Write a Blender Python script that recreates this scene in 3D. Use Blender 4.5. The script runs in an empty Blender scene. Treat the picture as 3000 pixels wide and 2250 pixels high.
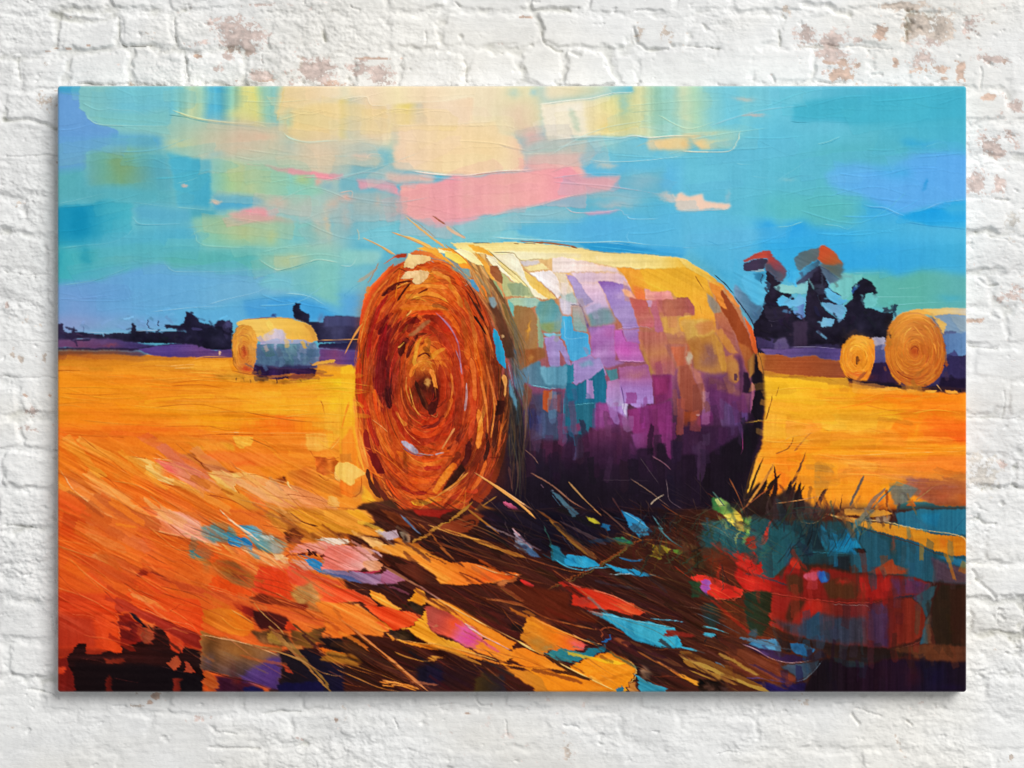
import bpy, math
import numpy as np

# ================================================================ camera, light, exposure
# 1 px of the 3000 x 2250 photograph = 0.45 mm on the front of the canvas
M = 0.00045
scene = bpy.context.scene
def wx(X): return (X-1500.0)*M
def wz(Y): return (1125.0-Y)*M

cam = bpy.data.cameras.new('camera'); cam_o = bpy.data.objects.new('camera', cam)
scene.collection.objects.link(cam_o); scene.camera = cam_o
CAM_D = 3.2
cam.sensor_width = 36.0
cam.lens = 36.0*CAM_D/(3000*M)
cam_o.location = (0, -0.028-CAM_D, 0); cam_o.rotation_euler = (math.radians(90), 0, 0)
cam.clip_end = 60

world = bpy.data.worlds.new('World'); scene.world = world; world.use_nodes = True
bg = world.node_tree.nodes['Background']
bg.inputs['Color'].default_value = (0.96, 0.98, 1.0, 1); bg.inputs['Strength'].default_value = 0.30

def area(name, loc, size, energy, col):
    d = bpy.data.lights.new(name, 'AREA'); d.shape = 'SQUARE'; d.size = size; d.energy = energy; d.color = col
    o = bpy.data.objects.new(name, d); scene.collection.objects.link(o); o.location = loc
    from mathutils import Vector
    o.rotation_euler = (-Vector(loc)).to_track_quat('-Z', 'Y').to_euler()
    return o
area('upper_right_lamp', (6.2, -10.0, 6.3), 7.2, 1690, (1.0, 0.99, 0.972))  # one large soft lamp from the upper right
scene.view_settings.view_transform = 'Standard'; scene.view_settings.look = 'None'
scene.view_settings.exposure = 0.0; scene.view_settings.gamma = 1.0
scene.view_settings.use_curve_mapping = False
scene.cycles.use_denoising = True
scene.cycles.max_bounces = 5

def lin(c): return np.where(c <= 0.04045, c/12.92, ((c+0.055)/1.055)**2.4)
def grid_object(name, co, col, mat, smooth=True):
    """One mesh from an (h, w, 3) array of points with a colour for every point."""
    h, w = co.shape[:2]
    me = bpy.data.meshes.new(name)
    me.vertices.add(h*w); me.vertices.foreach_set('co', co.astype(np.float32).ravel())
    i = np.arange(h*w, dtype=np.int32).reshape(h, w)
    q = np.stack([i[:-1, :-1], i[1:, :-1], i[1:, 1:], i[:-1, 1:]], -1).reshape(-1, 4)
    n = len(q)
    me.loops.add(n*4); me.loops.foreach_set('vertex_index', q.ravel())
    me.polygons.add(n); me.polygons.foreach_set('loop_start', np.arange(0, n*4, 4, dtype=np.int32))
    me.polygons.foreach_set('use_smooth', np.full(n, smooth))
    me.update(calc_edges=True)
    a = me.color_attributes.new('paint', 'FLOAT_COLOR', 'POINT')
    rgba = np.ones((h*w, 4), np.float32); rgba[:, :3] = lin(np.clip(col, 0, 1)).reshape(-1, 3)
    a.data.foreach_set('color', rgba.ravel())
    me.materials.append(mat)
    o = bpy.data.objects.new(name, me); scene.collection.objects.link(o)
    return o

def base_mat(name):
    m = bpy.data.materials.new(name); m.use_nodes = True
    nt = m.node_tree; b = nt.nodes['Principled BSDF']
    at = nt.nodes.new('ShaderNodeVertexColor'); at.layer_name = 'paint'
    return m, nt, b, at
import numpy as np, math
# ---------------------------------------------------------------- painting
# The artwork is a flat printed canvas: its colours are laid down stroke by stroke
# (filled dabs, tapered straws, soft smears) on a grid that becomes the canvas mesh.
PW, PH, PX0, PY0, PS = 1332, 888, 168.0, 251.5, 2.0
rng = np.random.default_rng(7)

def spec_noise(h, w, scale_x, scale_y, beta=1.0, ang=0.0, seed=1):
    """Gaussian random field with correlation lengths (pixels), optionally turned by ang degrees."""
    r = np.random.default_rng(seed)
    f = np.fft.rfft2(r.standard_normal((h, w)))
    ky = np.fft.fftfreq(h)[:, None]; kx = np.fft.rfftfreq(w)[None, :]
    a = math.radians(ang); c, s = math.cos(a), math.sin(a)
    u = (kx*c + ky*s)*scale_x; v = (-kx*s + ky*c)*scale_y
    k2 = u*u + v*v
    n = np.fft.irfft2(f/(1+(2*math.pi)**2*k2)**(0.5+beta/2), s=(h, w))
    n -= n.mean(); n /= n.std()
    return n.astype(np.float32)

def hexc(s):
    return np.array([int(s[i:i+2], 16)/255 for i in (0, 2, 4)], np.float32)

IMG = np.empty((PH, PW, 3), np.float32); IMG[:] = hexc('5fb5cf')
HGT = np.zeros((PH, PW), np.float32)
WX = 0.8*spec_noise(PH, PW, 9, 9, 1.5, 0, 3) + 0.28*spec_noise(PH, PW, 1.5, 1.5, 1, 0, 4)
WY = 0.8*spec_noise(PH, PW, 9, 9, 1.5, 0, 5) + 0.28*spec_noise(PH, PW, 1.5, 1.5, 1, 0, 6)
STK = {'v': spec_noise(PH, PW, 2.2, 60, 1.1, 0, 11), 'h': spec_noise(PH, PW, 70, 2.2, 1.1, 0, 12),
       'd': spec_noise(PH, PW, 60, 2.0, 1.1, 27, 13), 'e': spec_noise(PH, PW, 5, 5, 1.3, 0, 14),
       'u': spec_noise(PH, PW, 40, 2.2, 1.1, -14, 15), 'w': spec_noise(PH, PW, 8, 55, 1.3, 4, 16), 'g': spec_noise(PH, PW, 16, 30, 1.6, 0, 17)}

def blur(a, s):
    if s < 0.3: return a
    r = int(math.ceil(2.6*s)); k = np.exp(-0.5*(np.arange(-r, r+1)/s)**2); k = (k/k.sum()).astype(np.float32)
    b = np.pad(a, ((r, r), (0, 0)), mode='edge'); o = np.zeros_like(a)
    for i, w in enumerate(k): o += w*b[i:i+a.shape[0]]
    b = np.pad(o, ((0, 0), (r, r)), mode='edge'); o = np.zeros_like(a)
    for i, w in enumerate(k): o += w*b[:, i:i+a.shape[1]]
    return o

def smooth_pts(P, closed=True, n=5):
    P = np.asarray(P, float); m = len(P); out = []
    for i in range(m if closed else m-1):
        p0 = P[(i-1) % m] if (closed or i > 0) else P[i]
        p1 = P[i]; p2 = P[(i+1) % m]
        p3 = P[(i+2) % m] if (closed or i+2 < m) else P[i+1]
        for t in np.arange(n)/n:
            out.append(0.5*((2*p1)+(-p0+p2)*t+(2*p0-5*p1+4*p2-p3)*t*t+(-p0+3*p1-3*p2+p3)*t**3))
    if not closed: out.append(P[-1])
    return np.array(out)

def box_of(P, pad):
    x0 = int(min(PW, max(0, P[:, 0].min()-pad))); x1 = int(max(0, min(PW, P[:, 0].max()+pad+2)))
    y0 = int(min(PH, max(0, P[:, 1].min()-pad))); y1 = int(max(0, min(PH, P[:, 1].max()+pad+2)))
    return x0, x1, y0, y1

def inside(P, x0, x1, y0, y1, warp=1.0):
    yy, xx = np.mgrid[y0:y1, x0:x1].astype(np.float32)
    xx += warp*WX[y0:y1, x0:x1]; yy += warp*WY[y0:y1, x0:x1]
    ins = np.zeros(xx.shape, bool)
    n = len(P)
    for i in range(n):
        xa, ya = P[i]; xb, yb = P[(i+1) % n]
        if ya == yb: continue
        c = ((ya > yy) != (yb > yy)) & (xx < (xb-xa)*(yy-ya)/(yb-ya)+xa)
        ins ^= c
    return ins

def put(m, rgb, box, op=1.0, ridge=0.0, body=0.0):
    x0, x1, y0, y1 = box
    a = (m*op)[..., None]
    IMG[y0:y1, x0:x1] += a*(rgb-IMG[y0:y1, x0:x1])
    if ridge or body:
        sub = HGT[y0:y1, x0:x1]
        edge = m*np.clip(1-blur(m, 1.6), 0, 1)*2
        edge = np.maximum(edge - 0.25, 0)
        lower = m*np.clip(m-np.roll(m, -2, 0), 0, 1)
        sub *= (1-0.7*m*op)
        sub += body*m + ridge*(edge*0.6 + lower*0.5)

def poly(cols, P, ang=0, soft=0.6, smooth=False, ridge=0.35, body=0.12, st=None, amp=0.008, op=1.0, warp=1.0):
    P = np.asarray(P, float)
    if smooth: P = smooth_pts(P)
    box = box_of(P, 3*soft+3); x0, x1, y0, y1 = box
    if x1-x0 < 2 or y1-y0 < 2: return
    m = blur(inside(P, *box, warp=warp).astype(np.float32), soft)
    if len(cols) == 1: rgb = np.broadcast_to(hexc(cols[0]), m.shape+(3,)).copy()
    else:
        a = math.radians(ang); d = P[:, 0]*math.cos(a)+P[:, 1]*math.sin(a)
        yy, xx = np.mgrid[y0:y1, x0:x1]
        t = (xx*math.cos(a)+yy*math.sin(a)-d.min())/max(1e-6, d.max()-d.min())
        t = t + 0.012*STK['g'][y0:y1, x0:x1]
        s = np.linspace(0, 1, len(cols)); cc = np.array([hexc(c) for c in cols])
        rgb = np.stack([np.interp(t, s, cc[:, k]) for k in range(3)], -1).astype(np.float32)
    if st:
        n = STK[st][y0:y1, x0:x1]
        rgb = rgb*(1+amp*n)[..., None] + (0.25*amp*n)[..., None]
    put(m, np.clip(rgb, 0, 1), box, op, ridge, body)

def line(col, P, w0, w1, op=1.0, ridge=0.25, smooth=True, soft=0.5, st=None, amp=.1):
    P = np.asarray(P, float)
    if smooth and len(P) > 2: P = smooth_pts(P, False, 6)
    box = box_of(P, max(w0, w1)+3); x0, x1, y0, y1 = box
    if x1-x0 < 2 or y1-y0 < 2: return
    yy, xx = np.mgrid[y0:y1, x0:x1].astype(np.float32)
    L = np.r_[0, np.cumsum(np.hypot(*(P[1:]-P[:-1]).T))]; T = L/max(L[-1], 1e-6)
    m = np.zeros(xx.shape, np.float32)
    wob = 0.35*WX[y0:y1, x0:x1] + (0.06*max(w0, w1)*STK['e'][y0:y1, x0:x1] if max(w0, w1) > 5 else 0)
    for i in range(len(P)-1):
        a, b = P[i], P[i+1]; d = b-a; q = max(d@d, 1e-6)
        t = np.clip(((xx-a[0])*d[0]+(yy-a[1])*d[1])/q, 0, 1)
        dist = np.hypot(xx-a[0]-t*d[0], yy-a[1]-t*d[1]) + wob*min(1, max(w0, w1)/4)
        tt = T[i]+t*(T[i+1]-T[i])
        w = (w0+(w1-w0)*tt)*np.minimum(1, np.minimum(tt, 1-tt)*7+0.25)
        m = np.maximum(m, np.clip((w/2-dist)/(2*soft)+0.5, 0, 1)*np.clip(w/0.8, 0, 1))
    rgb = np.broadcast_to(hexc(col) if isinstance(col, str) else col, m.shape+(3,))
    if st: rgb = np.clip(rgb*(1+amp*STK[st][y0:y1, x0:x1])[..., None], 0, 1)
    put(m, rgb, box, op, ridge, 0.05)

def blob(col, x, y, rx, ry, op=1.0, hard=1.0, ang=0):
    R = 2.6*max(rx, ry)
    box = box_of(np.array([[x-R, y-R], [x+R, y+R]]), 0); x0, x1, y0, y1 = box
    if x1-x0 < 2 or y1-y0 < 2: return
    yy, xx = np.mgrid[y0:y1, x0:x1].astype(np.float32)
    a = math.radians(ang); dx, dy = xx-x+2*WX[y0:y1, x0:x1], yy-y+2*WY[y0:y1, x0:x1]
    u = (dx*math.cos(a)+dy*math.sin(a))/rx; v = (-dx*math.sin(a)+dy*math.cos(a))/ry
    m = np.exp(-(u*u+v*v)**hard)
    put(m, hexc(col), box, op)

def cxy(X, Y): return ((X-PX0)/PS, (Y-PY0)/PS)

def auto_dabs(P, n, lw, ww, ang, jit=0.05, seed=1, aj=8, ridge=0.2, hue=0.02, st='v', op=.8, shift=(0, 0)):
    """Knife dabs over a region, each mixed from the paint already lying under it."""
    r = np.random.default_rng(seed); P = np.asarray(P, float)
    x0, x1, y0, y1 = box_of(P, 0); msk = inside(P, x0, x1, y0, y1)
    src = IMG.copy()
    k = 0; tries = 0
    while k < n and tries < n*8:
        tries += 1
        x = r.uniform(x0, x1-1); y = r.uniform(y0, y1-1)
        if not msk[int(y)-y0, int(x)-x0]: continue
        a = math.radians(ang(x, y) if callable(ang) else ang) + math.radians(r.normal(0, aj))
        l = r.uniform(*lw)/2; w = r.uniform(*ww)/2
        c, s = math.cos(a), math.sin(a); q = []
        for (u, v) in ((-1, -1), (0, -1.1), (1, -.85), (1.08, 0), (1, 1), (0, .9), (-1, .9)):
            u *= l*r.uniform(.85, 1.1); v *= w*r.uniform(.75, 1.1)
            q.append((x+u*c-v*s, y+u*s+v*c))
        xs_ = int(np.clip(x+r.normal(0, 1)*shift[0], 0, PW-1)); ys_ = int(np.clip(y+r.normal(0, 1)*shift[1], 0, PH-1))
        col = src[ys_, xs_]*(1+r.normal(0, jit)) + r.normal(0, hue, 3)
        col = np.clip(col, 0, 1); hx = ''.join('%02x' % int(v*255) for v in col)
        poly([hx], q, ridge=ridge, body=.06, st=st, amp=.008, op=op*r.uniform(.5, 1))
        k += 1

def hair(P, n, ln, w, ang, jit=0.2, seed=1, aj=10, ridge=0.15, curve=0.05, op=.8, hue=.03, lift=0.0, tint=None):
    """Fine straws and bristle marks, coloured from the paint under them."""
    r = np.random.default_rng(seed); P = np.asarray(P, float)
    x0, x1, y0, y1 = box_of(P, 0); msk = inside(P, x0, x1, y0, y1); src = IMG.copy()
    k = 0; tries = 0
    while k < n and tries < n*8:
        tries += 1
        x = r.uniform(x0, x1-1); y = r.uniform(y0, y1-1)
        if not msk[int(y)-y0, int(x)-x0]: continue
        a = math.radians((ang(x, y) if callable(ang) else ang) + r.normal(0, aj)); l = r.uniform(*ln)
        c, s = math.cos(a), math.sin(a); b = r.normal(0, curve)*l
        q = [(x-c*l/2, y-s*l/2), (x-s*b, y+c*b), (x+c*l/2, y+s*l/2)]
        col = src[int(y), int(x)]*(1+r.normal(lift, jit)) + r.normal(0, hue, 3)
        if tint is not None:
            t = hexc(tint[r.integers(len(tint))]); col = col*.45+t*.55
        line(np.clip(col, 0, 1).astype(np.float32), q, r.uniform(*w), r.uniform(.2, .7)*w[0], op=op*r.uniform(.4, 1), ridge=ridge)
        k += 1

def rings(cx, cy, rx, ry, hx, hy, n, seed, w=(1, 3), arc=(.3, 1.2), jit=.2, tint=None, op=.85, rmin=.05, hue=.03, rot=0, lift=0.):
    """Wound straw on a bale's end: arcs of nested ellipses whose centre drifts to the hub."""
    r = np.random.default_rng(seed); src = IMG.copy()
    for _ in range(n):
        q = math.sqrt(r.uniform(rmin**2, 1)); t0 = r.uniform(0, 2*math.pi); da = r.uniform(*arc)*(1 if q > .4 else 1.6)
        tt = np.linspace(t0, t0+da, 9); dq = r.normal(0, .035)
        qq = q+dq*np.linspace(-1, 1, 9)+.006*np.sin(tt*5+q*30)
        qq = np.minimum(qq, 1.0)
        x = hx+(cx-hx)*qq + rx*qq*np.cos(tt+rot); y = hy+(cy-hy)*qq + ry*qq*np.sin(tt+rot)
        i, j = int(np.clip(y[4], 0, PH-1)), int(np.clip(x[4], 0, PW-1))
        col = src[i, j]*(1+r.normal(lift, jit)) + r.normal(0, hue, 3)
        if tint is not None and r.random() < .6:
            col = col*.5+.5*hexc(tint[r.integers(len(tint))])
        line(np.clip(col, 0, 1).astype(np.float32), np.stack([x, y], 1), r.uniform(*w), r.uniform(.3, 1)*w[0], op=op*r.uniform(.5, 1), ridge=.1)

OX = OY = 0.0; DS = 2.212; SOFT = 1.0; AMPK = 1.0
def run(txt):
    """p colours opts : points | l colour w0 w1 opts : points | b colour x y rx ry op"""
    global OX, OY, DS
    for ln in txt.strip().split('\n'):
        ln = ln.split('#')[0].strip()
        if not ln: continue
        k = ln.split()
        if k[0] == '@': OX, OY, DS = float(k[1]), float(k[2]), 2212/float(k[3] if len(k) > 3 else 1000); continue
        if k[0] == 'b':
            v = [float(q) for q in k[2:]]; x, y = cxy(OX+v[0]/DS, OY+v[1]/DS)
            blob(k[1], x, y, v[2]/DS/PS, v[3]/DS/PS, v[4] if len(v) > 4 else .8, v[5] if len(v) > 5 else 1., v[6] if len(v) > 6 else 0)
            continue
        head, pts = ln.split(':')
        P = [cxy(OX+float(a)/DS, OY+float(b)/DS) for a, b in (q.split(',') for q in pts.split())]
        if k[0] in 'pP':
            P = [(-40 if x < 5 else PW+40 if x > PW-5 else x, -40 if y < 5 else PH+40 if y > PH-5 else y) for x, y in P]
        h = head.split(); o = {}; pos = []
        for q in h[1:]:
            if '=' in q: a, b = q.split('='); o[a] = b
            else: pos.append(q)
        kw = {'amp': 0.008*AMPK}
        for a, b, f in (('a', 'ang', float), ('s', 'soft', lambda q: SOFT*float(q)), ('r', 'ridge', float), ('t', 'st', str), ('k', 'amp', float), ('o', 'op', float), ('w', 'warp', float), ('y', 'body', float)):
            if a in o: kw[b] = f(o[a])
        if k[0] in 'pP':
            kw.setdefault('st', 'v')
            poly(pos[0].split('/'), P, smooth=(k[0] == 'P'), **kw)
        elif k[0] == 'l':
            kw.pop('ang', 0); kw['amp'] = .1; kw.pop('warp', 0); kw.pop('body', 0)
            line(pos[0], P, float(pos[1])/DS/PS, float(pos[2])/DS/PS, **kw)
AMPK = 0.6; SOFT = 1.5
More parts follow.
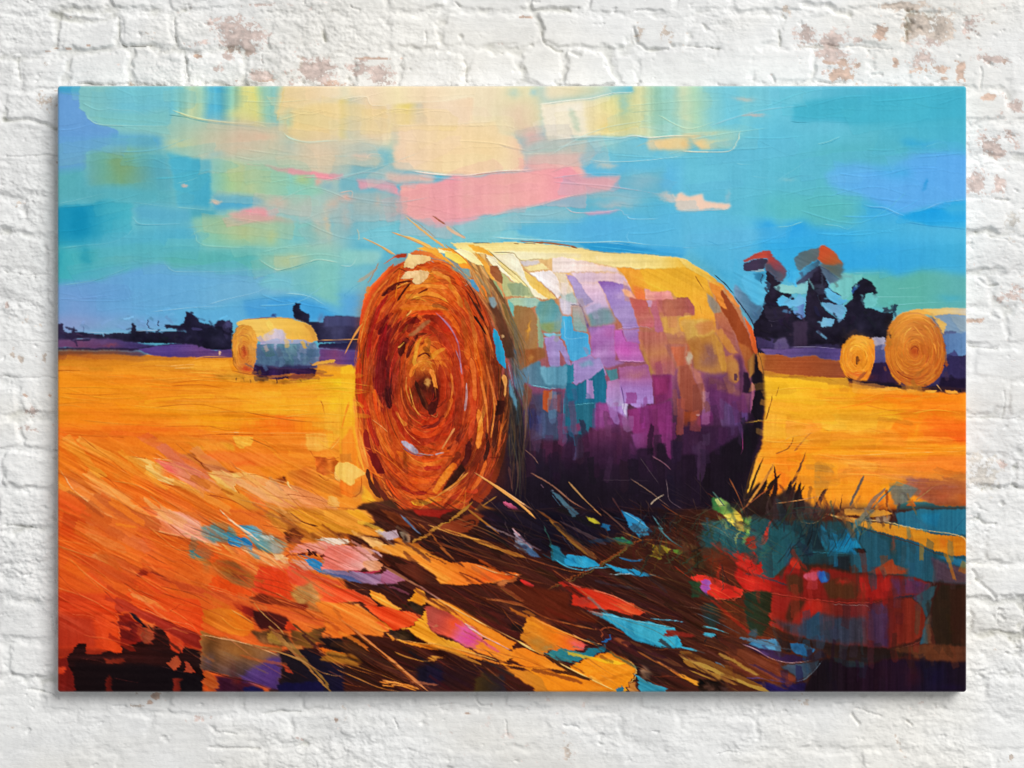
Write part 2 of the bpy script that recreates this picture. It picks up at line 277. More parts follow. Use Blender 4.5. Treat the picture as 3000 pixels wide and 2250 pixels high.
run('''
@ 0 0
p 7cc0cc/86c4c4/a6cbb5/e8cfae s=14 r=0 : 370,560 2212,560 2212,1250 370,1250
p 58b4cc/6cbcc8/8fc4c0/b9c8b8 s=14 r=0 : 370,1200 2212,1200 2212,1760 370,1760
P 6a9fdb/68a0d8 a=90 r=.1 : 340,600 530,600 560,760 760,850 700,950 560,990 555,1090 480,1130 340,1150
p 3fa0c8 s=2 r=.1 : 360,540 578,540 575,602 480,605 390,585
p 7fbfc2/84c2c0/74c2d4/74c2d4/7cc6d0 a=5 : 510,560 700,560 1110,560 1110,800 1080,818 640,808 575,770 560,735 515,705
p 82c4bc s=3 r=0 o=.8 : 600,720 960,740 1000,720 1105,720 1100,810 640,800
l 9fd6d2 6 3 : 560,740 580,775 640,806 800,815 1080,818 1105,800
l 5a97a5 3 1 : 640,814 800,822 1080,826
l 90cad0 4 2 : 660,690 750,712 870,720 960,755 1010,725 1100,722
p 70c3d4/90cabb/c4d4a4/a9cfae/5ab4d2/4fb0d2/86c4b4/d6d890/dcd880/8ccbb9/78c3c6/9ac8b4/dccb98 s=1 r=.1 k=.02 : 1110,560 1900,560 1850,800 1740,828 1500,808 1280,775 1100,742
b dcdc90 1560 740 90 40 .8
b e6dc88 1620 620 30 90 .5
l e8ecb0 10 3 r=.6 : 1115,715 1280,768 1480,795 1650,806 1740,828 1760,812
l 4f9fa8 7 2 : 1200,762 1350,795 1550,815 1700,828
l 357a80 6 3 : 1100,748 1170,756 1230,766
l d8e4c0 4 2 : 1610,805 1660,792 1740,800 1850,800
p 9cc6b6/b4c8ac/c8c4a8/dcbfa4/cfc6a8/a8c4b8 s=8 r=0 : 1110,800 1850,800 1840,900 1900,1000 1380,1030 1100,970 1060,880
b c8d09a 1180 930 80 30 .6
b eabfa4 1700 890 90 40 .6
b e8c0a0 1560 980 130 30 .5
b 80bcc4 1400 1010 60 25 .6
b 82bdc6 1900 960 60 50 .7
p ecca88/eed394/efcf96/f3d6a2 s=2 r=.2 : 1890,700 2230,640 2230,905 2000,925 1870,890 1835,850 1850,780
p f0cf96/f5d6a8/f8e2c0 s=3 r=0 : 1860,560 2230,560 2230,640 1900,700 1790,780 1800,700
l e6c882 12 3 o=.8 r=0 : 1845,570 1825,660 1790,790
b 8cc8bc 1870 780 24 60 .8
l f2dcb0 3 2 : 1920,695 2080,660 2212,640
l c2e8d4 12 8 r=.6 : 1840,860 1870,895 1990,922 2120,915 2240,915
l 8fb8a4 3 2 : 1900,915 2000,932 2200,928
p d8c8a8/e8c8a8/e0c8a8/e8c8a8 s=8 r=0 : 1920,930 2240,930 2240,1120 2000,1110 1930,1060
p 5fa6cc/5aa8cc s=3 r=.1 : 720,860 1050,880 1050,960 900,975 700,940
b 66aacb 640 940 70 60 .7
p 6caeb4/6fae9c/78a880/6fa99c/5ca9b8/5aa8bc s=3 r=.1 : 560,985 760,970 800,950 1080,985 1130,1210 1110,1250 700,1215 555,1215 545,1060
b 7da478 790 1060 90 90 .7 2
p 5cb0b8/54acc0 s=4 r=.1 : 370,1140 540,1080 560,1215 860,1225 1110,1255 1150,1320 560,1290 370,1330
p 4fb0cc/48abc8 s=1.5 r=.15 : 1080,985 1370,1035 1370,1350 1150,1340 1130,1210
l 90d0d4 4 2 : 1140,1190 1180,1180 1240,1165 1290,1145
b d8b8b0 1205 1203 24 12 1 2
p 80c4bc/a8cc98/bcc894/9ccaac/88cdc0/90ccb8/9ccaae s=2 r=.15 : 1370,1030 1600,1060 1700,1075 1850,1130 2050,1140 2110,1240 1900,1330 1700,1310 1600,1255 1370,1245
b bcc97c 1960 1170 50 40 .8
b b8ca88 1520 1110 60 60 .5
p 54abd0 s=2 r=.1 : 1370,1260 1640,1270 1720,1310 1600,1350 1400,1360
b d8c0b0 1410 1300 34 16 1 2
l f0c8b0 3 2 : 1370,1295 1400,1315 1440,1308
p f590a0/f59aa4 s=.8 r=.3 : 1700,1068 1800,1085 2000,1115 2230,1130 2230,1150 2130,1165 2060,1160 2040,1140 1900,1138 1760,1100
l f8b0a8 4 2 : 1600,1062 1660,1075 1700,1070
P f0a8a0/f494a0/f590a0/f4a0a4 s=1.5 r=.3 : 1490,1385 1700,1345 1750,1400 1915,1430 1870,1468 1720,1468 1600,1440
b d8b4a8 1790 1320 60 40 .8
b 9cbcb8 1880 1390 50 20 .6
p 38a5c6/1a95ba/0f8fb8/3aa8c2/4ab2c4 s=1.5 r=.3 a=5 : 370,1350 540,1325 700,1290 860,1310 860,1480 840,1530 700,1580 370,1620
b 0a8cb4 520 1450 55 110 .8 2
l 9fd4d8 6 3 r=.5 : 370,1610 540,1590 700,1575 800,1540 860,1480 856,1450
l 2b7088 7 2 : 375,1622 500,1602 620,1592
l 90ccd4 3 2 : 380,1320 480,1300 560,1280 700,1250
l 388ca8 2 1 : 540,1280 640,1300 770,1310
p 5aacca/5eb0c8 s=3 r=.1 : 870,1310 1140,1345 1400,1360 1400,1460 1250,1440 1050,1455 900,1440
p 4fa9bc s=2 r=.2 : 1230,1360 1405,1365 1400,1440 1350,1465 1240,1440
l 8fd0d0 4 2 : 1130,1340 1250,1352 1410,1365
l 8fccd8 6 3 r=.5 : 860,1400 890,1440 960,1455 1200,1448
l 2e7f9c 5 1 : 870,1455 960,1462 1060,1455
l 8cc8d0 3 1 : 870,1310 1000,1330 1130,1345
p 52aed0/4facce s=6 r=.1 : 400,1640 860,1500 1200,1450 1260,1480 1290,1600 1290,1680 400,1680
p 88c4b4/90c8a8/b8c890/a0caa8/7cc4c8/8cc4bc s=2 r=.4 : 1240,1420 1420,1400 1560,1440 2040,1430 2080,1540 2040,1580 1700,1605 1400,1598 1300,1575
b c4c880 1750 1530 40 60 .6
l c0e4cc 5 3 r=.6 : 1250,1480 1290,1570 1400,1597 1700,1607 1950,1600 2040,1580 2080,1540
b dcb8a0 1800 1310 80 30 .5
b 88c0c4 1900 1420 90 30 .5
b ecc498 2120 1450 26 90 .8
b ecbfa0 2060 1480 30 60 .5
b 7cc0cc 2150 1450 14 50 .8
b e0b4a0 2150 1330 50 60 .6
b 90b8c0 2120 1200 50 30 .9
b e8a89c 2060 1180 20 20 .8
@ 1000 0
p fae6bc/f8dcb8/f8e4b4/f8dcb8/fae8c4/f4e0bc/ece0b4/e8dfb4 s=6 r=.1 : -10,560 1300,560 1290,830 880,1000 0,940 -10,640
b b8d4c4 1110 610 40 30 .7
b a0d0d4 1240 590 24 24 .7
p ecd488/d0ccb0/e0d0b0/f3d2a8/ecd0a4/f0cc98 s=1.5 r=.3 a=3 : -10,645 160,628 190,680 300,690 300,850 250,890 -10,915
l fff0d0 4 3 r=.5 : -10,645 80,632 160,628 185,670 210,685 320,680
l f8eccc 5 3 r=.5 : -10,912 120,905 240,895 290,860
p f0d8b8/f0d890/ecd27c/d8ccb0/e4ccb0 s=1 r=.2 : 300,675 560,660 540,690 560,805 350,815 310,790
p f4d6b0/f8dcbc/f8d8b4/f8dcbc s=1 r=.35 : 520,665 700,650 860,630 860,790 980,790 700,810 570,812 540,750
l fff4e0 4 4 r=.6 : 310,800 400,815 560,812 700,808 860,795 995,788
l e0b890 3 2 : 600,822 760,815 900,800
l fff0d0 3 2 : 430,660 600,660 720,645 820,628 860,650
p ecdcb8/eccfb0/e8dcb0 s=5 r=.1 : 1000,690 1300,660 1310,840 1020,840
b f5c4ac 1230 860 80 40 .8
p f8d4b4/f8d8b4/f9d8a8/fad8a8/fbdcac/f8dcb0/f8d0b0 s=1.2 r=.2 : 330,820 560,812 1000,790 1010,860 1120,880 1180,960 1200,1060 1160,1105 1000,1110 880,1140 700,1135 460,1110 340,1090
b b8cdb8 345 900 22 80 .6
b a8c8bc 330 1040 26 60 .6
b f9d49a 950 960 120 80 .5
b f8c4ac 1250 960 120 90 .6
l fff4e4 8 6 r=.7 : 450,1108 600,1128 800,1138 1000,1112 1160,1105 1250,1095 1440,1075
l c08078 6 2 : 850,1138 1000,1118 1150,1108
p f6b0a8/f8b4ac s=3 r=.1 : 1200,860 1560,990 1560,1080 1600,1150 1450,1170 1200,1090
p a0c8c8/a4c8c0/e0c8b0 s=2 r=.3 : 1155,985 1220,940 1320,915 1620,900 1590,985 1300,998 1190,995
l e8e8d0 4 2 : 1155,985 1200,997 1400,995 1590,985
p f8b0a8/f5a4a8/f49ca8/f6a8a8/f5b0a8/f8a8a8/f79cac/f7a4a8/f8aeac s=1 r=.35 : 380,1200 620,1180 720,1140 880,1148 1000,1120 1240,1100 1480,1078 1560,1150 1800,1130 1750,1220 1720,1250 1500,1270 1240,1340 1000,1390 720,1440 560,1470 400,1380 380,1290
b f2bca8 810 1260 50 110 .6
b f5a0a4 1660 1190 90 30 .7
l fcd0c0 6 3 r=.6 : 720,1435 900,1415 1050,1380 1300,1325 1440,1280 1620,1245
l c07880 3 2 : 750,1445 950,1405 1200,1350
p f59cac/f4a0ac s=1 r=.2 : 90,1155 260,1165 350,1195 380,1270 300,1250 200,1215 120,1225
b c4a8b0 230 1180 50 20 .7
p f4bcae/f5c0b0 s=2 r=.3 : 280,1110 600,1140 580,1180 340,1190 270,1160
l c08488 3 1 : 280,1165 330,1190 560,1185
p b8c4b4/a8c0bc/b8c4b4 s=5 r=0 : -10,930 170,920 200,1000 280,1010 280,1140 -10,1130
p 88b8c0 s=2 r=.1 : 60,1040 190,1040 280,1080 280,1130 60,1135
p 9cbfbc s=2 r=.1 : 190,1000 265,1000 265,1070 200,1070
b e8bcac 130 1010 60 20 .8
l f8d4bc 4 2 : 80,1025 150,1040 190,1000 265,1005
p 78b4c0 s=2 r=.1 : -10,1150 80,1150 100,1240 -10,1240
p a4bcb8/9cb8b8/b0b8b4 s=3 r=.1 : 70,1235 300,1235 370,1290 390,1390 100,1400 60,1300
b d8b4a0 240 1310 26 50 .8
b f0b09c 20 1280 50 30 1
l f4c0a8 6 3 : -10,1250 70,1240 60,1290
b dcb09c 30 1400 40 80 .6
p a8c0c4/8cc0cc s=2 r=.1 : 560,1480 700,1440 1000,1395 1040,1440 1000,1540 800,1540 620,1510
p 7cc4d4/74c4d4/80c4cc/88c8cc s=2 r=.2 : 100,1400 390,1395 560,1470 800,1500 880,1440 1040,1380 1260,1340 1250,1430 1040,1500 1000,1600 400,1640 100,1560
P f59cac/f4a0ac s=1 r=.2 : 580,1465 720,1430 880,1410 830,1440 740,1455 620,1470
b b0c8cc 850 1470 60 40 .6
p 90c0cc/88bfcc s=3 r=.15 : 1030,1400 1260,1345 1440,1330 1500,1380 1590,1380 1580,1420 1540,1440 1100,1440 1040,1420
l b8dce0 4 3 r=.5 : 1040,1420 1080,1438 1300,1442 1540,1440 1580,1410
b b0b8b4 1720 1270 160 30 .6
p f8f0d0/fbe8c8/f4e4c0/f2e0b0/e8dc9c/e0d890/dcd8a0/a0d0b8/8cccc8/98d0c4/b8d8a8/b4d8ac/84c8c8/78c4d4 a=-4 s=1 r=.3 k=.02 : 1285,680 1620,640 1880,600 1900,560 2700,560 2720,640 2640,880 2230,885 2130,882 1990,895 1880,882 1820,895 1600,890 1340,912
p f8ead0/fbf0dc s=2 r=0 : 1290,685 1560,650 1590,880 1340,905
b f4d898 1690 790 60 70 .8
b ecd078 1720 840 50 40 .6
b d8d8a0 1900 700 30 60 .4
b 84c8cc 1830 680 40 80 .6
P b4d0bc s=1.5 r=.15 o=.8 : 1475,715 1500,720 1530,790 1538,855 1515,850 1485,790
p f5e4c4/e8dcb4/c8d8bc/78c4d4 s=4 r=0 : 1300,560 1890,560 1880,600 1620,640 1300,672
l fffae8 5 3 r=.5 : 1285,680 1450,655 1620,638 1760,605 1870,600 1890,575
l fffbe8 8 5 r=.8 : 1340,912 1440,900 1600,888 1800,895 1890,880 1990,893 2130,882 2300,880 2520,860
l 6aa0a0 4 2 : 1480,905 1700,900 1870,888 1950,898
p 68bcd8/74c0d4/6cc0dc/84c4cc s=2 r=.15 : 1590,900 1980,895 1980,965 2212,975 2230,1010 2000,1050 1700,1050 1600,1030 1580,980
b a4ccbc 1700 940 90 30 .6
p e8d0a8/f0cc90/f0cc90 s=1.5 r=.2 : 1980,900 2230,885 2230,975 1990,965
p 64b8dc/60b8dc s=2 r=.15 : 1550,1000 1600,1040 1900,1050 2230,1015 2230,1060 2000,1110 1700,1140 1590,1145 1540,1050
b c8c8bc 1700 1070 60 24 .8
l b8e0e4 4 3 r=.5 : 1590,1030 1700,1048 1900,1045 2100,1025 2230,1005
b a4bcc4 1950 1180 130 60 .6
p 60b4e0/5cb4e0/64b8e0 s=3 r=.1 : 2100,1080 2230,1060 2230,1250 2060,1240
b f0ccb8 2160 1280 110 26 1 2
b 9cc0cc 1850 1290 120 60 .6
b d0b8b4 1750 1330 120 20 .5
p f29cb0/ec94b0 s=1 r=.25 : 1570,1380 1640,1370 1800,1360 1730,1385 1600,1395
l f0c8c8 4 2 : 1440,1330 1500,1375 1650,1378 1800,1362 1830,1390 1890,1390
p 60b8dc/62b8dc/56b0e0/58b4e0/5cb8e0 s=4 r=.1 : 1060,1455 1540,1445 1600,1400 1850,1400 2060,1415 2000,1320 2230,1340 2230,1650 1700,1600 1400,1580 1100,1560
b 58b0e0 1650 1480 150 40 .7
l b0dcec 4 3 r=.5 : 1840,1390 1880,1418 2040,1418 2062,1405
l 88c8e8 3 2 : 1860,1490 1850,1530 1870,1570 2000,1585 2230,1600
p 84ccd8/80c8d8 s=1 r=.3 : 960,1530 1080,1490 1120,1490 1160,1520 1300,1545 1240,1560 960,1550
l c0e4dc 5 3 r=.5 : 960,1532 1080,1545 1300,1555 1550,1570 1800,1565 2000,1590
p 3aa0dc/40a8e0 s=2 r=.2 : 1550,1585 1750,1570 1950,1600 2230,1610 2230,1660 1900,1640 1620,1620
@ 2000 0
p e0dcac/b8dcb8/90d0cc/78c8d8/6cc4dc/70c4dc/68bcd8/5cb8d4/50b4d0/48b0cc/44aecb/46adc6/46acc6/48aecb s=10 r=0 : -10,555 1850,555 1850,900 -10,900
p 64c0dc/60bcd8/60bcd4/5cb8cc/50b4cc/48b0cc/46aec8 s=10 r=0 : 380,800 1850,800 1850,1060 380,1060
p 6cc4dc/64bcd8/5cb8d0/58b6c8/58b0d4/5cace0/5aaae0 s=10 r=0 : -10,1000 1850,1000 1850,1300 -10,1300
p 5cb4dc/5cb8d4/5ab8cc/58b8c8/50b0d8/44aae0/44aae0 s=10 r=0 : -10,1280 1850,1280 1850,1500 -10,1500
p d8dcb4/b0d8b8/88ccd0/74c8dc/6cc4dc s=3 r=.1 : -10,560 320,560 380,640 370,850 0,870
b d0c0b0 400 640 60 16 .8
l e8e0b8 4 2 : 0,870 120,860 330,855 365,830
p f0c890/f0cc90/b0d4b8/84c8d0 s=1.5 r=.3 : -10,885 40,890 110,975 300,970 340,950 370,850 200,860 0,880
b f0c484 20 930 36 40 .9
b 88ccd0 180 900 110 24 .8
b c4d0b8 270 940 40 20 .7
l f4f0d0 7 6 r=.8 : -10,980 100,985 260,985 310,970 345,930 370,850
l c0b8b4 8 2 s=1 : 380,750 450,745 520,740
b c8b8b4 470 748 50 8 .8
b 70c0dc 600 600 90 50 .5
p 46b0cc/44b0cb/40acc8 s=2 r=.2 : 705,680 900,640 1500,600 1840,600 1840,760 1400,790 1100,800 900,780 705,790
l 2f8098 4 1 : 695,790 760,796 850,790
l 60bcd4 3 1 : 700,680 706,740 706,785
l 3c98b0 2 1 : 850,788 1000,795 1150,795 1400,792
l 90d4dc 6 4 r=.6 : 870,935 950,915 1015,885
l 2f8aa8 4 2 : 890,942 960,922 1020,892
l 48a4b8 2 1 : 1020,888 1200,892 1400,888
p 58b4c4/54b0c4 s=5 r=.1 : 880,960 1400,890 1600,960 1500,1080 1100,1090 850,1040
p 2fa4dc/34a8e0 s=3 r=.15 : 1400,905 1480,900 1560,930 1640,930 1560,970 1460,960
l 90d0dc 3 1 : 1560,955 1640,930 1700,915
p 60b0e8/60acec/5caaee/5ca8ec/60acec a=10 s=3 r=.2 : 930,1130 1000,1070 1100,1060 1250,1080 1500,1080 1350,1070 1550,990 1850,990 1850,1290 1700,1310 1600,1330 1500,1370 1450,1400 1390,1390 1250,1330 1160,1270 980,1240 940,1200
p 46aadf/3aa6dc s=4 r=.1 : 1200,1100 1400,1095 1480,1100 1460,1140 1360,1148 1230,1120
p 2898dc s=.8 r=.1 : 1560,1180 1580,1150 1575,1230 1548,1240
l 90c8f4 6 4 r=.7 : 1150,1320 1220,1340 1300,1345 1370,1375 1430,1400 1440,1420 1480,1380 1560,1360 1650,1320 1840,1290
l 1c7cc0 4 2 : 1180,1345 1290,1355 1370,1390 1430,1420
p 18a0e0/109ae0/2ca8e4/40ace4 s=1 r=.1 : 1400,1410 1480,1385 1600,1350 1700,1310 1850,1290 1850,1490 1600,1465 1440,1430
p 3cacdf s=2 r=.1 : 1660,1330 1850,1295 1850,1400 1740,1395
l 1470a8 5 3 : 1440,1440 1600,1465 1750,1478 1850,1490
p 34a4e4/2ca0e4 s=6 r=.05 o=.7 : 1130,1310 1250,1340 1400,1400 1440,1440 1200,1450 1110,1400
P f4ccb4/f8d0b8 s=1 r=.3 : -30,1250 40,1270 130,1255 150,1305 300,1320 280,1350 200,1358 -30,1362
b b8b8c0 290 1270 14 40 .5
l f8dcc8 4 3 r=.4 : -20,1362 200,1360 280,1352 300,1322
p 58b8c4/5ab8c0/58b6bc/5cb8bc s=8 r=.1 : 500,1260 980,1250 1130,1310 1130,1450 800,1470 560,1440
p 34a4e2/30a4e4/38a8e0/3caae0 s=4 r=.1 : 450,1430 560,1420 600,1470 780,1430 820,1470 1130,1490 1140,1700 480,1700
b 28a0e4 540 1450 40 30 .8
b 28a0e4 720 1470 50 30 .8
p 3cace0/48b0e0/4cb4dc s=8 r=.1 : 1120,1450 1850,1490 1850,1760 1100,1760
l 90d4d4 4 3 r=.4 : 600,1470 680,1465 780,1435 
l 84ccd8 4 2 r=.4 : 900,1452 1000,1465 1060,1485 1110,1455
l 9cd4ec 4 2 : 0,1360 0,1360
p 60b8e0/5cb4e0 s=6 r=.1 : -10,1480 480,1450 480,1640 -10,1640
l 3088b8 5 1 : 160,1560 200,1580 260,1590
l 88c8e8 3 2 : 220,1625 350,1608 500,1600
l 8ac8e8 3 1 : -10,1605 100,1605
l 8cd0e0 3 1 : 600,1180 700,1110 850,1015
l 90d4e0 4 1 : 340,1060 380,1066 440,1064
l 88ccd8 3 1 : 440,1140 520,1152 620,1148
b 9ccacc 680 1165 40 16 .6
@ 0 750
p 48b0b8/50b4c0/5cb4b8/68bcb8/70c0bc/84c4b4/90c8b8 s=8 r=0 : 370,-60 2212,-60 2212,200 370,200
p 40b0b8/44b0bc/58b0c0/58b0c8 s=3 r=.3 : 370,-40 560,-40 1060,30 860,75 640,150 400,195 370,190
b 1c94b0 560 10 40 70 .8
b 2ca0b4 400 20 24 90 .6
b 6cb8b8 800 30 120 30 .7
p 5cb4b0/5cb4b4 s=3 r=.1 : 1060,10 1200,-30 1600,-20 1700,60 1400,100 1120,95
p 6f9fd4/6aa2d8/66a8da/68aedc/74b4d8/88bcd0 s=2 r=.2 : 370,200 640,160 860,90 1060,40 1120,98 1500,100 1800,80 1760,160 1900,210 2000,240 1900,260 1700,260 1400,330 370,480
b 66a8dc 950 150 120 90 .6
b 7c9cd4 500 330 130 120 .6
b 8a9ccc 450 440 120 50 .6
l b0d8d8 4 2 r=.5 : 1060,35 1110,90 1200,102 1500,98 1700,80
l 80c4cc 4 2 r=.4 : 390,190 640,150 860,62
l 2c8490 3 1 : 600,165 760,110 860,75
p 74bcc8/7cc0cc/74bcc4/80c4bc/78c0bc s=3 r=.2 : 1700,140 1800,90 2060,40 2212,45 2212,340 2120,320 1960,250 1840,220 1680,180
p 84c4b8/acc8a4/b4c8a4/88c4b4 s=2 r=.5 : 1640,-20 1960,-20 2060,20 1900,70 1760,80
b b8c890 1860 20 50 30 .7
l c8e4cc 6 4 r=.7 : 1680,20 1760,76 1820,88 1980,50 2060,22 2212,45
l 3f8f94 5 2 : 1800,96 1900,72 2030,36 2080,30
p 60acdc/60b0dc s=3 r=.2 : 850,360 1400,320 1680,250 1900,250 2000,250 2212,350 2212,450 900,450
p 4a9fdc/40a0dc s=2 r=.15 : 1580,290 1800,265 1940,260 2100,330 2200,400 2000,420 1600,400
l a0d0e8 4 2 r=.4 : 1340,315 1500,270 1640,240 1700,215 1760,200
l 98c8e4 4 2 r=.4 : 980,360 1280,330 1480,322
l 2c80b4 3 1 : 1560,295 1700,275 1840,265 1940,262
l a8dce4 4 2 r=.4 : 1850,240 1960,250 2040,280 2110,320
l 84c8d8 3 2 : 1640,140 1740,90
p 7cc4d0/74bcd0 s=2 r=.2 : 1680,170 1780,120 1900,150 1900,200 1780,215
p 8a98cc/8a9ccc/80a0d4/74a4d8 s=6 r=.1 : 370,400 1100,400 1180,480 370,500
@ 1000 750
p 78c0cc/70bcd0 s=3 r=.1 : -10,60 250,60 200,110 150,260 90,300 -10,340
p 8cccc4/90cccc s=2 r=.3 : -10,-40 280,-40 230,50 80,60 -10,55
l c4e4dc 4 2 r=.4 : -10,60 60,62 100,10
p 5ca8dc/5ca8dc s=4 r=.1 : -10,240 150,230 120,350 100,420 -10,410
@ 2000 750
p 54b4dc/54b0dc s=4 r=.1 : 40,-60 500,-60 480,200 500,300 400,300 260,160
p 3cacdf/2ea6df/30a4e0/34a4df/3ca8d8/44a8cc s=6 r=.1 : 480,-60 1850,-60 1850,150 480,150
p 60b4b0/5cb0a8/5cb0a4/5cacac/64acac s=3 r=.2 : 1020,110 1300,100 1400,140 1560,80 1850,150 1850,370 1400,370 1180,320 1000,300
b 40a8c8 1750 280 90 30 .5
l 88c8cc 3 2 : 1100,110 1320,106
l 90ccc8 3 1 : 1380,210 1500,205 1580,180
l 8cd0d0 4 1 : 1200,265 1450,265 1600,262
l 80c8cc 4 1 : 1330,320 1600,300 1840,295
p 4cb0dc/54b4dc/58b4dc s=2 r=.2 : 220,80 420,130 560,300 520,420 450,420 380,320 300,220
p 60b8dc/60b4dc s=2 r=.3 : 650,170 760,150 830,60 900,60 1000,180 1020,300 800,200
''')

SK=[cxy(175,258),cxy(2825,258),cxy(2825,800),cxy(2300,700),cxy(1500,680),cxy(1050,690),cxy(950,900),cxy(175,900)]
auto_dabs(SK,130,(50,170),(14,46),-3,jit=.02,seed=11,aj=7,hue=.012,st='v',op=.33,ridge=.32)
hair(SK,70,(50,170),(1.2,2.6),-4,jit=.02,seed=12,aj=9,curve=.08,op=.5,ridge=.5,lift=.07,hue=.008)
hair(SK,60,(30,110),(1,2),-4,jit=.02,seed=13,aj=9,curve=.08,op=.4,ridge=.1,lift=-.14,hue=.008)
AMPK = 2.5; SOFT = 0.6
run('''
@ 0 750
p fca428 s=1 r=0 t=h : 370,640 6400,640 6400,1700 370,1700
# field base left
p f0961e/fa9420/fc9a20/fca428/fca828 s=3 r=0 a=0 t=h : 370,650 2420,650 2420,1200 370,1200
p f87a20/f88424/f98a26/fa9a34 s=10 r=0 t=h : 370,1080 2420,1130 2420,1700 370,1700
p d8902c/e09028/e89a2c/e8a030 s=6 r=0 t=h : 370,650 700,640 1250,655 1500,665 1500,740 900,760 370,740
b f8a020 600 900 260 60 .7
b fc9018 800 1000 300 60 .6
b fca82c 1300 960 300 60 .7
b fcb02c 1800 920 300 80 .8
b fcbc28 2150 820 90 70 .9
b ffd228 2190 830 40 70 .8
b f08a20 760 860 70 20 .8
b d98c28 900 740 80 20 .6
b e89830 1050 800 120 16 .7
b f4942c 950 850 120 14 .6
b e09838 1120 690 60 24 .6
b fc7c18 950 1060 180 30 .7
b fa7820 1000 1110 260 24 .8
b fc8c18 600 1040 180 40 .6
b f98020 1720 1060 60 34 .7
b fcb030 1950 1080 180 60 .6
b fcb438 1600 900 220 30 .6
p 2e2348/2a2040/1c1830/141228/1a1630/2a2446 t=e k=.05 s=1 r=.1 : 380,455 400,430 408,470 430,490 465,490 475,455 485,492 530,490 560,498 700,503 845,497 855,430 868,432 880,480 1000,490 1190,488 1180,470 1075,470 1065,448 1170,445 1195,420 1200,352 1240,370 1283,400 1292,430 1380,445 1415,415 1440,412 1460,425 1490,412 1503,440 1500,620 1440,610 1340,600 1300,580 1000,560 850,560 500,530 430,550 380,520
p 5a4a7c/6a4a78/70486c/5c4474/4a3c70/3c3468 t=h s=2 r=.1 : 370,530 480,535 700,530 900,560 1000,580 1000,610 600,600 370,580
b 8a4c5c 720 575 60 14 .7
p 2c2448/282040 t=h s=1.5 r=0 : 370,590 600,595 900,595 1100,570 1300,565 1320,580 1000,590 850,612 600,608 370,606
p 5c488c/5c4a90/6a4c84/5c4680 t=h s=1.5 r=.1 : 900,600 1050,580 1280,568 1400,610 1500,600 1510,655 1200,660 1000,650 940,625
p 6a5a50/8a5a3c/7c5444/605070 t=h s=3 r=0 : 370,605 600,606 900,612 960,640 900,650 600,640 400,660 370,650
p 9c5c28/b87030/c88430/d08c30 t=h s=2 r=0 o=.9 : 370,650 600,628 1000,650 1200,665 1240,675 900,680 600,670 370,680
b 7c5a80 1400 640 80 16 .8
b e8c8a0 1428 628 10 12 1 2
p 1c1832/141228/201c38 t=e k=.06 s=1 r=.2 : 1285,470 1400,450 1500,470 1500,600 1400,600 1330,590 1290,520
l 3c3458 40 20 o=.5 r=0 : 1460,440 1470,540
b 4c4a78 1470 440 24 22 .8 2
l 1c1a30 6 2 : 856,430 862,500
l 201a34 5 2 : 957,405 960,460 1000,475
l 201a34 8 6 : 1024,418 1024,455
l 28305c 3 2 : 535,452 540,492
l a0b8d8 4 2 : 560,492 700,497 850,490
l b0c0d8 4 2 : 880,486 1000,480 1190,482
l 201c38 10 4 : 1060,455 1200,450
l 4a4478 24 10 o=.6 r=0 : 1240,470 1310,475
p 141228/201c38/3c3a5c/2a2848/34345c t=e k=.05 s=1 r=.1 : 1905,400 1905,330 1915,302 1945,308 1950,345 2000,370 2008,420 2100,430 2100,390 2200,388 2420,400 2420,560 2060,560 2040,500 1990,430
p 44446c/3c3c64 s=2 r=.1 : 2100,390 2420,388 2420,450 2110,455
b 70688c 2080 400 20 30 .5
p 2a2444/2c2850/303058 t=h s=1 r=.1 : 2060,570 2420,545 2420,620 2160,600 2060,590
p 6a4c88/804c78/5c4888/7c5480 t=h s=3 r=.1 : 2060,590 2420,610 2420,730 2050,700
l e0a05c 6 3 : 2060,548 2120,543 2420,536
l 303060 8 8 o=.6 : 1760,375 1790,400
b 30407c 1775 385 22 16 .8 2
l 4c5080 8 4 o=.7 : 1680,400 1760,395
# streaks
l e8a45c 6 2 : 1250,670 1330,650 1490,652
l fcb85c 8 3 : 1100,712 1250,700 1350,715
l fcc060 14 6 : 1420,690 1250,720 1130,725
p fcb038/fcae34 t=h s=1 r=.2 : 1260,690 1420,680 1480,670 1500,740 1540,770 1300,740 1250,720
b e89c3c 1310 755 30 16 .8 2
l e88c28 6 2 o=.7 : 570,810 800,830 1000,830
l ffb85c 5 3 o=.7 : 390,740 500,755 700,790
l fcbc50 4 2 : 900,800 1200,790 1350,780
l f08828 6 2 o=.7 : 700,910 1100,935 1500,910
l ffb840 5 2 : 1500,905 1800,912 2212,905
l e89434 3 2 : 1830,912 2212,912
l fcb850 4 2 : 1510,1015 1560,1020 1900,1005
p ffb428/fcae28 t=v s=2 r=.15 : 1830,915 2080,915 2090,1020 1540,1020 1500,1000 1560,960 1830,960
p fc9a18/fca41c/fc9c1c/f98418/f97a1c/fc941c/fca828 t=v k=.02 s=2 r=.1 : 1300,1020 2090,1030 2110,1140 1350,1140 1280,1120
l fcc078 5 4 r=.5 : 2115,1143 1900,1146 1500,1140 1320,1130
l 9c4a10 7 3 : 1310,1157 1500,1153 1850,1158
l c05c14 4 2 : 520,1165 700,1170 1000,1175 1320,1160
l c8640c 3 1 : 1850,1160 2200,1150
l d8701c 3 2 : 390,1075 500,1100 700,1150 1000,1175
''')
P0=[cxy(168,1050),cxy(1010,1070),cxy(1010,1280),cxy(168,1280)]
auto_dabs(P0,60,(40,150),(5,16),lambda x,y:2,jit=.03,seed=21,aj=4,hue=.012,st='h',op=.5,ridge=.1)
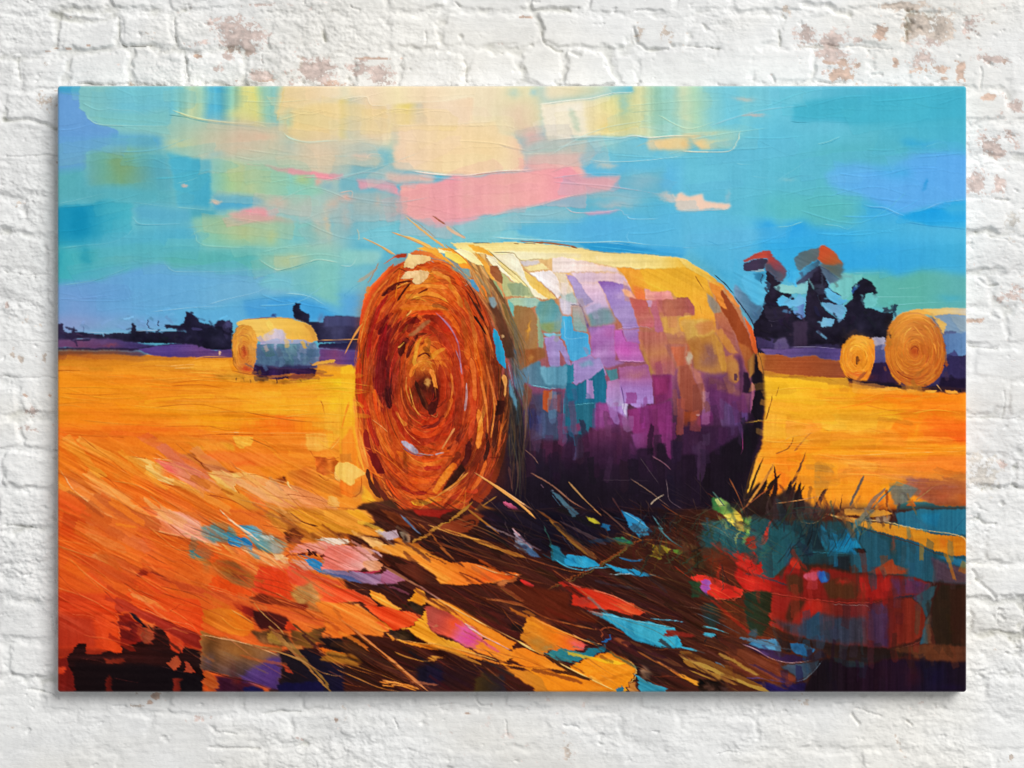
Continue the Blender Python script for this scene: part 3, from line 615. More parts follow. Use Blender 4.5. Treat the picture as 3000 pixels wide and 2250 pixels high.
hair(P0,110,(20,110),(1,2.2),lambda x,y:3,jit=.07,seed=22,aj=5,op=.5,ridge=.08)
P1=[cxy(168,1275),cxy(300,1290),cxy(1000,1290),cxy(1040,1510),cxy(168,1530)]
auto_dabs(P1,110,(30,110),(5,20),26,jit=.05,seed=23,aj=10,hue=.015,st='d',op=.6,ridge=.2)
run('''
@ 0 750
# big knife strokes lower left
p fc7820/fa7c24/fb8420 t=d s=2 r=.2 : 370,1100 520,1160 640,1260 820,1300 900,1380 840,1410 760,1370 640,1300 500,1240 370,1200
p f98420/f97a24/fa8420 t=d s=3 r=.1 : 370,1210 560,1270 740,1370 900,1460 1200,1520 1500,1600 1640,1680 700,1700 480,1540 370,1380
p fcc46c/fcc064/f8b860/fccc80/fcb44c t=d s=1 r=.5 : 800,1290 960,1310 1010,1340 1000,1370 1100,1440 1240,1490 1130,1478 1000,1440 900,1370
l ffe0a0 5 2 r=.6 : 1190,1490 1060,1460 960,1410 880,1350 800,1290
l 9c4410 7 2 o=.8 : 1200,1500 1060,1475 950,1420 870,1370
p fcb858/f98c28 t=d s=1 r=.4 : 520,1160 640,1230 760,1290 900,1380 870,1400 720,1330 600,1270 500,1200
l b85a14 5 2 : 640,1310 760,1380 850,1422
l 8c3c10 5 2 : 520,1160 600,1230 700,1300 840,1420
p e89838/e0a048/f87c20/fb5818/f86c1c t=d s=1 r=.2 : 990,1345 1040,1340 1130,1400 1200,1450 1150,1460 1060,1420 1010,1390
p f46c58/f47c68/f4946c/f89c68/fba868/fca858 t=d s=1.5 r=.3 : 1000,1320 1180,1340 1340,1420 1450,1510 1540,1570 1360,1530 1220,1480 1140,1430
b f06058 1130 1390 50 24 .7
b f8a070 1330 1470 80 34 .7
l fcc890 5 2 r=.4 : 980,1310 1100,1320 1250,1370 1400,1450
l 8c3c14 5 1 : 850,1300 950,1310 1000,1330
p fcc468/fcc86c/fcd07c/fcc468 t=d s=1 r=.3 : 1340,1400 1400,1390 1530,1395 1700,1430 1720,1450 1540,1430 1520,1500 1540,1540 1450,1510 1400,1460
p f8b06c/fcb878/f8a868/f8985c/fca060/fcac64 t=d s=1.5 r=.4 : 1530,1425 1600,1420 1740,1450 1900,1480 2060,1540 2180,1600 2212,1660 2000,1680 1800,1620 1620,1530 1520,1470
b f87c50 1690 1590 90 24 .6 1 25
b fcb878 1850 1560 130 50 .5 1 20
l e8c078 5 3 r=.6 : 1520,1460 1540,1430 1600,1425 1740,1450 1850,1490
l a85c20 4 2 : 1540,1430 1680,1420 1800,1460 1900,1490 2030,1540
l a04c18 5 2 : 1525,1490 1580,1600 1640,1690
p f8b050/e89030 t=d s=1 r=.3 : 1390,1455 1600,1560 1700,1660 1740,1700 1600,1640 1450,1540
p f9702c/fa8030/fc8c30 t=d s=2 r=.1 : 1280,1290 1500,1260 1760,1290 1850,1340 1740,1370 1600,1360 1400,1330
b f86018 1570 1350 60 20 .7
b e85818 1400 1250 100 30 .4
p a8642c/a85c28/8c4420/c07030 t=d k=.1 s=2 r=.3 o=.85 : 1150,1290 1250,1280 1290,1330 1380,1350 1480,1380 1560,1400 1500,1395 1380,1390 1330,1395 1290,1350
l 80300c 5 2 : 1250,1300 1330,1350 1450,1385 1540,1398
l 743010 5 1 : 1310,1340 1340,1390
p fcb440/fcb040 t=v s=1 r=.2 : 1510,1160 1640,1163 1630,1230 1560,1240 1520,1215
p fca438/fc9c30/fca838 t=v s=2 r=.1 : 1200,1200 1500,1200 1520,1250 1300,1260
l c87420 4 2 : 1300,1400 1500,1430 1700,1450
b 8c4418 1810 1438 30 16 .9 1.5
b 5c2410 1826 1425 12 7 .9
l ffe090 10 3 : 1850,1450 1880,1500 1930,1520
p e8882c/e07828/ec9030/e88028 t=d k=.05 s=2 r=.3 : 1850,1400 2000,1360 2212,1420 2212,1560 2080,1520 1900,1480
p d86c20/cc6424/e07828/d86c1c t=e k=.08 s=1 r=.4 : 2040,1300 2110,1310 2160,1300 2190,1330 2180,1400 2100,1420 2050,1390
l a85018 4 2 : 2110,1320 2170,1310 2200,1300
l a04a18 4 2 : 2060,1410 2110,1450 2150,1430
P fcc068/f8b860 s=1 r=.5 : 2175,1370 2212,1330 2260,1400 2212,1460 2170,1430
l fcc060 5 2 : 2140,1250 2180,1210 2212,1160
p fcb850/fcb048 t=v s=2 r=.2 : 1980,1150 2130,1140 2140,1240 2050,1270 2000,1260
p fca830/fcb038 t=v s=2 r=.2 : 2090,920 2212,920 2212,1160 2130,1240 2100,1080
b ffc828 2150 960 50 60 .7
l c06820 4 2 : 2000,1255 2030,1290 2035,1330
l b05c20 4 1 : 2080,930 2100,1010 2110,1060
p f8b050/fcc068/f8b058 s=1 r=.5 : 2120,1580 2150,1545 2200,1570 2212,1600 2180,1625 2130,1610
p f8b468/f8bc70/f8a858/f9a860 t=d s=1 r=.4 : 500,1540 600,1580 760,1600 900,1610 860,1640 780,1670 640,1660 560,1600
p f88848/f8944c/f99850/f99848 t=d s=5 r=.1 : 400,1400 640,1480 860,1560 840,1620 560,1590 480,1520
p e86020/e86424/f07828 t=d s=3 r=.1 : 370,1500 460,1560 560,1640 700,1720 370,1720
p f8602c/f87434/f89050 t=h s=3 r=.1 : 840,1640 1000,1620 1240,1660 1240,1700 840,1700
l ffc890 5 2 r=.5 : 390,1380 440,1460 500,1530 600,1610 660,1650
l ffc080 4 2 : 390,1160 600,1280 760,1370 850,1420
l d87838 3 1 : 1240,1480 1400,1540 1550,1600 1620,1660
l 984010 4 1 : 1080,1450 1300,1530 1480,1590
b d07028 1420 1560 50 24 .7
b d88c3c 750 1420 30 20 .6
''')
hair(P1,130,(15,80),(.8,1.6),28,jit=.13,seed=24,aj=12,op=.6,ridge=.1)
run('''
@ 0 750
# small bale in the left field
p fcc45c/fcc860/fcc458/f8bc4c/f0a844 t=h s=1 r=.3 : 1530,430 1570,412 1680,405 1800,400 1900,408 1980,425 2020,450 2040,490 2062,545 2000,560 1700,560 1640,540 1560,480
l b87838 6 3 : 1575,412 1700,402 1800,400 1900,406 1990,428
p d89438/e8a848 s=1 r=.2 : 1960,430 2010,445 2045,500 2060,550 2030,540 2000,480
p e8c8a0/d8c4cc/d0c4d8/e8ccb8/c8c4dc s=1.5 r=.2 : 1710,500 1780,470 1830,480 1860,535 1960,540 1800,560 1690,556
p b8bcd8/b0b8d8/a0b0d0/a8a8c8 s=1 r=.2 t=h : 1680,556 1780,535 1950,530 2030,560 1990,575 1840,575 1700,590
p 5c7a98/6088a0/5c8ca0/648ca4/6888a4/7488a8 t=v s=1 r=.2 k=.03 : 1670,570 1800,562 2040,556 2065,640 2050,720 1900,740 1640,700 1650,630
p a0b0cc s=.8 r=.3 : 1780,560 1800,562 1798,610 1782,600
p 6c98a4 s=.8 r=.3 : 1850,562 1925,565 1922,640 1790,645 1790,600 1850,610
p 5c8c8c/508480 s=.8 r=.3 : 1690,590 1770,590 1785,640 1720,650
p 5c9098 s=.8 r=.3 : 1840,640 1900,630 1900,730 1830,740
p 7890ac s=.8 r=.2 : 1945,570 1990,565 1988,625 1930,630
p 5c7c9c s=.8 r=.2 : 1985,600 2055,590 2058,640 1980,660
p 44587c/3c4870/484470 t=v s=2 r=.2 : 1640,690 1800,720 2050,700 2050,730 1640,740
p 2c1c44/301848/3c1c48/2c1440 t=v k=.06 s=1 r=.2 : 1640,700 1720,720 1850,735 2000,725 2050,740 2040,785 2010,800 1900,795 1780,795 1680,785 1625,760 1630,720
l 7c2c54 4 3 : 1880,765 1940,770 1975,765
l 84305c 4 2 : 1975,765 1960,790
p e09030/e89834/e8a040/e0943c/d07c34 s=1 r=.2 t=v a=80 : 1505,530 1530,470 1575,445 1630,455 1665,520 1665,600 1650,680 1625,750 1590,770 1550,755 1520,700 1502,620
b fcb84c 1625 500 24 30 .7
b d87030 1585 640 30 40 .9
b e08838 1560 500 30 30 .6
b d84c28 1600 735 24 26 .8
b 9c3018 1590 615 14 36 .7
l a06020 6 3 : 1502,570 1515,500 1545,455 1590,445
l 7c4818 4 2 : 1504,600 1512,690 1550,755
p a8802c/b08430/bc8c30 t=e k=.12 s=3 r=.2 o=.7 : 1370,765 1540,755 1680,780 1800,800 2030,790 2060,800 1900,830 1700,825 1520,810 1420,795
b e0981c 1450 790 80 12 .4
l 201430 8 6 : 1790,790 1792,825
l 2c2030 5 2 : 1530,785 1528,815
l 2c2030 5 2 : 1575,790 1580,810
l 2c2030 5 2 : 1620,795 1622,825
l 2c1c30 6 3 : 1940,795 1950,815
l fcd080 8 4 : 2170,675 2090,690 2030,705
l 805828 4 2 : 2020,700 2000,690
p f0b458/f8b848 t=h s=1 r=.3 : 2010,700 2050,680 2170,668 2160,690 2060,705 2020,710
''')
run("""
@ 0 750
b 3c4c70 1850 650 150 50 .45
b 5c6c98 1760 600 110 30 .4
b 2c2450 1850 720 170 30 .5
""")
cx,cy=cxy(1584/DS,750+612/DS)
rings(cx,cy,80/DS/2,158/DS/2,cx-2,cy+3,150,31,w=(.8,2),jit=.16,tint=['b05820','f0b050','902c18','f8c060'],op=.6)
run('''
@ 2000 750
# right field
p f9a828/fcb028/fca820/fc9c20/fc9420 s=3 r=0 a=0 t=h : 380,760 1860,850 1860,1700 300,1700
p c08028/c88828/b87428 t=h s=3 r=.1 : 480,580 1020,640 1020,760 900,780 480,790
p 9c5828/a4582c/a0542c/94502c/8c4c30 t=h s=1.5 r=.15 k=.03 : 520,640 640,622 700,655 860,640 900,670 1010,680 1060,800 800,775 640,765 500,775
p c8842c/b8742c/9c5c30 t=h s=2 r=.2 : 480,600 530,605 545,650 520,780 480,800
p 8c5830/94602c/a86c28/905028/442434 t=h s=2 r=.1 : 520,775 900,785 1060,800 1300,830 1300,870 1100,850 800,810 520,795
p fcb82c/fcbc2c/fcb82c/fcac24 t=h s=1.5 r=.15 : 500,780 700,790 940,820 940,860 1130,880 1110,990 900,990 500,940
p ffc030/ffc434/fcb028 t=h s=2 r=.1 : 520,810 900,850 900,930 700,920 520,920
b f4a42c 1000 900 80 30 .6
p fc981c/fc9018/fa8c18/fb9820 t=h s=2 r=.1 : 1300,860 1850,890 1850,1030 1600,1020 1460,960 1110,970 1120,900
l f87818 12 4 : 1280,910 1180,950 1060,975 960,992
l f87818 8 3 : 1240,915 1400,905 1580,910
l fcc044 6 3 : 520,930 700,935 1000,930
l f4a030 4 2 : 560,935 700,932 1110,940
p fcb838/fcb42c/fcb028 t=h s=2 r=.1 : 520,930 680,940 980,990 1200,985 1350,1000 1250,1030 900,1050 660,1020 520,1020
p fcc040/fcc040/fcb834/fcbc38/fcb430 t=h s=1 r=.2 : 880,1050 1000,1010 1200,1000 1360,1010 1420,1060 1360,1130 1100,1125 940,1125 870,1090
p fcb438/fcbc40/fcb830 t=v s=1 r=.2 : 535,1020 665,1020 668,1195 500,1200 520,1100
p fcac44/fcb038/f8a038/fca030 t=h s=2 r=.1 : 665,1060 880,1050 900,1100 880,1130 700,1170 668,1190
p fc8c18/fc8c1c/fc9018 s=2 r=.15 t=d : 1440,1000 1560,960 1500,1130 1440,1210 1360,1190 1340,1130 1380,1060
p fc8c20/fa7c1c/f87018/fa7c1c s=3 r=.1 t=h : 1560,1040 1850,1080 1850,1210 1700,1220 1500,1190 1520,1120
b f4641a 1790 1150 50 40 .55
b fc8c1c 1660 1000 150 24 .8
b fc8420 1750 1060 90 16 .7
p e89424/e89828/f09c28/f89424 t=h s=3 r=.1 : 840,1130 1360,1130 1440,1200 1440,1230 1100,1250 760,1240 700,1180
l b87428 3 2 : 900,1128 1100,1128 1300,1130
p fca828/fca020/f89824 t=h s=3 r=.1 : 500,1200 760,1200 1200,1240 1850,1240 1850,1290 1300,1290 900,1270 620,1260 480,1270
l ffc860 6 3 : 1840,1238 1600,1245 1400,1240
l fcc060 5 3 : 960,1285 1100,1290 1400,1275 1850,1260
l e0b070 4 2 r=.5 : 520,1205 640,1198 700,1170 860,1140
p fca030/f89430/f4882c/f08428 t=h s=3 r=.1 : 820,1280 1300,1300 1850,1290 1850,1420 1500,1400 1100,1360 860,1330
l d87828 5 3 o=.7 : 1350,1330 1500,1320 1840,1310
p f8841c/fc8c20/fc941c s=2 r=.2 t=v : 600,1270 740,1265 800,1290 760,1400 640,1520 560,1580 580,1400
p fc9c20/fca024/fca028/fc9c20 t=v s=3 r=.1 : 700,1350 860,1340 1000,1380 1300,1430 1240,1560 1100,1640 900,1640 680,1560
P c08c38/c88c34/d0903c s=1.5 r=.2 t=v : 850,1350 880,1332 940,1350 980,1400 950,1440 930,1520 860,1560 850,1450
p f8943c/f49034/e08838 t=h s=3 r=.2 : 1000,1370 1300,1380 1280,1430 1130,1430
p e09454/d88c54/d08448/e07c30 t=h s=3 r=.3 o=.8 : 1260,1430 1300,1395 1450,1410 1850,1400 1850,1450 1450,1450 1340,1450
b c09070 1500 1390 70 12 .8
p b06c40/a86448/b06840/c07030/cc6c28 t=e s=3 r=.2 k=.04 : 1440,1440 1850,1400 1850,1640 1600,1610 1500,1550 1380,1480
b 907078 1490 1450 60 24 .6
b 986870 1720 1500 80 40 .4
b cc5c20 1830 1600 40 50 .6
b b85c34 1680 1550 50 40 .5
p 8c8064/7c8478/747c7c t=v s=2 r=.1 : 1340,1490 1380,1460 1520,1500 1480,1560 1420,1620 1330,1600
p fc941c/fc8c1c/fc9420 t=v s=2 r=.1 : 1200,1560 1340,1540 1370,1600 1380,1700 1180,1700
p 3a7c7c/34747a/30707a/307c88/2c7484 t=h s=1.5 r=.2 : 1380,1620 1440,1590 1560,1590 1700,1620 1850,1620 1850,1700 1380,1700
l 688478 14 5 : 1390,1460 1310,1540 1220,1640
l 6c8c80 8 4 : 1400,1470 1380,1460 1460,1490
l b08c5c 7 3 : 1500,1590 1530,1560 1640,1480 1650,1500
p e07c28 s=1 r=.3 : 1440,1610 1490,1575 1510,1620
# dark trees
@ 2150 690 400
p 4cb0dc/58b4dc/50b0dc t=d s=2 r=.2 : 0,380 140,560 300,640 560,900 500,1100 440,1200 320,1400 100,1000 -40,700
p 5cbce8/54b8e4/64c0e4 t=d s=1.5 r=.3 : 140,660 300,640 560,760 560,900 480,960 500,1100 420,1140 260,1000 120,800
p 7c9cc0/5c88a8/4c7494/44607c t=d s=2 r=.25 : -20,800 80,860 200,980 330,1100 470,1160 460,1260 320,1440 240,1360 100,1160 0,1000
p 38a8e0/44b0e0/5cb8e0 t=v s=2 r=.2 : 830,520 1000,560 1180,480 1340,400 1360,520 1150,720 980,780 860,740
p 74c0c0/6cbcb8 t=v s=1.5 r=.2 : 1520,780 1760,600 2100,640 1900,900 1760,1100
p 1c1428/181024/1c1428/141024/141020 t=e k=.06 s=.8 r=.15 : 500,560 560,600 700,760 620,820 760,900 900,960 1000,1060 960,1060 780,960 700,1050 730,1120 880,1140 880,1180 960,1180 980,1260 1060,1360 1130,1340 1150,1150 1160,900 1190,740 1100,760 980,800 1100,660 1240,560 1300,480 1360,490 1440,600 1530,840 1700,960 1760,1120 1600,1130 1440,1080 1400,1100 1480,1220 1620,1360 1700,1380 1760,1340 1820,1220 1780,1140 1900,1040 1890,960 1900,900 2030,820 1900,880 1890,820 1980,760 2090,690 2200,760 2300,860 2310,930 2110,950 2110,1160 2212,1170 2400,1240 2500,1250 2560,1240 2570,1120 2630,1130 2620,1200 2560,1260 2500,1700 2000,1900 1000,1900 300,1900 320,1420 420,1280 480,1200 470,1120 500,960 580,900 570,780 510,680
p 84c8cc/8cc8c4/7cc0c8 t=h s=.8 r=.45 : 625,820 700,780 780,780 860,810 980,800 1180,745 1190,860 1160,950 1050,960 960,940 880,950 760,900
p 58b8e8/6cb8e4/74b4dc t=h s=.8 r=.45 : 690,1070 760,970 860,1010 960,1060 1000,1000 1050,930 1060,1000 1160,1040 1140,1120 1060,1180 940,1160 880,1180 870,1130 740,1130
p 5c94cc/6c90c8/587cb8 t=v s=.8 r=.4 : 950,1180 1130,1120 1130,1340 1080,1370 1010,1340 970,1260
p 64b8dc/5cb0dc/54a8d8 t=d s=.8 r=.45 : 1450,850 1530,850 1640,930 1760,1030 1880,1040 1740,1120 1690,1130 1580,1060 1430,920
p 6cacd0/70a4cc/6cb4d8 t=d s=.8 r=.45 : 1410,1090 1540,1090 1640,1130 1760,1130 1820,1220 1750,1290 1760,1370 1700,1380 1640,1350 1540,1260 1460,1180
l 70a8c8 14 8 r=.4 : 1340,960 1370,1040 1430,1130
p 78b4d4/6cacd0 t=e s=.8 r=.4 : 1420,1345 1600,1375 1600,1440 1560,1500 1420,1500
p 6cc0c0/70c4c4 t=e s=.8 r=.3 : 2110,960 2230,930 2330,980 2300,1100 2230,1160 2110,1165
p 2c58a0/244888/1c3870 s=1 r=.3 : 1890,880 1930,810 2020,780 2040,820 1960,870 1890,940
p 244058 s=1 r=.2 : 2565,1240 2580,1120 2630,1125 2610,1210
p 241c30 t=h s=1 r=.2 : 500,1140 880,1150 880,1260 780,1350 560,1370 500,1300
l 3c3448 12 6 : 530,1370 640,1390 780,1350
l 5c505c 10 24 o=.6 : 600,1420 600,1480
p 3c2c44/44304c t=v s=2 r=.1 o=.8 : 960,1400 1180,1400 1200,1900 960,1900
b 3c2440 880 1280 60 80 .6
p 282838/303048 t=d s=1.5 r=.2 o=.9 : 1220,800 1400,780 1450,850 1440,940 1350,960
b 38384c 1400 830 60 40 .6
# left cap
p 38304c/40304c/302c40 a=0 t=h s=.8 r=.3 : 150,450 290,400 430,370 545,375 530,440 470,540 300,580 150,580
p a03c38/b04034/c04434/a83c34 a=0 t=h s=1 r=.3 : 150,400 300,310 480,245 550,245 640,300 560,370 430,365 290,390 160,435
p b04034/a43c38/84404c/6c4858/4c4458 a=62 t=d s=1.5 r=.3 : 530,245 570,255 700,390 830,520 830,620 780,740 700,740 580,600 500,560 520,440 560,360
p 4c4c5c/44485c/5c5864 t=d s=2.5 r=.1 : 500,470 560,440 640,560 760,600 800,700 700,740 580,600 500,560
p 241828/1c1428 t=d s=1 r=.1 : 490,560 560,600 700,740 760,760 700,790 600,830 560,720
p 84b0c4/a0c0c8 s=.8 r=.3 : 240,575 380,555 470,535 470,575 380,590
p 2c78a0/3080a8/4898c0 t=v s=1.5 r=.2 : 290,610 480,600 500,700 430,760 340,700
l 182438 20 6 : 440,620 435,700 430,790
l 2c7ca8 10 6 : 860,540 880,640 840,700
l d89c98 5 3 r=.3 : 300,305 480,238 560,232
# right cap
p 54707c/586c74/5c6c70/606468 a=0 t=d s=1.2 r=.3 : 985,370 1070,280 1200,210 1360,190 1370,300 1340,390 1240,420 1140,500 1060,560 1010,520 985,440
p 58a8d0/4494bc/3c7898/385870 t=d s=1.2 r=.35 : 1060,580 1160,480 1340,390 1370,430 1350,500 1240,560 1100,700 980,790 940,780 1060,650
p 4c5470/3c3c58/302c44 t=d s=1.5 r=.2 : 980,800 1120,670 1220,570 1300,500 1340,520 1240,680 1160,740 1040,790
p c84c24/c45028/b0582c/a05c3c a=50 t=d s=1.2 r=.35 : 1350,200 1400,155 1450,160 1560,240 1720,380 1750,450 1740,520 1560,500 1440,470 1340,390
p 6c5c54/5c645c/54686c t=d s=3 r=.1 : 1380,450 1560,490 1750,440 1760,560 1720,710 1600,640 1460,560 1360,480
p 54687c/4c6078/5c7888 t=d s=1.5 r=.2 : 1360,470 1500,560 1700,700 1640,740 1540,770 1460,680 1380,560
l 303848 7 4 : 1480,560 1600,640 1710,715
l 302840 7 4 : 1340,480 1500,560 1640,650
l e8a080 5 3 r=.3 : 1360,190 1420,150 1480,175
@ 2000 750
p 483c64/3c3058/2c2444 t=v s=2 r=.1 : 470,520 640,540 700,580 800,580 1010,565 1020,600 690,590 480,600
p 6c5c80 t=v s=2 r=.1 : 590,540 660,520 690,590 600,600
# purple ground behind
p 6c5c8c/6a5488/5c4c7c/4c4070/5c4c84 t=h s=1.5 r=.2 : 500,600 690,590 900,590 1020,595 1020,680 900,670 860,640 700,655 640,625 540,640
l 9c94b4 4 2 : 690,590 850,588 1010,600
b 4c4470 640 560 60 30 .5
p 5c6c90/4c5080/302850 a=90 t=h s=1 r=0 : 1480,400 1850,380 1850,870 1400,850
# right small bales : bodies first
p e8a04c/fcb84c/f0b860 s=1 r=.3 t=d : 1330,450 1400,375 1500,350 1700,340 1850,350 1850,400 1640,390 1500,380
p fcc058/e8c480/c8c0b8/b8bcc8 t=h s=1.5 r=.3 : 1540,350 1700,338 1850,345 1850,385 1700,380 1640,395
p 8098b0/7c98b4/7c98b8/6c8cb0 t=d s=1 r=.3 : 1620,390 1700,380 1850,390 1850,640 1790,640 1760,480 1680,480
p 5c7cac/6488b4/5c78a0 t=v s=1 r=.3 : 1680,500 1850,470 1850,620 1780,640 1750,600 1700,640
p 8ca0b0 s=1 r=.3 t=d : 1720,390 1840,400 1830,460 1780,480
p f8bc50/e0b464 s=1 r=.3 t=d : 1600,380 1700,440 1680,500 1640,440
p 3c3464/302850/342048 t=v s=1 r=.2 : 1680,680 1720,640 1790,640 1850,600 1850,880 1700,860 1640,820
p 1c1030/241438 t=e s=2 r=.1 : 1660,780 1850,800 1850,870 1650,850
p b8a8b8/a8a4c0/bcb8d0 t=v s=1 r=.3 : 1200,520 1300,520 1310,600 1300,690 1240,700 1220,600
p 5c6490/5c5c8c/3c3060 t=v a=90 s=1.5 r=.2 : 1220,580 1310,560 1320,700 1340,760 1240,720
p 2c1c40/342048/301c44 t=v s=1.5 r=.1 : 1230,690 1330,680 1350,780 1400,830 1340,840 1190,810
# bale ends
P dc8424/f0982c/f49c2c/ec8c2c t=e s=1 r=.2 : 1016,650 1030,580 1070,530 1110,512 1170,518 1220,530 1240,600 1235,680 1210,750 1160,800 1110,805 1060,780 1030,730
b fcb848 1160 560 60 40 .6
b fcb440 1110 590 60 60 .6
b e88820 1130 660 50 60 .6
b dc5c28 1130 780 70 24 .7
P c87424/d07c2c/c87028/b8641f t=e s=1 r=.2 : 1308,600 1310,520 1340,440 1400,385 1480,370 1560,390 1640,450 1680,540 1692,640 1670,740 1620,810 1550,850 1460,840 1380,790 1330,710
b fcb040 1500 400 80 24 .7
b fca434 1400 460 60 50 .4
b b85c20 1640 600 26 110 .6
b b05420 1450 790 90 40 .6
''')
a,b=cxy(2000+1128/DS,750+660/DS); h=cxy(2000+1122/DS,750+672/DS)
rings(a,b,110/DS/2,146/DS/2,h[0],h[1],230,32,w=(.8,2),jit=.12,tint=['c86018','fcc050','f09020','fcd070'],op=.6)
a,b=cxy(2000+1500/DS,750+610/DS); h=cxy(2000+1492/DS,750+615/DS)
rings(a,b,192/DS/2,240/DS/2,h[0],h[1],420,33,w=(.8,2.2),jit=.12,tint=['a85018','f09c38','e88828','f8b050','b86020'],op=.65)
run('''
@ 2000 750
b a83c14 1495 612 30 40 .6
P 5c3c18 s=.8 r=.2 : 1112,680 1115,655 1128,650 1138,670 1132,700 1120,706
b c86820 1125 675 30 40 .4
l 8c3c18 5 3 : 1470,610 1495,585 1520,600 1510,640
l f0a040 4 2 : 1540,400 1600,440 1640,520 1655,600 1650,690
l fcc050 5 2 : 1480,460 1440,500 1420,570
l f8a840 4 2 : 1490,450 1540,510 1560,560
l 8c3c18 6 3 : 1380,740 1430,780 1500,800
l 8c3c20 4 2 : 1060,770 1100,800 1150,800
p 2c1828/1c1024/341c28/3c2030 t=h s=2 r=.1 : 1050,790 1110,812 1180,808 1300,815 1380,830 1480,850 1560,855 1620,840 1850,860 1850,885 1560,880 1400,860 1200,840 1080,825
p fcb448/fcb84c s=1 r=.3 : 1180,860 1320,850 1420,865 1330,880 1220,885
p fcb040 s=1 r=.3 : 1440,860 1520,870 1510,885 1450,880
p fcb848 s=1 r=.3 : 1570,870 1640,872 1630,888 1560,885
p f8a840 s=1 r=.3 : 1690,862 1770,865 1780,885 1700,882
l 1c1020 8 8 : 1790,860 1800,882
l d0a068 5 2 : 1640,830 1680,880
l 5c2c10 4 2 : 1050,790 1020,780
l 6c3c10 4 2 : 940,795 1010,820
b c08040 1850 380 20 8 .5
''')
P2=[cxy(2225,1100),cxy(2830,1150),cxy(2830,1450),cxy(2225,1440)]
auto_dabs(P2,70,(30,110),(6,20),3,jit=.03,seed=41,aj=6,hue=.012,st='h',op=.5,ridge=.12)
hair(P2,150,(20,90),(.8,1.8),2,jit=.07,seed=42,aj=6,op=.5,ridge=.08)

TR=[cxy(2200,880),cxy(2260,800),cxy(2420,780),cxy(2540,830),cxy(2620,890),cxy(2600,1000),cxy(2240,1010)]
auto_dabs(TR,90,(5,18),(2,6),60,jit=.08,seed=43,aj=50,hue=.012,st='e',op=.85,ridge=.3,shift=(4,6))
TL=[cxy(172,950),cxy(520,900),cxy(680,930),cxy(680,1010),cxy(172,1000)]
auto_dabs(TL,70,(5,20),(2,5),10,jit=.1,seed=44,aj=40,hue=.012,st='e',op=.8,ridge=.2,shift=(5,5))
for bx,by,rx,ry,sd in ((805,1022,118,74,45),(2505,1048,50,70,46),(2700,1030,130,110,47)):
    auto_dabs([cxy(bx+rx*math.cos(t),by+ry*math.sin(t)) for t in np.linspace(0,6.2,14)],(40 if rx>100 else 9),(5,18),(2.5,8),80,jit=.07,seed=sd,aj=25,hue=.015,st='e',op=.7,ridge=.25,shift=(4,6))
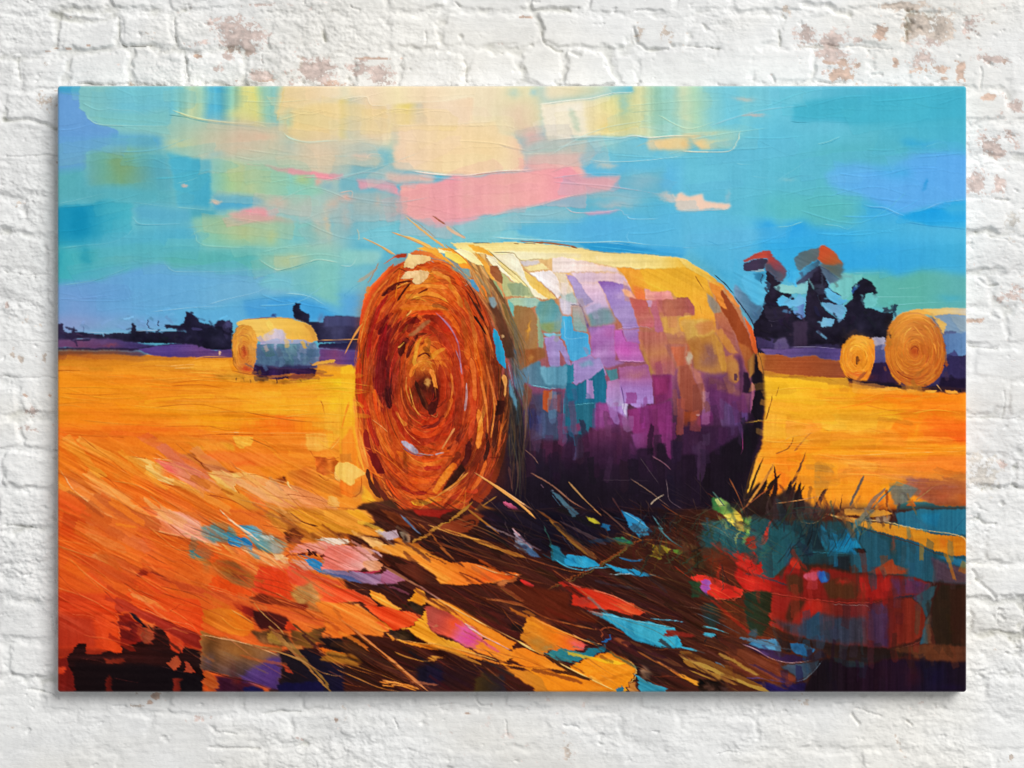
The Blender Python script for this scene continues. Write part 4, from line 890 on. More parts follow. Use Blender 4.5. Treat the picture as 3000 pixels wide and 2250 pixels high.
run('''
@ 1000 750
# body silhouette
p f8d080/c87850/8c4c6c/2c1830/1c1228 a=90 s=2 r=.2 t=v : 800,-20 900,-60 1200,-80 1700,-30 2212,40 2300,60 2450,170 2580,340 2680,560 2720,760 2735,1000 2720,1200 2660,1400 2600,1560 2500,1680 1500,1700 1100,1680 900,1600 900,400
# top cream band
@ 1400 680 600
p fce08c/fce494/fce8a0/fce090/fce49c/fcdc80 t=h a=0 s=1 r=.2 : -300,120 100,110 400,100 650,120 1100,180 1500,220 1900,250 2212,290 2290,330 2300,420 1900,400 1700,400 1500,380 1200,320 800,290 500,320 200,240 -200,220
p fcecb4/fcf0c0/fce8ac t=h s=2 r=.1 : -100,210 300,200 700,220 1100,240 1100,280 800,290 460,300 300,240 100,230
p fce4a0/fce8ac t=h s=2 r=.1 : 1250,250 1700,280 2212,330 2212,400 1800,390 1300,330
l 9c5c2c 8 20 r=.3 : 440,96 620,110 700,120
l a85c28 22 14 o=.9 r=.3 : 640,108 800,122 1000,150 1060,170
l 7c3c1c 14 6 : 1000,158 1065,175
l 7c4c2c 8 8 : 380,124 435,126
l 7c4c2c 6 8 : 480,118 620,128
l 70583c 10 6 : -60,118 60,116 130,120
p 30a4dc/2c9cd8/44a8dc t=h s=1.5 r=.2 : 1060,120 1300,115 1600,140 1900,200 2212,250 2212,285 1900,240 1400,220 1200,190
l 48b4e4 8 5 : 1200,150 1500,180 1800,220 2100,260
l a8dcec 6 3 r=.4 : 600,76 900,100 1200,112 1400,112 1700,160
l 8c8860 6 4 : 1100,180 1300,210 1500,230 1900,245 2212,285
# cream and lilac dabs on top face
p fcecc0/fcf4d4/fce8b0 t=d s=1 r=.3 : 150,240 380,240 460,310 490,410 560,480 750,610 830,710 700,720 600,700 480,540 300,400 180,300
p fcf0c8/fcf4d4 t=d s=1 r=.3 : 60,240 160,270 250,340 440,520 400,540 250,420 120,330
p f4d888/fce090/fce490 t=d s=1 r=.2 : 200,290 350,380 470,470 560,600 600,700 500,720 420,560 300,420
p fcd470/fcc454/f8cc6c t=d s=1 r=.3 : 490,400 620,500 740,590 830,710 760,720 650,650 560,560
l 8c7844 8 5 r=.3 : 100,190 230,310 380,440 500,550 570,650 605,705
l a89458 6 4 : 180,310 300,420 420,520 480,560
l 806040 7 5 : 150,222 300,220 390,236 420,280 480,310 600,296 700,295
l 8c5838 5 2 : 490,400 560,460 610,510 620,530
p ddd0d4/e4d4cc t=h s=1.5 r=.2 : 460,315 660,310 680,340 640,360 500,365
p fce090/fce498 t=h s=1 r=.2 : 500,375 700,350 760,410 700,420 560,420
p fcf4f0/fcf0f0/fcece8/f8e4dc t=d s=1 r=.3 : 560,440 800,425 850,480 880,560 900,640 850,720 800,640 740,580 640,510
p fce0b8/f4d8ac/ecd4b4/f8dcc0 t=d s=1.5 r=.2 : 810,425 930,440 980,560 1040,640 1000,680 880,650 870,520
p fce4d8/fce4dc/fcd8c8/f8d8c4 t=h s=1 r=.2 : 800,290 900,275 1250,330 1340,420 1200,435 800,430
p f8dcc8/f4ccc0/e8c8c8/e8c4d0 t=h s=2 r=.15 : 1200,330 1480,390 1510,440 1330,420
p e8c8d8/e4c0d4/f0c4c8/e0b8d4 a=0 t=h s=2 r=.2 : 980,440 1200,435 1500,440 1640,560 1640,620 1310,540 1100,560 1020,500
p f4ccd8/e8bcd8/d8b4d8/c8a8d0 t=h a=90 s=3 r=.1 : 1040,540 1310,540 1400,760 1440,850 1240,820 1100,700
p b090d0/b49cd4/ac98c8/9c90b8 t=h a=90 s=1 r=.3 : 935,445 1020,480 1120,580 1200,680 1250,750 1180,790 1130,800 1080,740 1030,620
p d8c8d8/ccc4d4/d4c0dc t=h s=2 r=.2 : 865,700 1050,700 1120,800 1000,790 990,890 900,890 870,800
p c8ccc8/a8c0b8/bcc8c4 t=h s=2 r=.2 : 865,655 1030,650 1080,740 1050,770 900,710
p 6c9ca0/7c8c9c/7898a0/8c90a8 a=0 t=h s=4 r=.1 : 1180,850 1300,790 1440,840 1500,960 1450,1010 1210,1025
p c8b4dc/bca8d8 t=h s=3 r=.1 : 1120,800 1240,780 1380,790 1240,860 1170,880
p 60508c s=1 r=.2 o=.8 : 1080,740 1130,800 1200,1020 1170,1030 1120,850
p 8c5cb0/a480cc/a484cc/a88cc8/a488c4/9c78bc a=75 t=h s=1.2 r=.35 : 1300,535 1450,540 1600,580 1655,640 1700,720 1620,715 1680,850 1740,1040 1580,1060 1480,900 1400,740
b c8a4d0 1520 690 60 40 .6
p fcb498/fca488 s=1.5 r=.3 : 1535,620 1590,620 1650,660 1710,735 1620,710 1570,680
p fc9c30/fca02c/fcac28/fcb024/fcb424 t=d s=1 r=.2 : 1490,385 1700,400 1900,410 2212,410 2300,420 2300,720 2120,700 2080,640 2000,620 1780,610 1830,740 1720,735 1640,600 1560,480
p fc8c34/fc7c38/fc7040 a=80 t=d s=3 r=.1 : 1650,560 1780,600 1830,730 1700,735 1640,620
b fcb83c 2150 600 160 90 .7
p f4a090/f49088/f49890 t=h s=1 r=.2 : 1790,610 1960,600 2060,640 2110,735 1800,725
p d86c5c/cc605c/c86c60/d06470 a=60 t=h s=1.5 r=.2 : 1610,710 1810,730 1900,960 1900,1020 1730,1030 1680,860
p c894c0/d89cb0 s=1 r=.2 : 1810,730 1880,730 1900,810 1840,810
p d87880/c46878/c4687c/b86488 a=75 t=h s=1.5 r=.2 : 1880,730 1920,730 1960,860 2010,1080 1920,1080 1890,900 1860,820
p d0646c/cc7060/d08858/c88060/c0785c/c87850 a=80 t=h s=1.5 r=.25 : 1910,725 2140,735 2212,720 2290,900 2300,1210 2050,1210 1980,960
p dc9c48/dc9850/c89058 t=v s=2 r=.15 : 1980,920 2170,905 2212,1050 2100,1110 2010,1080
p f0b848/e8ac48 s=1.5 r=.2 : 2160,930 2300,880 2300,1150 2212,1060
p 8c6ca8/b070b8/a868b0/b480c0/a070b0/9c6ca8 a=60 t=h s=2 r=.15 : 1180,1020 1480,1010 1480,1180 1480,1380 1580,1410 1380,1460 1260,1360 1220,1330 1200,1150
b b85ca0 1430 1090 90 50 .5
p a87cb8/a070b4/ac68b0 a=70 t=h s=1.5 r=.2 : 1560,1060 1740,1050 1760,1200 1600,1190
p c05cb0/b85cb0/c468b0/b868b4 t=h a=90 s=1.5 r=.3 : 1480,1060 1560,1060 1600,1180 1730,1200 1790,1390 1520,1390 1470,1260
b d050b4 1560 1260 120 80 .6
l d890c8 8 6 r=.4 : 1510,1388 1650,1392 1805,1390
l 5c3c6c 6 2 : 1550,1060 1570,1130 1602,1185
l c8a8dc 6 3 : 1490,1050 1640,1028 1800,1020 1890,1060
l 7c3c8c 5 2 : 1520,1398 1700,1405 1810,1405
p c0685c/b86858/c47850/b4605c/a86064 a=80 t=v s=1.5 r=.25 : 1720,1080 2010,1080 2060,1210 2120,1400 2120,1540 1880,1535 1790,1380 1750,1200
p b88c3c/c09040 s=3 r=.1 o=.8 : 1760,1190 1820,1360 1900,1520 1860,1540 1800,1400
p d06c44/c05c40/b85848 a=80 t=v s=1.5 r=.2 : 2070,1215 2300,1210 2300,1440 2150,1450 2100,1380
p f8ccb8 s=1 r=0 o=.0 : 0,0 10,0 10,10
# greens left of body
p b4b87c/c8c488/b0b884 t=v s=1 r=.3 : 250,420 360,530 480,560 560,600 600,700 460,700 370,690 300,700 260,600
p 98a878/94a880/a0ac78 s=1 r=.2 : 320,560 480,540 540,600 560,680 500,690 380,680
p 98a874/9cac7c s=1 r=.3 : 140,480 200,540 260,640 275,710 220,680 170,600
p 9c6848/94643c/a07048 s=1 r=.3 : 120,370 210,360 265,480 255,560 170,480
p a4c4a0/a8c49c/98c0b0/9cc0a8 t=h s=1 r=.3 : 320,740 370,710 620,710 670,750 640,800 560,810 400,810
P 6cc0b4/70bcb0 s=1 r=.3 : 320,730 380,780 395,850 408,940 360,880 330,800
p 5c9ca0/689c94/5c9ca4/88a0a8 a=20 t=h s=1.5 r=.3 : 660,745 800,715 860,800 890,900 880,1060 760,1100 690,1060 640,940 600,830
p 80a070/8c9c60/74a090 t=h s=3 r=.15 : 650,1000 870,960 880,1050 770,1100 690,1070
P 947040/98683c/946840/a87038 a=30 t=w k=.03 s=1.2 r=.3 : 385,820 450,800 540,810 600,880 640,1000 650,1200 640,1350 600,1420 520,1480 460,1480 420,1380 410,1250 300,980 380,1000
b c07828 540 1060 20 110 .8
b fcb040 540 1040 10 60 .7
b c88840 580 1360 24 50 .7
p 7c6440/80683c/7c6438 a=80 t=w s=2 r=.2 : 250,760 310,800 400,960 430,1100 450,1300 380,1260 330,1100 290,950
p 9cac74/88a080/7c9c88 t=v s=1 r=.2 : 620,860 680,1060 720,1190 700,1260 660,1250 640,1050
p 3ca8d8/44a4dc/48a8dc a=90 t=v s=1 r=.3 : 890,905 1000,905 1030,1060 1170,1080 1220,1320 1040,1400 980,1380 940,1180 890,1140 880,1000
l 94d0ec 5 4 : 925,930 935,1050 955,1150 1180,1130
p c0a098/a8a8a0/90a8a0/84a8a8 a=85 t=h s=1.5 r=.3 : 1000,790 1120,800 1150,920 1170,1060 1080,1065 1030,1050 1010,900
l 403848 6 3 : 1000,785 1060,790 1125,805
p 7cc0d8 s=1 r=.3 : 700,1110 780,1100 900,1090 880,1120 740,1140
p a080c0/a08cc8/9c84c0 t=h s=1 r=.3 : 720,1150 850,1120 900,1170 960,1300 1000,1440 950,1440 880,1280 880,1450 800,1465 770,1430 740,1280
l a8a0d0 8 5 : 700,1150 820,1125 870,1125
p a484c0/9c84c4/a088c8/ac8cc4 a=45 t=h s=1 r=.3 : 1005,1405 1215,1325 1270,1370 1320,1360 1360,1440 1385,1530 1040,1635 1020,1540
p 6c9cb8 s=3 r=.1 o=.8 : 1080,1420 1230,1380 1250,1430 1120,1460
# lower body, tile a
@ 1000 750
p 54748c/5c7c94/487890/50809c/508098 t=v s=1.5 r=.2 : 1110,600 1290,690 1300,730 1420,720 1460,700 1500,800 1450,860 1420,860 1300,850 1240,840 1200,820 1170,940 1130,850 1110,740
p 6ca8c0/5c98b4/5490ac t=v s=2 r=.2 : 1290,720 1470,710 1490,780 1440,840 1330,830 1300,780
p 8c5c3c/a05828/946038 t=v s=2 r=.2 : 1130,600 1320,600 1320,660 1260,690 1220,710 1160,740 1130,680
b c88840 1240 660 14 30 .6
p 1c6c88/187090/206c88/1c6884 a=80 t=v s=1 r=.2 : 1460,800 1520,825 1600,800 1700,720 1720,940 1640,1120 1600,1100 1590,1200 1580,1240 1500,1230 1490,1285 1440,1250 1440,1100 1450,900
p 247c98 s=1 r=.2 : 1460,710 1500,700 1510,800 1460,820
p 1c7088/286c80 s=1 r=.2 t=v : 1450,960 1640,950 1640,1110 1600,1100 1590,1240 1500,1225 1480,1290 1430,1250
l 5cb0c8 5 4 r=.3 : 1445,960 1500,962 1645,948
l 48a0bc 4 3 : 1640,950 1642,1110
l 489cb8 4 3 : 1440,900 1438,1000 1430,1240
p 7c3c60/84406c s=1.5 r=.2 : 1440,1110 1550,1080 1550,1130 1460,1150
p a080c0/a884c0 s=1 r=.2 : 1590,800 1630,800 1640,925 1585,925
p 48808c/508490 s=1 r=.2 : 1710,730 1780,725 1785,800 1740,805
p b070a0/b080bc/a884c0/a4a0c4/ac80bc a=90 t=v s=1 r=.2 : 1710,800 1800,790 1850,940 1850,1060 1840,1070 1720,1010
p a86090/ac6098/a070b8/a47cc8/a87cc8 a=90 t=h s=1 r=.3 : 1790,720 1980,700 2010,800 2020,960 1970,960 1940,1015 1860,960 1830,960 1800,860
b c07878 1900 760 80 30 .6
p a87cc8/a880cc s=1 r=.2 : 1720,980 1840,970 1830,1065
p c8b4dc s=.8 r=.2 : 1810,960 1845,960 1840,1050
l 50306c 4 2 : 1810,840 1830,960 1815,1040
p 8c4484/884080/7c3c78/903c78 t=v s=2 r=.15 : 1650,950 1710,950 1850,1060 1870,1100 1830,1180 1680,1160 1640,1100
p 6c3058/5c2850/4c2248/3c1c3c/2c1834 a=90 t=v s=4 r=.1 : 1500,1200 1640,1110 1870,1100 1900,1250 1900,1500 1300,1500 1300,1250
p 8c2c70/8c3074/842c6c/7c2868 t=v s=2 r=.15 : 1850,1000 2010,960 2130,940 2140,1160 2100,1180 1900,1170 1860,1100
p 8c4888/8c3c7c/7c2c68/6c2c60 t=v s=2 r=.2 : 1870,1150 1950,1140 2130,1150 2140,1300 2120,1340 2090,1210 2010,1210 2000,1240 1900,1250
p 8c2c64/742454/903070 t=v s=2 r=.2 : 2010,770 2130,770 2140,920 2030,960
p a83878/7c2458 s=3 r=.1 : 2020,780 2120,790 2110,870 2040,900
p 74346c/642c60 t=v s=3 r=.15 : 1860,1200 1910,1240 1900,1400 1870,1420
p 5c3c5c/50405c/445070/44506c/404464 a=0 t=v s=4 r=.15 : 1200,900 1430,880 1440,1180 1380,1200 1280,1180 1230,1200 1180,1100
p 7c4838/804c38 s=1.5 r=.2 t=v : 1190,820 1240,870 1220,960 1170,1010 1180,900
p c05424/b85028 s=1 r=.2 t=v : 1310,870 1370,865 1365,950 1340,1010 1300,990
p 8c4c58/784858 s=2 r=.15 : 1370,900 1430,890 1420,1020 1380,990
p 34386c/343464 s=3 r=.1 : 1190,1000 1290,1010 1280,1150 1200,1120
l 7ccce0 6 3 : 1230,840 1300,850 1400,860
l 506c94 3 2 : 1240,1200 1290,1180 1360,1170
p 4c1c34/501c38 s=4 r=.1 o=.7 : 1220,1200 1420,1200 1480,1290 1300,1350 1200,1280
p 241428/1c1224/2c1830/281630/201428 t=v s=5 r=.1 : 1080,1240 1250,1320 1500,1330 1870,1360 2212,1300 2520,1280 2500,1700 1060,1700
p 2c2834/2c2c34/24202c t=v s=3 r=.1 : 1080,850 1130,860 1180,1000 1180,1250 1080,1300 1060,1000
b 4c1c38 1330 1300 80 40 .5
b 58203c 1520 1290 60 40 .5
b 4c1c48 1780 1240 60 60 .5
b 602460 1960 1280 50 40 .4
p 1c1020 s=2 r=.1 o=.8 : 2000,1240 2100,1220 2120,1320 2010,1330
# right end of the body
@ 1750 700 600
p fce094/fce08c/fcd874/fcb830 t=h s=1.5 r=.2 : 0,150 450,170 860,215 1000,260 1000,340 450,320 200,310 0,240
p fcb028/fcb42c/fcb02c/fca42c/fca030 a=60 t=d s=1.5 r=.2 : 450,330 1000,310 1180,420 1250,620 1260,800 1260,1000 900,1000 880,860 1040,830 1040,760 960,640 850,640 780,560 560,560
p fcd470/fccc58/fcbc40 t=d s=1 r=.3 : 870,215 960,230 1080,290 1200,370 1290,440 1230,460 1080,380 960,310
p fcb850/fcb040/fc9c2c t=d s=1 r=.3 : 1200,450 1290,450 1360,510 1340,560 1240,520
l 9c5c1c 10 4 : 1050,400 1100,480 1150,560
l b87820 6 3 : 1100,720 1125,820
p b86058/c07058/b86454/b0585c t=h s=1 r=.25 : 860,635 970,630 1040,750 1040,820 900,835 720,830 640,660 850,660
l 9c5450 4 3 : 930,660 980,750 960,800
p dc9c4c/dca450/e8b450/e0a84c t=h s=3 r=.1 : 870,870 1200,860 1250,950 1240,1080 960,1100 900,950
p d88c50/d88848/d88440 t=h s=3 r=.15 : 1040,920 1240,860 1260,970 1080,1040
p c8843c/c07c38/b87840/c08040 a=80 t=w s=3 r=.15 : 960,1100 1250,1000 1320,1200 1400,1400 1380,1500 1040,1400
p 946060/8c5c60/9c6448 a=90 t=v s=6 r=0 o=.8 : 1130,1130 1240,1130 1300,1300 1260,1400 1120,1380
p a89884/988878/b09478 t=v s=1.5 r=.2 : 1170,590 1230,620 1330,740 1330,790 1250,790 1200,700
p c47048/b86450/a05c58 a=70 t=d s=1.5 r=.2 : 1250,790 1330,780 1420,900 1480,1040 1530,1230 1480,1240 1400,1080 1300,900
p d88448/dc8c40/cc7c44 a=80 t=w s=1.5 r=.2 : 1240,960 1330,960 1430,1080 1520,1240 1440,1240 1330,1120
p a84c20/ac5024/a0481c/a04c24 a=80 t=w s=1 r=.25 : 1240,520 1340,560 1500,790 1620,990 1690,1180 1700,1310 1600,1300 1500,1040 1400,860 1300,690
p f89030/f88c34 t=d s=1 r=.3 : 1200,460 1330,520 1320,600 1400,760 1320,720 1240,580
p e88034/f89444/f08840 t=d s=1 r=.3 : 1340,510 1440,600 1540,740 1500,740 1420,660
p f07030/f06428/ec6028/d85c34 a=80 t=d s=1 r=.3 : 1580,830 1660,930 1720,1100 1715,1260 1680,1200 1650,1040
p c0682c/b06030/8c4c2c a=80 t=w s=2 r=.1 : 1520,1100 1640,1180 1700,1320 1700,1500 1620,1440 1560,1280
p dc9440/d08c3c/d8943c a=80 t=w s=1.5 r=.2 : 1250,1040 1340,1140 1400,1340 1400,1440 1340,1420 1290,1280
p c87844/c48040/b8743c/c07c34 a=85 t=w s=1.5 r=.2 : 1370,1270 1480,1240 1530,1300 1540,1500 1480,1560 1410,1530 1400,1400
p 5c3444 s=.8 r=.1 : 1480,1460 1510,1455 1500,1520 1475,1530
p 783c60/5c3054/6c3458 a=90 t=v s=3 r=.1 : 1460,1250 1540,1260 1620,1480 1660,1659 1520,1659 1540,1400
p 805064/7c4868/6c3c64/7c4c5c t=h s=4 r=.1 : 1160,1450 1400,1440 1440,1540 1520,1580 1400,1659 1200,1659 1180,1540
p 301430/241028 s=1.5 r=.1 t=v : 1580,1450 1620,1440 1650,1560 1640,1659 1560,1659
p b86c48/b06450/a86048 a=80 t=v s=2 r=.2 : 860,1370 1000,1350 1080,1659 900,1659 860,1540
p a86058/b4705c s=2 r=.1 : 730,1140 960,1140 960,1200 900,1360 840,1400 800,1300
p cc6444/c46444 s=2 r=.1 t=v : 790,1160 940,1160 920,1350 860,1370
b c8b498 970 1290 36 60 .9 2
# tile (2000,750) lower right of body
@ 2000 750
p a85844/a45440/a0503c/9c4c38 a=90 t=v s=1.5 r=.2 : -20,710 30,700 100,850 140,970 110,1010 80,1010 20,990 -20,980
p a04820/a84c24/984424/7c3c48 a=90 t=v s=2 r=.15 : 0,990 100,1005 90,1060 60,1100 0,1110
p c8786c/c87454 t=v s=2 r=.15 o=.8 : 40,700 120,760 150,920 130,960 80,800
p 743468/6c3064/643060 a=90 t=v s=3 r=.15 : 160,780 260,790 290,860 400,900 430,1000 430,1080 240,1100 60,1110 100,1030 140,960
p 8c5454/8c545c s=3 r=.1 o=.8 : 170,780 270,810 370,870 370,900 250,880 170,840
p 6c4c78/64447c/5c3c74 t=v s=2 r=.2 : 240,920 380,1000 430,1010 430,1040 300,1140 240,1100
p 8c2c74/842c74 s=4 r=.1 : 100,1010 200,1000 180,1090 90,1100
p 502450/48204c/402048 a=0 t=v s=4 r=.1 : -10,1110 90,1100 240,1110 400,1080 400,1240 100,1300 -10,1290
p 543060/6c5070/442448 t=v s=3 r=.2 o=.8 : 60,1160 90,1200 140,1280 50,1280
p 241028/1c0c20/180c1c/180c1c t=v s=3 r=.1 : -10,1290 150,1280 380,1150 440,1000 440,700 480,620 520,760 530,900 520,1060 490,1180 450,1290 410,1400 400,1659 -10,1659
p 783c68/a85c74/703868 t=v s=1 r=.2 : 440,820 465,840 460,920 440,1020 435,940
p 8c5c30/a87030/6c4424 t=v s=1.5 r=.1 : 420,680 470,620 465,760 430,790
p d86428/d05c24 t=v s=1 r=.2 : 440,480 470,540 490,620 470,640 450,560
p c88038/c07830 t=v s=1 r=.1 : 480,620 520,690 520,780 495,740
l 6c4c24 5 3 : 495,640 520,760 525,880
l 1c1020 6 5 : 330,260 420,380 455,450 475,560 490,650
l 1c1420 5 3 : 200,120 270,180 330,250
l 803060 6 3 : 380,1130 385,1240 370,1290
b e8d0e0 90 1018 14 8 .9 2
''')
run('''
@ 1000 750
b 2c1430 1400 1330 260 90 .55
b 301432 1750 1330 260 110 .5
b 2c1230 2060 1340 200 110 .6
b 281028 2330 1180 140 150 .5
b 180c1c 1700 1560 700 110 .7
@ 1750 700 600
b 5c2c50 1300 1560 160 60 .5
''')
LOW=[cxy(1500,1220),cxy(1560,1170),cxy(2200,1150),cxy(2215,1330),cxy(2150,1430),cxy(1500,1440)]
auto_dabs(LOW,110,(16,60),(6,18),88,jit=.12,seed=71,aj=5,hue=.012,st='v',op=.6,ridge=.15,shift=(5,20))
SIDE=[cxy(1480,900),cxy(1620,790),cxy(2080,830),cxy(2190,960),cxy(2200,1200),cxy(1500,1250)]
auto_dabs(SIDE,36,(12,40),(5,16),78,jit=.05,seed=72,aj=10,hue=.015,st='v',op=.55,ridge=.25,shift=(6,9))
# ------------------------------------------------ wound end of the big bale
run('''
@ 1000 750
P c8541c/d46020/c4501c/9c3c18/5c2c18 t=e s=1 r=.2 : 90,840 100,620 140,400 200,220 320,80 480,20 660,50 800,150 920,330 1000,520 1060,760 1090,950 1080,1150 1040,1350 960,1530 820,1659 640,1700 460,1690 300,1600 200,1440 130,1250 100,1050
b e87028 180 1250 90 260 .8
b e06820 160 500 60 200 .7
b c03c14 300 560 110 260 .8
b 84181c 290 620 70 200 .9
b 701820 290 780 70 130 .9
b 4c1018 290 900 60 80 .8
b 8c2418 380 560 60 100 .7
b e87c24 620 250 180 140 .9
b fc9c38 560 130 130 50 .8
b e87c28 500 280 130 80 .7
b e05820 560 60 180 40 .7
b e8601c 760 330 120 160 .8
b e8601c 560 370 150 30 .8
b a82c18 560 470 110 60 .8
b d84818 700 560 90 140 .7
b b83418 680 850 120 200 .7
b fc9430 560 640 110 100 .9
b f88c2c 540 720 90 80 .9
b 5c2010 540 860 90 110 .9
b 3c1410 520 850 50 60 .8
b 742010 620 930 80 70 .7
b a83c18 450 1000 110 160 .6
b b83414 620 1080 150 120 .7
b e05018 500 1180 160 70 .7
b f06c20 600 1310 150 60 .8
b e85c1c 430 1440 160 120 .8
b f07c28 600 1560 160 60 .8
b d84c1c 500 1620 160 50 .7
b e8641c 870 900 60 300 .7
b f07020 880 640 50 200 .8
b b85820 960 900 50 260 .6
b 7c3818 1010 700 40 200 .5
b a04418 960 1250 60 200 .6
b 4c2414 1040 1250 40 240 .7
b 5c2414 870 1330 60 160 .5
b 5c2818 760 1380 60 90 .6 1 30
b a8401c 880 1500 120 100 .6
b 5c2c18 300 1560 90 110 .6
b 601c14 240 1300 40 90 .6
b 8c4020 330 1450 50 80 .5
''')
a,b=cxy(1264,1135); h=cxy(1000+545/DS,750+840/DS)
T_=['f89038','c83c14','7c2414','fc9c48','e86420','a03414','f0803c']
rings(a,b,222/2,372/2,h[0],h[1],420,51,w=(2.5,8),arc=(.15,.6),jit=.22,op=.7,hue=.02,lift=.02)
rings(a,b,222/2,372/2,h[0],h[1],260,53,w=(1,3.2),arc=(.2,.8),jit=.1,tint=['fc9440','f07428','f88838'],op=.7,hue=.02,rmin=.25)
rings(a,b,222/2,372/2,h[0],h[1],240,54,w=(1,4),arc=(.2,.7),jit=.1,tint=['7c1c18','5c1810','8c2818'],op=.65,hue=.01)
run('''
@ 1000 600 600
l e06020 60 40 t=w : 230,1150 300,960 420,800 560,640
l d04c1c 44 26 t=w : 200,1300 260,1080 360,900 480,760 640,640
l f08838 16 10 : 260,1200 330,1020 430,880 560,760
l e8742c 22 14 : 190,1600 210,1350 280,1120 350,960
l fc9c48 10 8 : 200,1500 240,1300 310,1100
l a8281c 50 50 t=w : 280,1650 320,1350 400,1130 500,980
l 84181c 90 100 t=w : 440,1659 460,1450 500,1300
l 701418 60 70 : 400,1400 480,1250 560,1180
l d85c20 44 20 t=w : 500,1290 600,1160 740,1060
l e8702c 30 16 : 420,1160 560,1040 700,960
l 5c1818 40 60 : 430,980 560,900 640,870
l 8c2818 30 40 : 640,1250 560,1400 520,1600
l d06c38 18 14 : 640,1280 610,1350
l b02c18 70 50 t=w : 860,1240 700,1260 620,1380
l c83c18 90 80 t=w : 900,1200 1060,1260 1160,1400
l e8541c 60 40 t=h : 740,1180 900,1160 1100,1180
l f0701c 60 40 : 1100,1140 1200,1240 1280,1400
l e88030 46 40 t=h : 620,1110 800,1080 1000,1090 1160,1140
l fc9c38 60 30 t=h : 780,1000 900,960 1040,980 1160,1060
l f08c34 60 40 t=h : 700,920 860,860 1000,880 1140,900
l e8742c 50 30 t=h : 1000,760 1100,820 1180,900 1240,1000
l f08c30 60 50 t=w : 1160,860 1240,960 1300,1100
l e8601c 70 60 t=w : 830,640 960,620 1100,660 1220,760 1300,900
l f07830 30 20 : 900,600 1060,610 1180,680 1300,820
l d84c18 30 20 t=w : 1240,760 1340,920 1400,1100
l f08434 50 50 t=w : 1320,1000 1400,1200 1440,1440 1450,1659
l e87024 60 70 t=w : 1300,1200 1340,1400 1360,1659
l c85020 26 30 : 1460,1300 1500,1480 1520,1659
l 8c3c1c 24 30 : 1500,1260 1560,1500 1600,1659
l d87430 26 20 : 1540,1300 1600,1480 1640,1659
l 5c1c14 60 90 : 720,1440 660,1500 640,1620
l 6c2418 50 50 : 820,1400 760,1500 700,1659
l c84c20 50 50 t=w : 940,1300 1040,1400 1120,1560
l b03c1c 60 60 t=w : 1060,1380 1150,1520 1200,1659
l fc942c 70 90 t=w : 930,1440 920,1540 880,1620
l f8882c 40 50 : 780,1659 840,1560 930,1500
l d86020 24 20 : 1000,1480 1060,1580 1100,1659
l 7c2018 18 14 : 820,1640 900,1600 960,1640
@ 1000 1050 600
l 7c1c1c 120 90 t=w : 440,-20 400,200 440,400
l 4c1014 70 60 : 490,300 500,420 520,540
l c84018 60 60 t=w : 200,0 180,200 220,440 300,620
l e0581c 44 40 t=w : 360,340 370,520 420,700
l a83018 50 60 t=w : 280,560 320,760 400,940
l 8c241c 50 60 t=w : 260,760 280,940 360,1120
l f08838 40 44 t=w : 130,400 150,640 200,900 280,1160
l fca83c 24 30 : 110,300 120,640 170,960 240,1200
l fc9434 80 60 t=w : 820,60 900,20 960,80
l f88c30 40 30 : 740,200 760,120 820,60
l fc9840 40 26 : 960,120 1000,220 1020,340
l 4c2010 36 60 o=.7 : 800,260 860,400 920,540
l 6c3018 30 30 : 830,300 900,460 960,600
l 5c1c14 60 80 : 1000,320 1010,440 960,600
l a04018 60 40 t=w : 640,120 640,300 700,500 820,640
l e0883c 20 16 : 700,200 700,340 760,500 860,620
l d86c2c 16 12 : 640,300 660,460 740,620 880,720
l b84018 80 60 t=w : 1060,60 1100,240 1100,440 1040,620
l f08438 20 16 : 1180,160 1200,300 1180,440
l e07028 40 20 : 1190,430 1150,560 1100,640
l c03c18 90 80 t=w : 560,500 640,740 800,880 960,880 1080,780
l e8581c 60 50 : 760,760 860,820 960,830 1080,760
l 8c2c1c 40 30 : 860,740 1000,720 1100,620
l d06024 24 20 : 560,640 640,820 780,950
l f0843c 12 8 : 600,560 700,780 860,920
l e06424 60 60 t=w : 460,900 600,1060 760,1160 900,1200
l f07c28 50 50 t=w : 600,1000 760,1110 940,1140 1100,1080
l f8641c 60 40 t=h : 860,1090 1000,1080 1180,1020
l c8381c 50 40 : 900,1180 1000,1180 1080,1160
l e8601c 60 60 t=w : 500,1120 640,1260 800,1320 980,1300
l a8301c 40 50 : 640,1380 780,1450 920,1440
l fc8c28 60 60 t=h : 760,1540 880,1560 1000,1500
l e0581c 50 50 t=w : 480,1300 600,1460 760,1600
l 6c2c1c 50 60 : 340,1240 400,1400 520,1560
l 5c2c1c 40 60 : 280,1200 320,1360 420,1500
l c86430 24 20 : 420,1260 480,1400 600,1540
l b84020 60 70 t=w : 1300,1400 1200,1520 1080,1640
l e87430 18 12 : 1340,1380 1240,1520 1120,1620
l 5c1c18 60 70 : 1380,900 1360,1060 1300,1160
l e88434 60 60 t=w : 1480,560 1500,760 1470,960
l b84820 50 60 t=w : 1400,300 1420,600 1380,860
l f07c34 44 40 : 1400,0 1430,200 1440,440
l a84420 50 60 t=w : 1560,900 1600,1100 1560,1300
l 4c2018 40 40 : 1560,800 1580,960 1540,1100
l 5c2818 50 50 : 1660,500 1660,760 1640,960
l c05c28 30 30 : 1700,660 1710,820 1690,1020
l d06828 44 40 t=w : 1560,1100 1500,1280 1400,1420
l 8c3820 30 40 : 1640,1180 1580,1340 1480,1480
''')
rings(a,b,222/2,372/2,h[0],h[1],150,56,w=(4,9),arc=(.12,.4),jit=.3,op=.55,hue=.02,rmin=.2,lift=.03)
